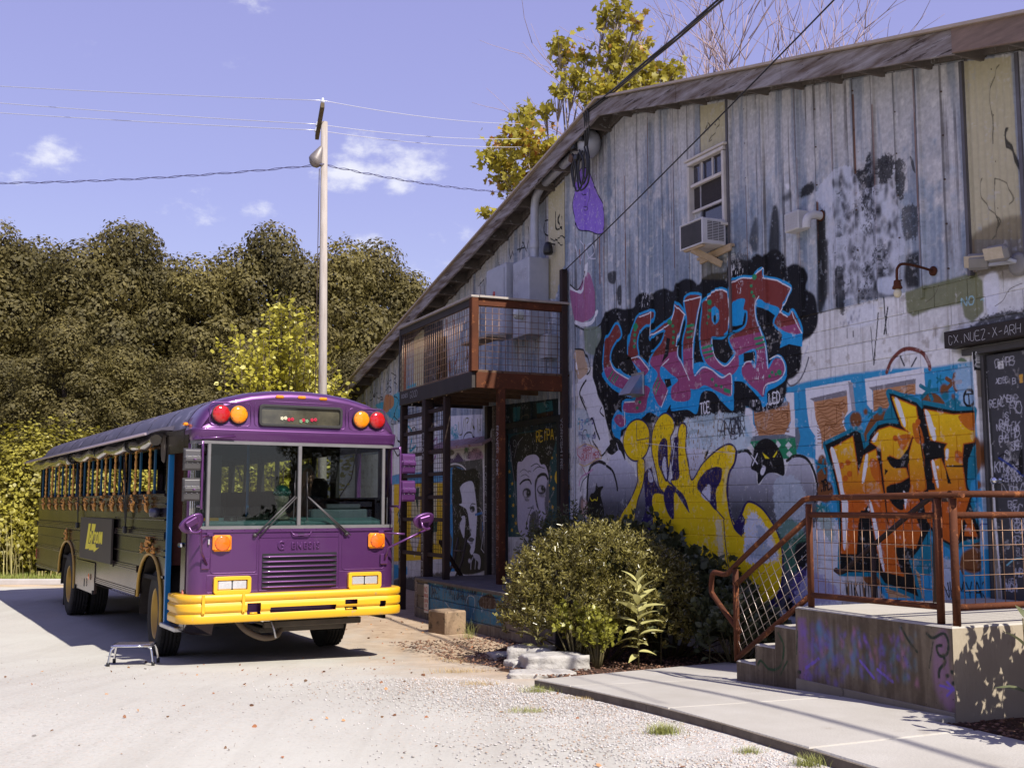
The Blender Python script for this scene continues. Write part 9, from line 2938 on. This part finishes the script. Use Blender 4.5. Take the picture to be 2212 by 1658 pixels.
hedge('vine_mound','bright yellow-green vine-covered mound rising behind the rear of the bus','bush',
  [(-2.6,.6,1.6,2.0,1.4,1.9),(-.8,.3,1.9,1.8,1.3,2.0),(.8,.2,1.8,1.5,1.2,1.9),(-4.4,.8,1.3,1.8,1.4,1.7),(2.0,.3,1.2,1.3,1.1,1.6),(-1.6,-.5,.9,1.6,1.0,1.1),(.4,-.5,.8,1.6,1.0,1.0),(-3.6,-.4,.8,1.6,1.0,1.0)],
  60000,.105,VINEL,'oval',(-11.9,29.6,0),stems=20)
hedge('hedge','long yellow-green hedge seen through the open bus windows','hedge',
  [(-3,0,1.2,1.7,1.1,1.6),(-1,0,1.3,1.6,1.1,1.6),(1,0,1.2,1.6,1.1,1.5),(2.6,0,1.0,1.3,1.0,1.3)],
  26000,.11,VINEL,'oval',(-6.9,31.0,0),stems=10)
rng = np.random.RandomState(8)
def blades(name,label,cat,n,loc,spread,h,m,w=.012,kind=None,bend=.35,group=None):
 pos = np.c_[rng.uniform(-spread[0],spread[0],n),rng.uniform(-spread[1],spread[1],n),np.zeros(n)] if h > .1 and n > 200 and spread[0] > 1 else np.c_[rng.normal(0,spread[0] * .5,n),rng.normal(0,spread[1] * .5,n),np.zeros(n)]
 a = rng.uniform(0,2 * np.pi,n); hh = h * rng.uniform(.45,1.1,n); b = bend * rng.uniform(.3,1,n) * hh
 side = np.c_[-np.sin(a),np.cos(a),np.zeros(n)] * w
 p1 = pos + np.c_[np.cos(a) * b * .3,np.sin(a) * b * .3,hh * .55]; p2 = pos + np.c_[np.cos(a) * b,np.sin(a) * b,hh]
 V = np.stack([pos - side,pos + side,p1 + side * .7,p1 - side * .7,p2],1).reshape(-1,3)
 F = []
 for k in range(n):
  o = k * 5; F += [(o,o + 1,o + 2,o + 3),(o + 3,o + 2,o + 4)]
 me = bpy.data.meshes.new(name); me.from_pydata(V.tolist(),[],F); me.materials.append(m)
 o = bpy.data.objects.new(name,me); COL.objects.link(o); o.location = loc
 if label: tag(o,label,cat,group)
 if kind: o['kind'] = kind
 return o
DRYG = mat('dry_grass',(.42,.36,.16),(.26,.24,.08),3,.7)
GREENG = mat('green_grass',(.20,.22,.05),(.12,.15,.03),3,.6)
blades('tall_dry_grass','tall pale grass growing in front of the vine mound','grass',110,(-13.0,27.9,0),(3.2,.35),1.5,DRYG,.012,'stuff')
blades('verge_grass','short green grass on the verge beyond the kerb','grass',9000,(-14,27.2,.0),(9,1.2),.14,GREENG,.012,'stuff')
SAPL = leaf_mat('sapling_leaves',(.27,.24,.03),(.50,.45,.055),(.65,.60,.17),.45,.4,1.2)
rng = np.random.RandomState(15)
sap = thing('sapling_tree','bright yellow-green young tree with upright shoots behind the bus roof, beside the pole','tree',(-5.35,26.4,0))
r = random.Random(31); tb = MB(); PP = []; DD = []
for k in range(70):
 a = r.uniform(0,2 * math.pi); q = r.uniform(.1,1.75); z1 = r.choice((7.4,7.0,6.4,5.8,5.2,4.6)) * (1 - .16 * q) * r.uniform(.85,1.0)
 base = Vector((q * .25 * math.cos(a),q * .25 * math.sin(a),.6)); tip = Vector((q * 1.15 * math.cos(a),q * .9 * math.sin(a),z1)); mid = (base + tip) / 2 + Vector((q * .25 * math.cos(a),q * .25 * math.sin(a),0))
 P_ = [base,mid,tip]; tb.tube(P_,[.028,.016,.005],5)
 pts_ = [base * (1 - t) ** 2 + mid * 2 * t * (1 - t) + tip * t * t for t in [.25 + .75 * j / 26 for j in range(27)]]
 for p in pts_:
  for j in range(7):
   PP.append((p.x + r.gauss(0,.10),p.y + r.gauss(0,.10),p.z + r.gauss(0,.10))); DD.append((r.gauss(0,1),r.gauss(0,1),-.3))
tb.tube([(0,0,-.1),(0,0,.8),(.1,0,2.4)],[.09,.07,.04],8)
obj_from(leaf_mesh('crown',np.array(PP),.115,np.array(DD),SAPL,'oval',.3),'crown',sap); tb.build('trunk',BARK,sap)
def at_px(v,y,Y):
 d = _dirpx(v,y); return Vector((0,0,CAM_H)) + d * (Y / d.y)
SYCL = leaf_mat('sycamore_leaves',(.20,.17,.02),(.42,.36,.045),(.42,.16,.04),.45,.45,.5)
rng = np.random.RandomState(25); r = random.Random(77)
base = at_px(1215,700,38.0); base.z = 0
syc = thing('sycamore_tree','sycamore with yellowing lobed leaves standing over the warehouse roof ridge','tree',base)
tb = MB(); fork = Vector((0,0,8.0))
tb.tube([(0,0,-.2),(0,0,4),fork],[.3,.24,.18],8)
PP = []; DD = []
CL = [(1085,350,40,300),(1125,300,50,430),(1165,340,42,360),(1060,335,22,90),(1135,250,26,150),(1195,320,30,200),(1210,200,22,90),(1215,115,34,170),(1240,170,34,190),(1265,130,30,110),(1205,90,18,60),(1300,200,42,330),(1345,180,46,380),(1395,165,40,300),
  (1440,160,28,170),(1466,150,14,50),(1330,120,34,170),(1370,120,32,170),(1310,40,30,150),(1340,20,32,170),(1325,85,26,110),(1375,50,24,90),(1395,95,18,50),(1050,462,14,60),(1275,205,30,160),(1180,240,22,60),(1415,205,34,220),(1355,225,40,260),(1100,395,34,220),(1150,385,36,240)]
for (vx,vy,rad,n) in CL:
 c = at_px(vx,vy,38 + r.uniform(-1.6,1.6)) - base; R3 = rad / 2418 * 38
 m1 = fork + (c - fork) * .5 + Vector((r.uniform(-.4,.4),r.uniform(-.3,.3),r.uniform(-.2,.5)))
 tb.tube([fork,m1,c],[.07,.04,.018],5)
 for j in range(6):
  e2 = c + Vector((r.gauss(0,1),r.gauss(0,1),r.gauss(.1,.9))) * R3 * .7
  tb.tube([m1 + (c - m1) * .7,(c + e2) / 2,e2],[.018,.012,.005],4)
 n = int(n * .62)
 for j in range(n):
  PP.append(tuple(c + Vector((r.gauss(0,.5),r.gauss(0,.6),r.gauss(0,.45))) * R3)); DD.append((r.gauss(0,.8),r.gauss(0,.8),-.25))
obj_from(leaf_mesh('crown',np.array(PP),.235,np.array(DD),SYCL,'maple',.4,.25),'crown',syc); tb.build('trunk',mat('sycamore_bark',(.30,.25,.22),(.19,.15,.13),5,.8),syc)
DEADM = mat('bare_bark',(.36,.27,.28),(.25,.18,.20),4,.8)
bb = at_px(1625,700,44); bb.z = 0
bare = thing('bare_tree','leafless tree with thin pale branches fanning above the warehouse roof','tree',bb)
r = random.Random(9); tb = MB()
def grow(p,d,L_,rad,lev):
 n = 4; pts_ = [p.copy()]
 for k in range(n):
  d = (d + Vector((r.gauss(0,.10),r.gauss(0,.10),.04))).normalized(); p = p + d * (L_ / n); pts_.append(p.copy())
 tb.tube(pts_,[rad * (1 - .5 * k / n) for k in range(n + 1)],5 if lev < 2 else 3)
 if lev < 4:
  for k in range(3 if lev < 3 else 2):
   a = r.uniform(0,2 * math.pi); q = pts_[r.choice((2,3,4)) if k else 4]
   nd = (d + Vector((math.cos(a),math.sin(a),0)).cross(d) * r.uniform(.35,.75)).normalized()
   grow(q,nd,L_ * r.uniform(.6,.8),rad * .62,lev + 1)
tb.tube([(0,0,-.2),(0,0,6)],[.3,.2],8)
for k in range(13):
 a = (k - 6) * .072
 grow(Vector((0,0,6 + k % 3)),Vector((math.sin(a) * 1.1,r.uniform(-.25,.25),1)).normalized(),6.2,.10,0)
tb.build('branches',DEADM,bare)
# ---- planting in front of the warehouse
def gpos(u,d,dz=0.0):
 p = W(u,d); return (p.x,p.y,ground_z(p.x,p.y) + dz)
rng = np.random.RandomState(44)
BOXL = leaf_mat('boxwood_leaves',(.085,.072,.016),(.20,.17,.042),(.38,.34,.12),.27,.22,1.6)
def loose_shrub(name,label,lobes,n,size,m,loc,shape='lance',shoots=0,seed=1,shell=.7,sh_len=.22,fold=.2,jitter=.45,group=None,cat='bush'):
 """leafy shrub: leaves set along short upright shoots all over the lobes"""
 t = thing(name,label,cat,loc,0,group)
 r2 = np.random.RandomState(seed)
 w = np.array([l[3] * l[5] for l in lobes]); w /= w.sum()
 ix = r2.choice(len(lobes),shoots,p=w); Lb = np.array(lobes)[ix]
 d = r2.normal(0,1,(shoots,3)); d[:,2] = np.abs(d[:,2]) * .9 - .35 * (r2.rand(shoots) < .45); d /= np.linalg.norm(d,axis=1)[:,None]
 root = Lb[:,:3] + d * Lb[:,3:6] * (shell + (1 - shell) * r2.rand(shoots)[:,None])
 grow_ = d * .55 + np.array([0,0,.75]) + r2.normal(0,.22,(shoots,3)); grow_ /= np.linalg.norm(grow_,axis=1)[:,None]
 per = n // shoots
 ln = sh_len * r2.uniform(.5,1.25,shoots)
 tt = r2.rand(shoots,per)
 P = root[:,None,:] + grow_[:,None,:] * (ln[:,None] * tt)[...,None]
 a = r2.rand(shoots,per) * 2 * np.pi
 s1 = np.cross(grow_,np.array([.3,.8,.1])); s1 /= np.linalg.norm(s1,axis=1)[:,None]; s2 = np.cross(grow_,s1)
 D = s1[:,None,:] * np.cos(a)[...,None] + s2[:,None,:] * np.sin(a)[...,None] + grow_[:,None,:] * .75
 P = P.reshape(-1,3); D = D.reshape(-1,3)
 P[:,2] = np.maximum(P[:,2],.03)
 obj_from(leaf_mesh('foliage',P,size,D,m,shape,jitter * .5,fold),'foliage',t)
 mb = MB()
 for k in range(0,shoots,2):
  p = Vector(root[k]); mb.tube([p,p + Vector(grow_[k]) * ln[k] * .9],[.003,.0015],3)
 for k in range(26):
  p = Vector(root[(k * 37) % shoots])
  mb.tube([Vector((p.x * .15,p.y * .15,0)),Vector((p.x * .55,p.y * .55,p.z * .5)),p],[.014,.009,.004],5)
 mb.build('twigs',mat('twig_green',(.14,.12,.05),(.08,.06,.03),5,.7) if 'twig_green' not in bpy.data.materials else bpy.data.materials['twig_green'],t)
 return t
bx = (0.95,12.5)
box = loose_shrub('boxwood_bush','large round sunlit evergreen bush with small glossy leaves beside the white rocks',[(0,0,.82,.90,.80,.62),(-.50,-.05,.70,.48,.6,.55),(.58,.0,.62,.50,.6,.56),(.05,.1,1.05,.62,.6,.38),(-.2,-.45,.45,.7,.5,.42),(.35,-.40,.38,.6,.45,.38),(-.75,.0,.42,.32,.5,.38)],
 42000,.048,BOXL,(bx[0],bx[1],ground_z(*bx)),'lance',2600,44,.80,.16)
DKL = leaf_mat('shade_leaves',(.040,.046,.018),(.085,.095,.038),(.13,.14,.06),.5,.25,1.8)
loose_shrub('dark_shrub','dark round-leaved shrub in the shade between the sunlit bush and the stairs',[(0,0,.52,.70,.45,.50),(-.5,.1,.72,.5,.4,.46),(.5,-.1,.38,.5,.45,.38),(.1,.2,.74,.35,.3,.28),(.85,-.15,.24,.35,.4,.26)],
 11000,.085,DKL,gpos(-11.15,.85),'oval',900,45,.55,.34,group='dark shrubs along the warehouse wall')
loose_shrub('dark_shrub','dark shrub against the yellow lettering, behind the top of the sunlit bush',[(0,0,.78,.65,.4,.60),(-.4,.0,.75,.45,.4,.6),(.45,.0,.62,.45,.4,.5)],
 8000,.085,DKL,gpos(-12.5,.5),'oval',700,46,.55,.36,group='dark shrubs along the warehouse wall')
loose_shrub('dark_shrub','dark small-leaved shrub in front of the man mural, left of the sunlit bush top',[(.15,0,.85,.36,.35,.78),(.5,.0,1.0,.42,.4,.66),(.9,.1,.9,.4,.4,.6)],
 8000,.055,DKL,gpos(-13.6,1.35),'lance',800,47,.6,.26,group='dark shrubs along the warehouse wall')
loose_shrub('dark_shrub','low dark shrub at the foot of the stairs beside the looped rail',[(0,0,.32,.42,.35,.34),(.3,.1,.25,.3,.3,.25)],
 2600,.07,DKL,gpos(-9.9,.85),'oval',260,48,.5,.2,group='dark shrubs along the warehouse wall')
YGL = leaf_mat('bright_young_leaves',(.17,.16,.02),(.32,.31,.045),(.42,.40,.09),.4,.35,2)
loose_shrub('young_shrub','small bright green upright shrub growing from the mulch right of the white rock',[(0,0,.28,.13,.12,.24)],900,.045,YGL,(.86,11.5,ground_z(.86,11.5)),'oval',70,49,.2,.22)
loose_shrub('young_shrub','bright yellow-green shoots low in the front of the sunlit bush',[(0,0,.42,.30,.12,.14)],900,.05,YGL,(.66,11.68,ground_z(.7,11.7)),'oval',70,50,.3,.16)
loose_shrub('leafy_shrub','leafy shrub cut by the right edge of the photo beside the landing',[(0,0,.62,.36,.34,.46),(.1,.3,.9,.28,.3,.32),(-.2,-.2,.5,.3,.25,.3)],2400,.075,DKL,(3.62,6.72,ground_z(3.6,6.7)),'oval',240,51,.5,.26)
loose_shrub('narrow_shrub','narrow upright shrub right of the landing just outside the frame',[(0,0,.5,.22,.22,.45),(0,0,1.0,.13,.13,.45)],2500,.06,DKL,(4.15,7.0,ground_z(4.1,7)),'oval',260,52,.5,.18)
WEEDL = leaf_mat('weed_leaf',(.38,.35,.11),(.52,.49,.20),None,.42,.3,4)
WEEDD = leaf_mat('weed_leaf_shade',(.07,.08,.035),(.12,.13,.06),None,.45,.2,4)  # darker copy of the weed leaf, shade put into the colour
def big_leaf_mesh(L_,w,name,m):
 mb = MB(); n = 7; vs = []
 for k in range(n + 1):
  t = k / n; ww = w * math.sin(math.pi * min(.98,t ** .8)) * .5 + .002; z = L_ * (.18 * t - .30 * t * t)
  vs += [(-ww,L_ * t,z + ww * .35),(0,L_ * t,z),(ww,L_ * t,z + ww * .35)]
 fs = []
 for k in range(n):
  o = k * 3
  fs += [(o,o + 1,o + 4,o + 3),(o + 1,o + 2,o + 5,o + 4)]
 mb.add(vs,fs,0,True); return mb.mesh(name,m)
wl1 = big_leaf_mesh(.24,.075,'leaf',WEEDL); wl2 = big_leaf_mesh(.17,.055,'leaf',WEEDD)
def weed(label,loc,h,me,n,seed,group=None):
 t = thing('weed_plant',label,'plant',loc,0,group); r = random.Random(seed)
 MB().tube([(0,0,0),(.01,.01,h * .5),(-.01,0,h)],[.009,.007,.004],6).build('stem',bpy.data.materials['twig_green'],t)
 for k in range(n):
  f = k / (n - 1); z = h * (.12 + .88 * f)
  o = bpy.data.objects.new('leaf',me); COL.objects.link(o); o.parent = t; o.location = (0,0,z)
  s_ = .75 + .4 * math.sin(math.pi * f) + r.uniform(-.1,.1)
  o.rotation_euler = (r.uniform(-.25,.15) + f * .85,r.uniform(-.3,.3),k * 2.4 + r.uniform(-.3,.3)); o.scale = (s_,s_,s_)
 return t
weed('tall sunlit broad-leaved weed standing in front of the evergreen bush',(1.27,11.5,ground_z(1.2,11.5) + .03),.88,wl1,26,3)
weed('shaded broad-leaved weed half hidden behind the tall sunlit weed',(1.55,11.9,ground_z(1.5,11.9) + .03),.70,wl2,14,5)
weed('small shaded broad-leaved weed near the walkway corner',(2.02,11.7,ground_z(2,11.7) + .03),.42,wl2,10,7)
weed('pale broad-leaved shoot poking from the left foot of the evergreen bush',(.27,12.0,ground_z(.27,12.0)),.45,wl1,11,8)
weed('leafy sprig at the right edge in front of the landing rail',(2.98,6.62,ground_z(3,6.6)),.78,wl2,9,12)
ROCKM = mat('white_rock',(.46,.44,.41),(.30,.275,.24),5,.9,bump=.8,bscale=22,coord='World',c3=(.20,.15,.11),s3=8,t3=.64,bdist=.02)
def rock(label,loc,size,rz,seed,tilt=0.0):
 me = bpy.data.meshes.new('rock'); bm = bmesh.new()
 bmesh.ops.create_cube(bm,size=1.0); bmesh.ops.subdivide_edges(bm,edges=bm.edges,cuts=7,use_grid_fill=True)
 for v in bm.verts:
  p = v.co.copy(); q = Vector((math.copysign(abs(p.x * 2) ** 1.0,p.x),p.y * 2,p.z * 2))
  l = (abs(q.x) ** 12 + abs(q.y) ** 12 + abs(q.z) ** 12) ** (1 / 12)
  q = q / max(l,.001)
  n1 = mnoise.noise(q * 1.3 + Vector((seed,0,0))) * .10 + mnoise.noise(q * 3.7 + Vector((0,seed,0))) * .06 + mnoise.noise(q * 9 + Vector((0,0,seed))) * .035
  q = q * (1 + n1)
  v.co = Vector((q.x * size[0] / 2,q.y * size[1] / 2,q.z * size[2] / 2 + size[2] / 2 - .02))
 bm.to_mesh(me); bm.free(); me.materials.append(ROCKM)
 for p in me.polygons: p.use_smooth = True
 o = bpy.data.objects.new('rock',me); COL.objects.link(o); o.location = loc; o.rotation_euler = (tilt,0,rz)
 return tag(o,label,'rock','white rocks beside the bush')
rock('largest white slab rock in front of the evergreen bush',(.42,11.45,ground_z(.5,11.6)),(.64,.40,.21),.18,1)
rock('greyish rock slab lying behind the largest white rock',(.20,11.95,ground_z(.1,12.1)),(.48,.40,.25),-.15,2)
rock('small white rock at the left end of the largest slab',(.05,11.62,ground_z(0,11.8)),(.20,.22,.14),.5,3)
rock('flat low rock at the tip of the walkway',(.28,10.75,ground_z(.2,11) - .02),(.62,.30,.12),.05,4)
rock('dark half-buried stone left of the grey slab',(-.08,13.0,ground_z(0,13.2) - .03),(.36,.3,.14),.3,5)
# ---- ground litter
def scatter_mesh(name,pts,size,m,kind='stuff',flat=.5,sizes=None):
 N = len(pts); o6 = np.array([(1,0,0),(-1,0,0),(0,1,0),(0,-1,0),(0,0,1),(0,0,-1)],float)
 F = [(0,2,4),(2,1,4),(1,3,4),(3,0,4),(2,0,5),(1,2,5),(3,1,5),(0,3,5)]
 s = (size * rng.uniform(.4,1.5,N))[:,None,None] * rng.uniform(.6,1.2,(N,6,1)) * np.array([1,1,flat])
 a = rng.uniform(0,6.28,N); c,s_ = np.cos(a),np.sin(a)
 R_ = np.zeros((N,3,3)); R_[:,0,0] = c; R_[:,0,1] = -s_; R_[:,1,0] = s_; R_[:,1,1] = c; R_[:,2,2] = 1
 V = (o6[None] * s) @ R_ + pts[:,None,:]
 me = bpy.data.meshes.new(name)
 faces = (np.arange(N) * 6)[:,None,None] + np.array(F)[None]
 L_all = faces.reshape(-1)
 me.vertices.add(N * 6); me.vertices.foreach_set('co',V.astype(np.float32).ravel())
 me.loops.add(len(L_all)); me.loops.foreach_set('vertex_index',L_all.astype(np.int32))
 me.polygons.add(N * 8); me.polygons.foreach_set('loop_start',(np.arange(N * 8) * 3).astype(np.int32)); me.polygons.foreach_set('loop_total',np.full(N * 8,3,np.int32))
 me.materials.append(m); me.update(calc_edges=True)
 o = bpy.data.objects.new(name,me); COL.objects.link(o); o['kind'] = kind
 return o
def stone_mat(name,cols,rough=.9):
 m = bpy.data.materials.new(name); m.use_nodes = True; N_ = m.node_tree.nodes; L_ = m.node_tree.links
 g = N_.new('ShaderNodeNewGeometry'); rp = N_.new('ShaderNodeValToRGB'); rp.color_ramp.interpolation = 'CONSTANT'
 rp.color_ramp.elements[0].color = (*cols[0],1); rp.color_ramp.elements[1].color = (*cols[-1],1); rp.color_ramp.elements[1].position = 1 - 1 / len(cols)
 for k,c in enumerate(cols[1:-1]):
  e_ = rp.color_ramp.elements.new((k + 1) / len(cols)); e_.color = (*c,1)
 L_.new(g.outputs['Random Per Island'],rp.inputs[0]); L_.new(rp.outputs[0],N_['Principled BSDF'].inputs['Base Color']); N_['Principled BSDF'].inputs['Roughness'].default_value = rough
 return m
rng = np.random.RandomState(3)
def ground_pts(n,fu,fd,dz=0.003):
 P = []
 while len(P) < n:
  u = fu(); d = fd(); p = W(u,d)
  P.append((p.x,p.y,ground_z(p.x,p.y) + dz))
 return np.array(P)
r = random.Random(12)
PEB = stone_mat('crushed_stone',[(.48,.45,.42),(.40,.375,.35),(.54,.51,.48),(.38,.28,.21),(.44,.41,.38),(.32,.29,.26)])
tag(scatter_mesh('gravel_stones',ground_pts(15000,lambda: r.uniform(-10.2,-4),lambda: 3.66 + abs(r.gauss(0,.75))),.0085,PEB),'loose pinkish crushed stone along the walkway edge','gravel')
tag(scatter_mesh('gravel_stones',ground_pts(5000,lambda: r.uniform(-14,-3),lambda: r.uniform(3.7,12)),.006,PEB),'fine pale gravel scattered over the lot','gravel')
LEAFD = stone_mat('dead_leaf',[(.30,.12,.05),(.22,.10,.05),(.38,.20,.09),(.16,.09,.05)])
def flat_leaves(name,label,P,size,m):
 o = obj_from(leaf_mesh(name,P + np.array([0,0,.006]),size,rng.normal(0,1,(len(P),3)) * np.array([1,1,.12]),m,'oval',.1,.3),name); o['kind'] = 'stuff'; o['label'] = label; o['category'] = 'leaves'
flat_leaves('fallen_leaves','small brown dead leaves scattered on the pale gravel',ground_pts(130,lambda: r.uniform(-13.5,-4),lambda: 3.7 + abs(r.gauss(0,3))),.030,LEAFD)
flat_leaves('fallen_leaves','brown leaf litter on the dirt before the dock',ground_pts(110,lambda: r.uniform(-18,-10.5),lambda: r.uniform(1.7,3.4)),.035,LEAFD)
CHIP = stone_mat('mulch_chips',[(.13,.06,.035),(.07,.035,.022),(.18,.09,.05),(.05,.03,.02),(.24,.13,.08)])
o = scatter_mesh('bark_mulch',ground_pts(5200,lambda: r.uniform(-14.0,-9.2),lambda: r.uniform(.1,3.3),.045),.017,CHIP,flat=.4); tag(o,'brown bark mulch under the bushes','mulch')
vs_ = o.data.vertices
o = scatter_mesh('bark_mulch',ground_pts(2200,lambda: r.uniform(-5.6,-3.6),lambda: r.uniform(.1,2.25),.045),.017,CHIP,flat=.4); tag(o,'brown bark mulch bed right of the landing','mulch')
TUFT = mat('tuft_grass',(.30,.30,.09),(.20,.22,.05),3,.6)
STRAW = mat('straw',(.46,.33,.14),(.34,.24,.10),3,.7)
rng = np.random.RandomState(6)
for (u,d,n,s_,h,m,lab) in ((-6.25,3.98,160,.11,.075,TUFT,'round green grass tuft in the gravel, nearest the middle of the walkway edge'),(-5.55,3.84,60,.08,.05,TUFT,'low grass tuft hugging the walkway edge'),(-5.15,3.72,90,.09,.07,TUFT,'yellow-green grass tuft on the walkway edge near the slab joint'),(-4.95,3.95,50,.06,.05,TUFT,'small round grass tuft below the joint'),
        (-8.5,3.80,90,.14,.06,TUFT,'thin grass tuft beside the walkway tip'),(-7.4,4.4,70,.14,.04,TUFT,'sparse flat grass tuft out in the gravel'),(-10.6,3.7,120,.3,.05,STRAW,'straw-coloured tuft on the dirt before the rocks'),(-11.9,3.0,140,.4,.05,STRAW,'straw-coloured grass patch left of the rocks'),
        (-9.3,4.0,80,.22,.04,STRAW,'dry straw patch by the flat rock'),(-14.2,2.1,26,.10,.26,TUFT,'tall thin weed sprouting beside the concrete block'),(-7.9,3.72,60,.14,.03,STRAW,'dry moss cushion on the walkway edge')):
 p = gpos(u,d); blades('grass_tuft',lab,'grass',n * 3,p,(s_,s_ * .6),h,m,.0013,None,1.1,'grass tufts in the gravel')
# ------------------------------------------------------------------ utility pole with street light, crossarm and wires
pl = thing('utility_pole','tall weathered white utility pole with a short crossarm and street light behind the bus','utility pole',(-4.32,25.0,0))
pl.scale = (.80,.80,.98)
POLEM = mat('pole_bleached',(.40,.36,.33),(.27,.23,.20),4,.85,bump=.4,bscale=12,stretch=(3,3,.4),c3=(.26,.09,.06),s3=2.6,t3=.66)
MB().tube([(.16,0,0),(.08,0,5),(0,0,10.75)],[.135,.12,.095],12).build('shaft',POLEM,pl)
ARMW = mat('crossarm_wood',(.13,.095,.05),(.07,.055,.035),5,.85)
MB().bar((.08,-.80,10.92),(-.34,.75,10.58),.11,.13,ch=.01).build('crossarm',ARMW,pl)
MB().bar((-.04,.3,10.5),(-.02,.02,9.9),.03,.01).build('arm_brace',DARKRUST,pl)
PORC = mat('porcelain',(.60,.62,.68),rough=.2)
INS = [(.07,-.74,10.99),(-.26,.36,10.74),(-.34,.66,10.68)]
for p in INS:
 MB().lathe([(.012,-.05),(.012,0),(.055,.01),(.065,.04),(.035,.07),(.04,.09),(.02,.12),(0,.125)],12,mat=Matrix.Translation(p)).build('insulator',PORC,pl)
MB().lathe([(0,.42),(.06,.40),(.12,.25),(.19,.08),(.20,.0),(.12,-.10),(0,-.14)],16,mat=Matrix.Translation((-.24,-.05,9.78)) @ Matrix.Rotation(.5,4,'Y') @ Matrix.Diagonal((1,1,1,1))).build('street_light',mat('lamp_housing',(.24,.21,.20),(.15,.13,.12),5,.5,.4),pl)
MB().bar((-.2,0,10.0),(.05,0,9.95),.04,.04).build('lamp_arm',DARKRUST,pl)
MB().tube([(-.10,-.11,9.6),(-.10,-.11,4),(.02,-.12,1)],.012,5).build('ground_wire',DARKRUST,pl)
WIREL = mat('bare_wire',(.55,.55,.60),rough=.35,metal=.3)
WIRED = mat('twisted_cable',(.10,.10,.22),(.06,.06,.14),30,.5)
base = Vector(pl.location)
def sag(a,b,s_,n=18):
 a = Vector(a); b = Vector(b)
 return [a.lerp(b,k / n) - Vector((0,0,s_ * 4 * (k / n) * (1 - k / n))) for k in range(n + 1)]
def wire(name,label,a,b,s_,rad,m,group='power lines on the utility pole'):
 o = MB().tube(sag(a,b,s_),rad,5).build(name,m); return tag(o,label,'power line',group)
for k,(ly,ry,w1,w2) in enumerate(((186,268,'topmost thin power line left of the pole','topmost thin power line right of the pole'),(221,300,'middle thin power line left of the pole','middle thin power line right of the pole'),(243,318,'lowest thin power line left of the pole','lowest thin power line right of the pole'))):
 p = base + Vector((INS[k][0] * .80,INS[k][1] * .80,(INS[k][2] + .06) * .98))
 wire('power_line',w1,p,at_px(-60,ly - 3,27),.03,.0085,WIREL)
 wire('power_line',w2,p,at_px(1125,ry,33),.12,.0085,WIREL)
hub = base + Vector((0,-.11,9.50))
for (e_,lab,s_) in ((at_px(-40,396,26.5),'twisted blue-black cable sagging left from the pole',.10),(at_px(1125,417,33.5),'twisted blue-black cable running right from the pole to the roof',.12)):
 L0 = sag(hub,e_,s_,60); mb = MB()
 for ph in (0,2.1):
  P_ = [p + Vector((0,.02 * math.cos(k * 1.1 + ph),.022 * math.sin(k * 1.1 + ph))) for k,p in enumerate(L0)]
  mb.tube(P_,.0085,4)
 tag(mb.build('service_cable',WIRED),lab,'power line','power lines on the utility pole')
a_ = W(-14.0,.42,7.42)
thick = MB()
for ph in (0,2.1,4.2):
 L0 = sag(a_,Vector((7.0,.3,8.3)),.12,40)
 thick.tube([p + Vector((.022 * math.cos(k * .5 + ph),0,.022 * math.sin(k * .5 + ph))) for k,p in enumerate(L0)],.014,6)
tag(thick.build('service_cable',CABLE),'thick bundled black cable rising from the gable peak to the upper right','power line')
o = MB().tube(sag(W(-15.25,.12,5.38),Vector((5.2,2.9,7.75)),.10,30),.009,5).build('thin_cable',CABLE)
tag(o,'thin dark cable crossing before the siding from balcony post to the upper right','power line')
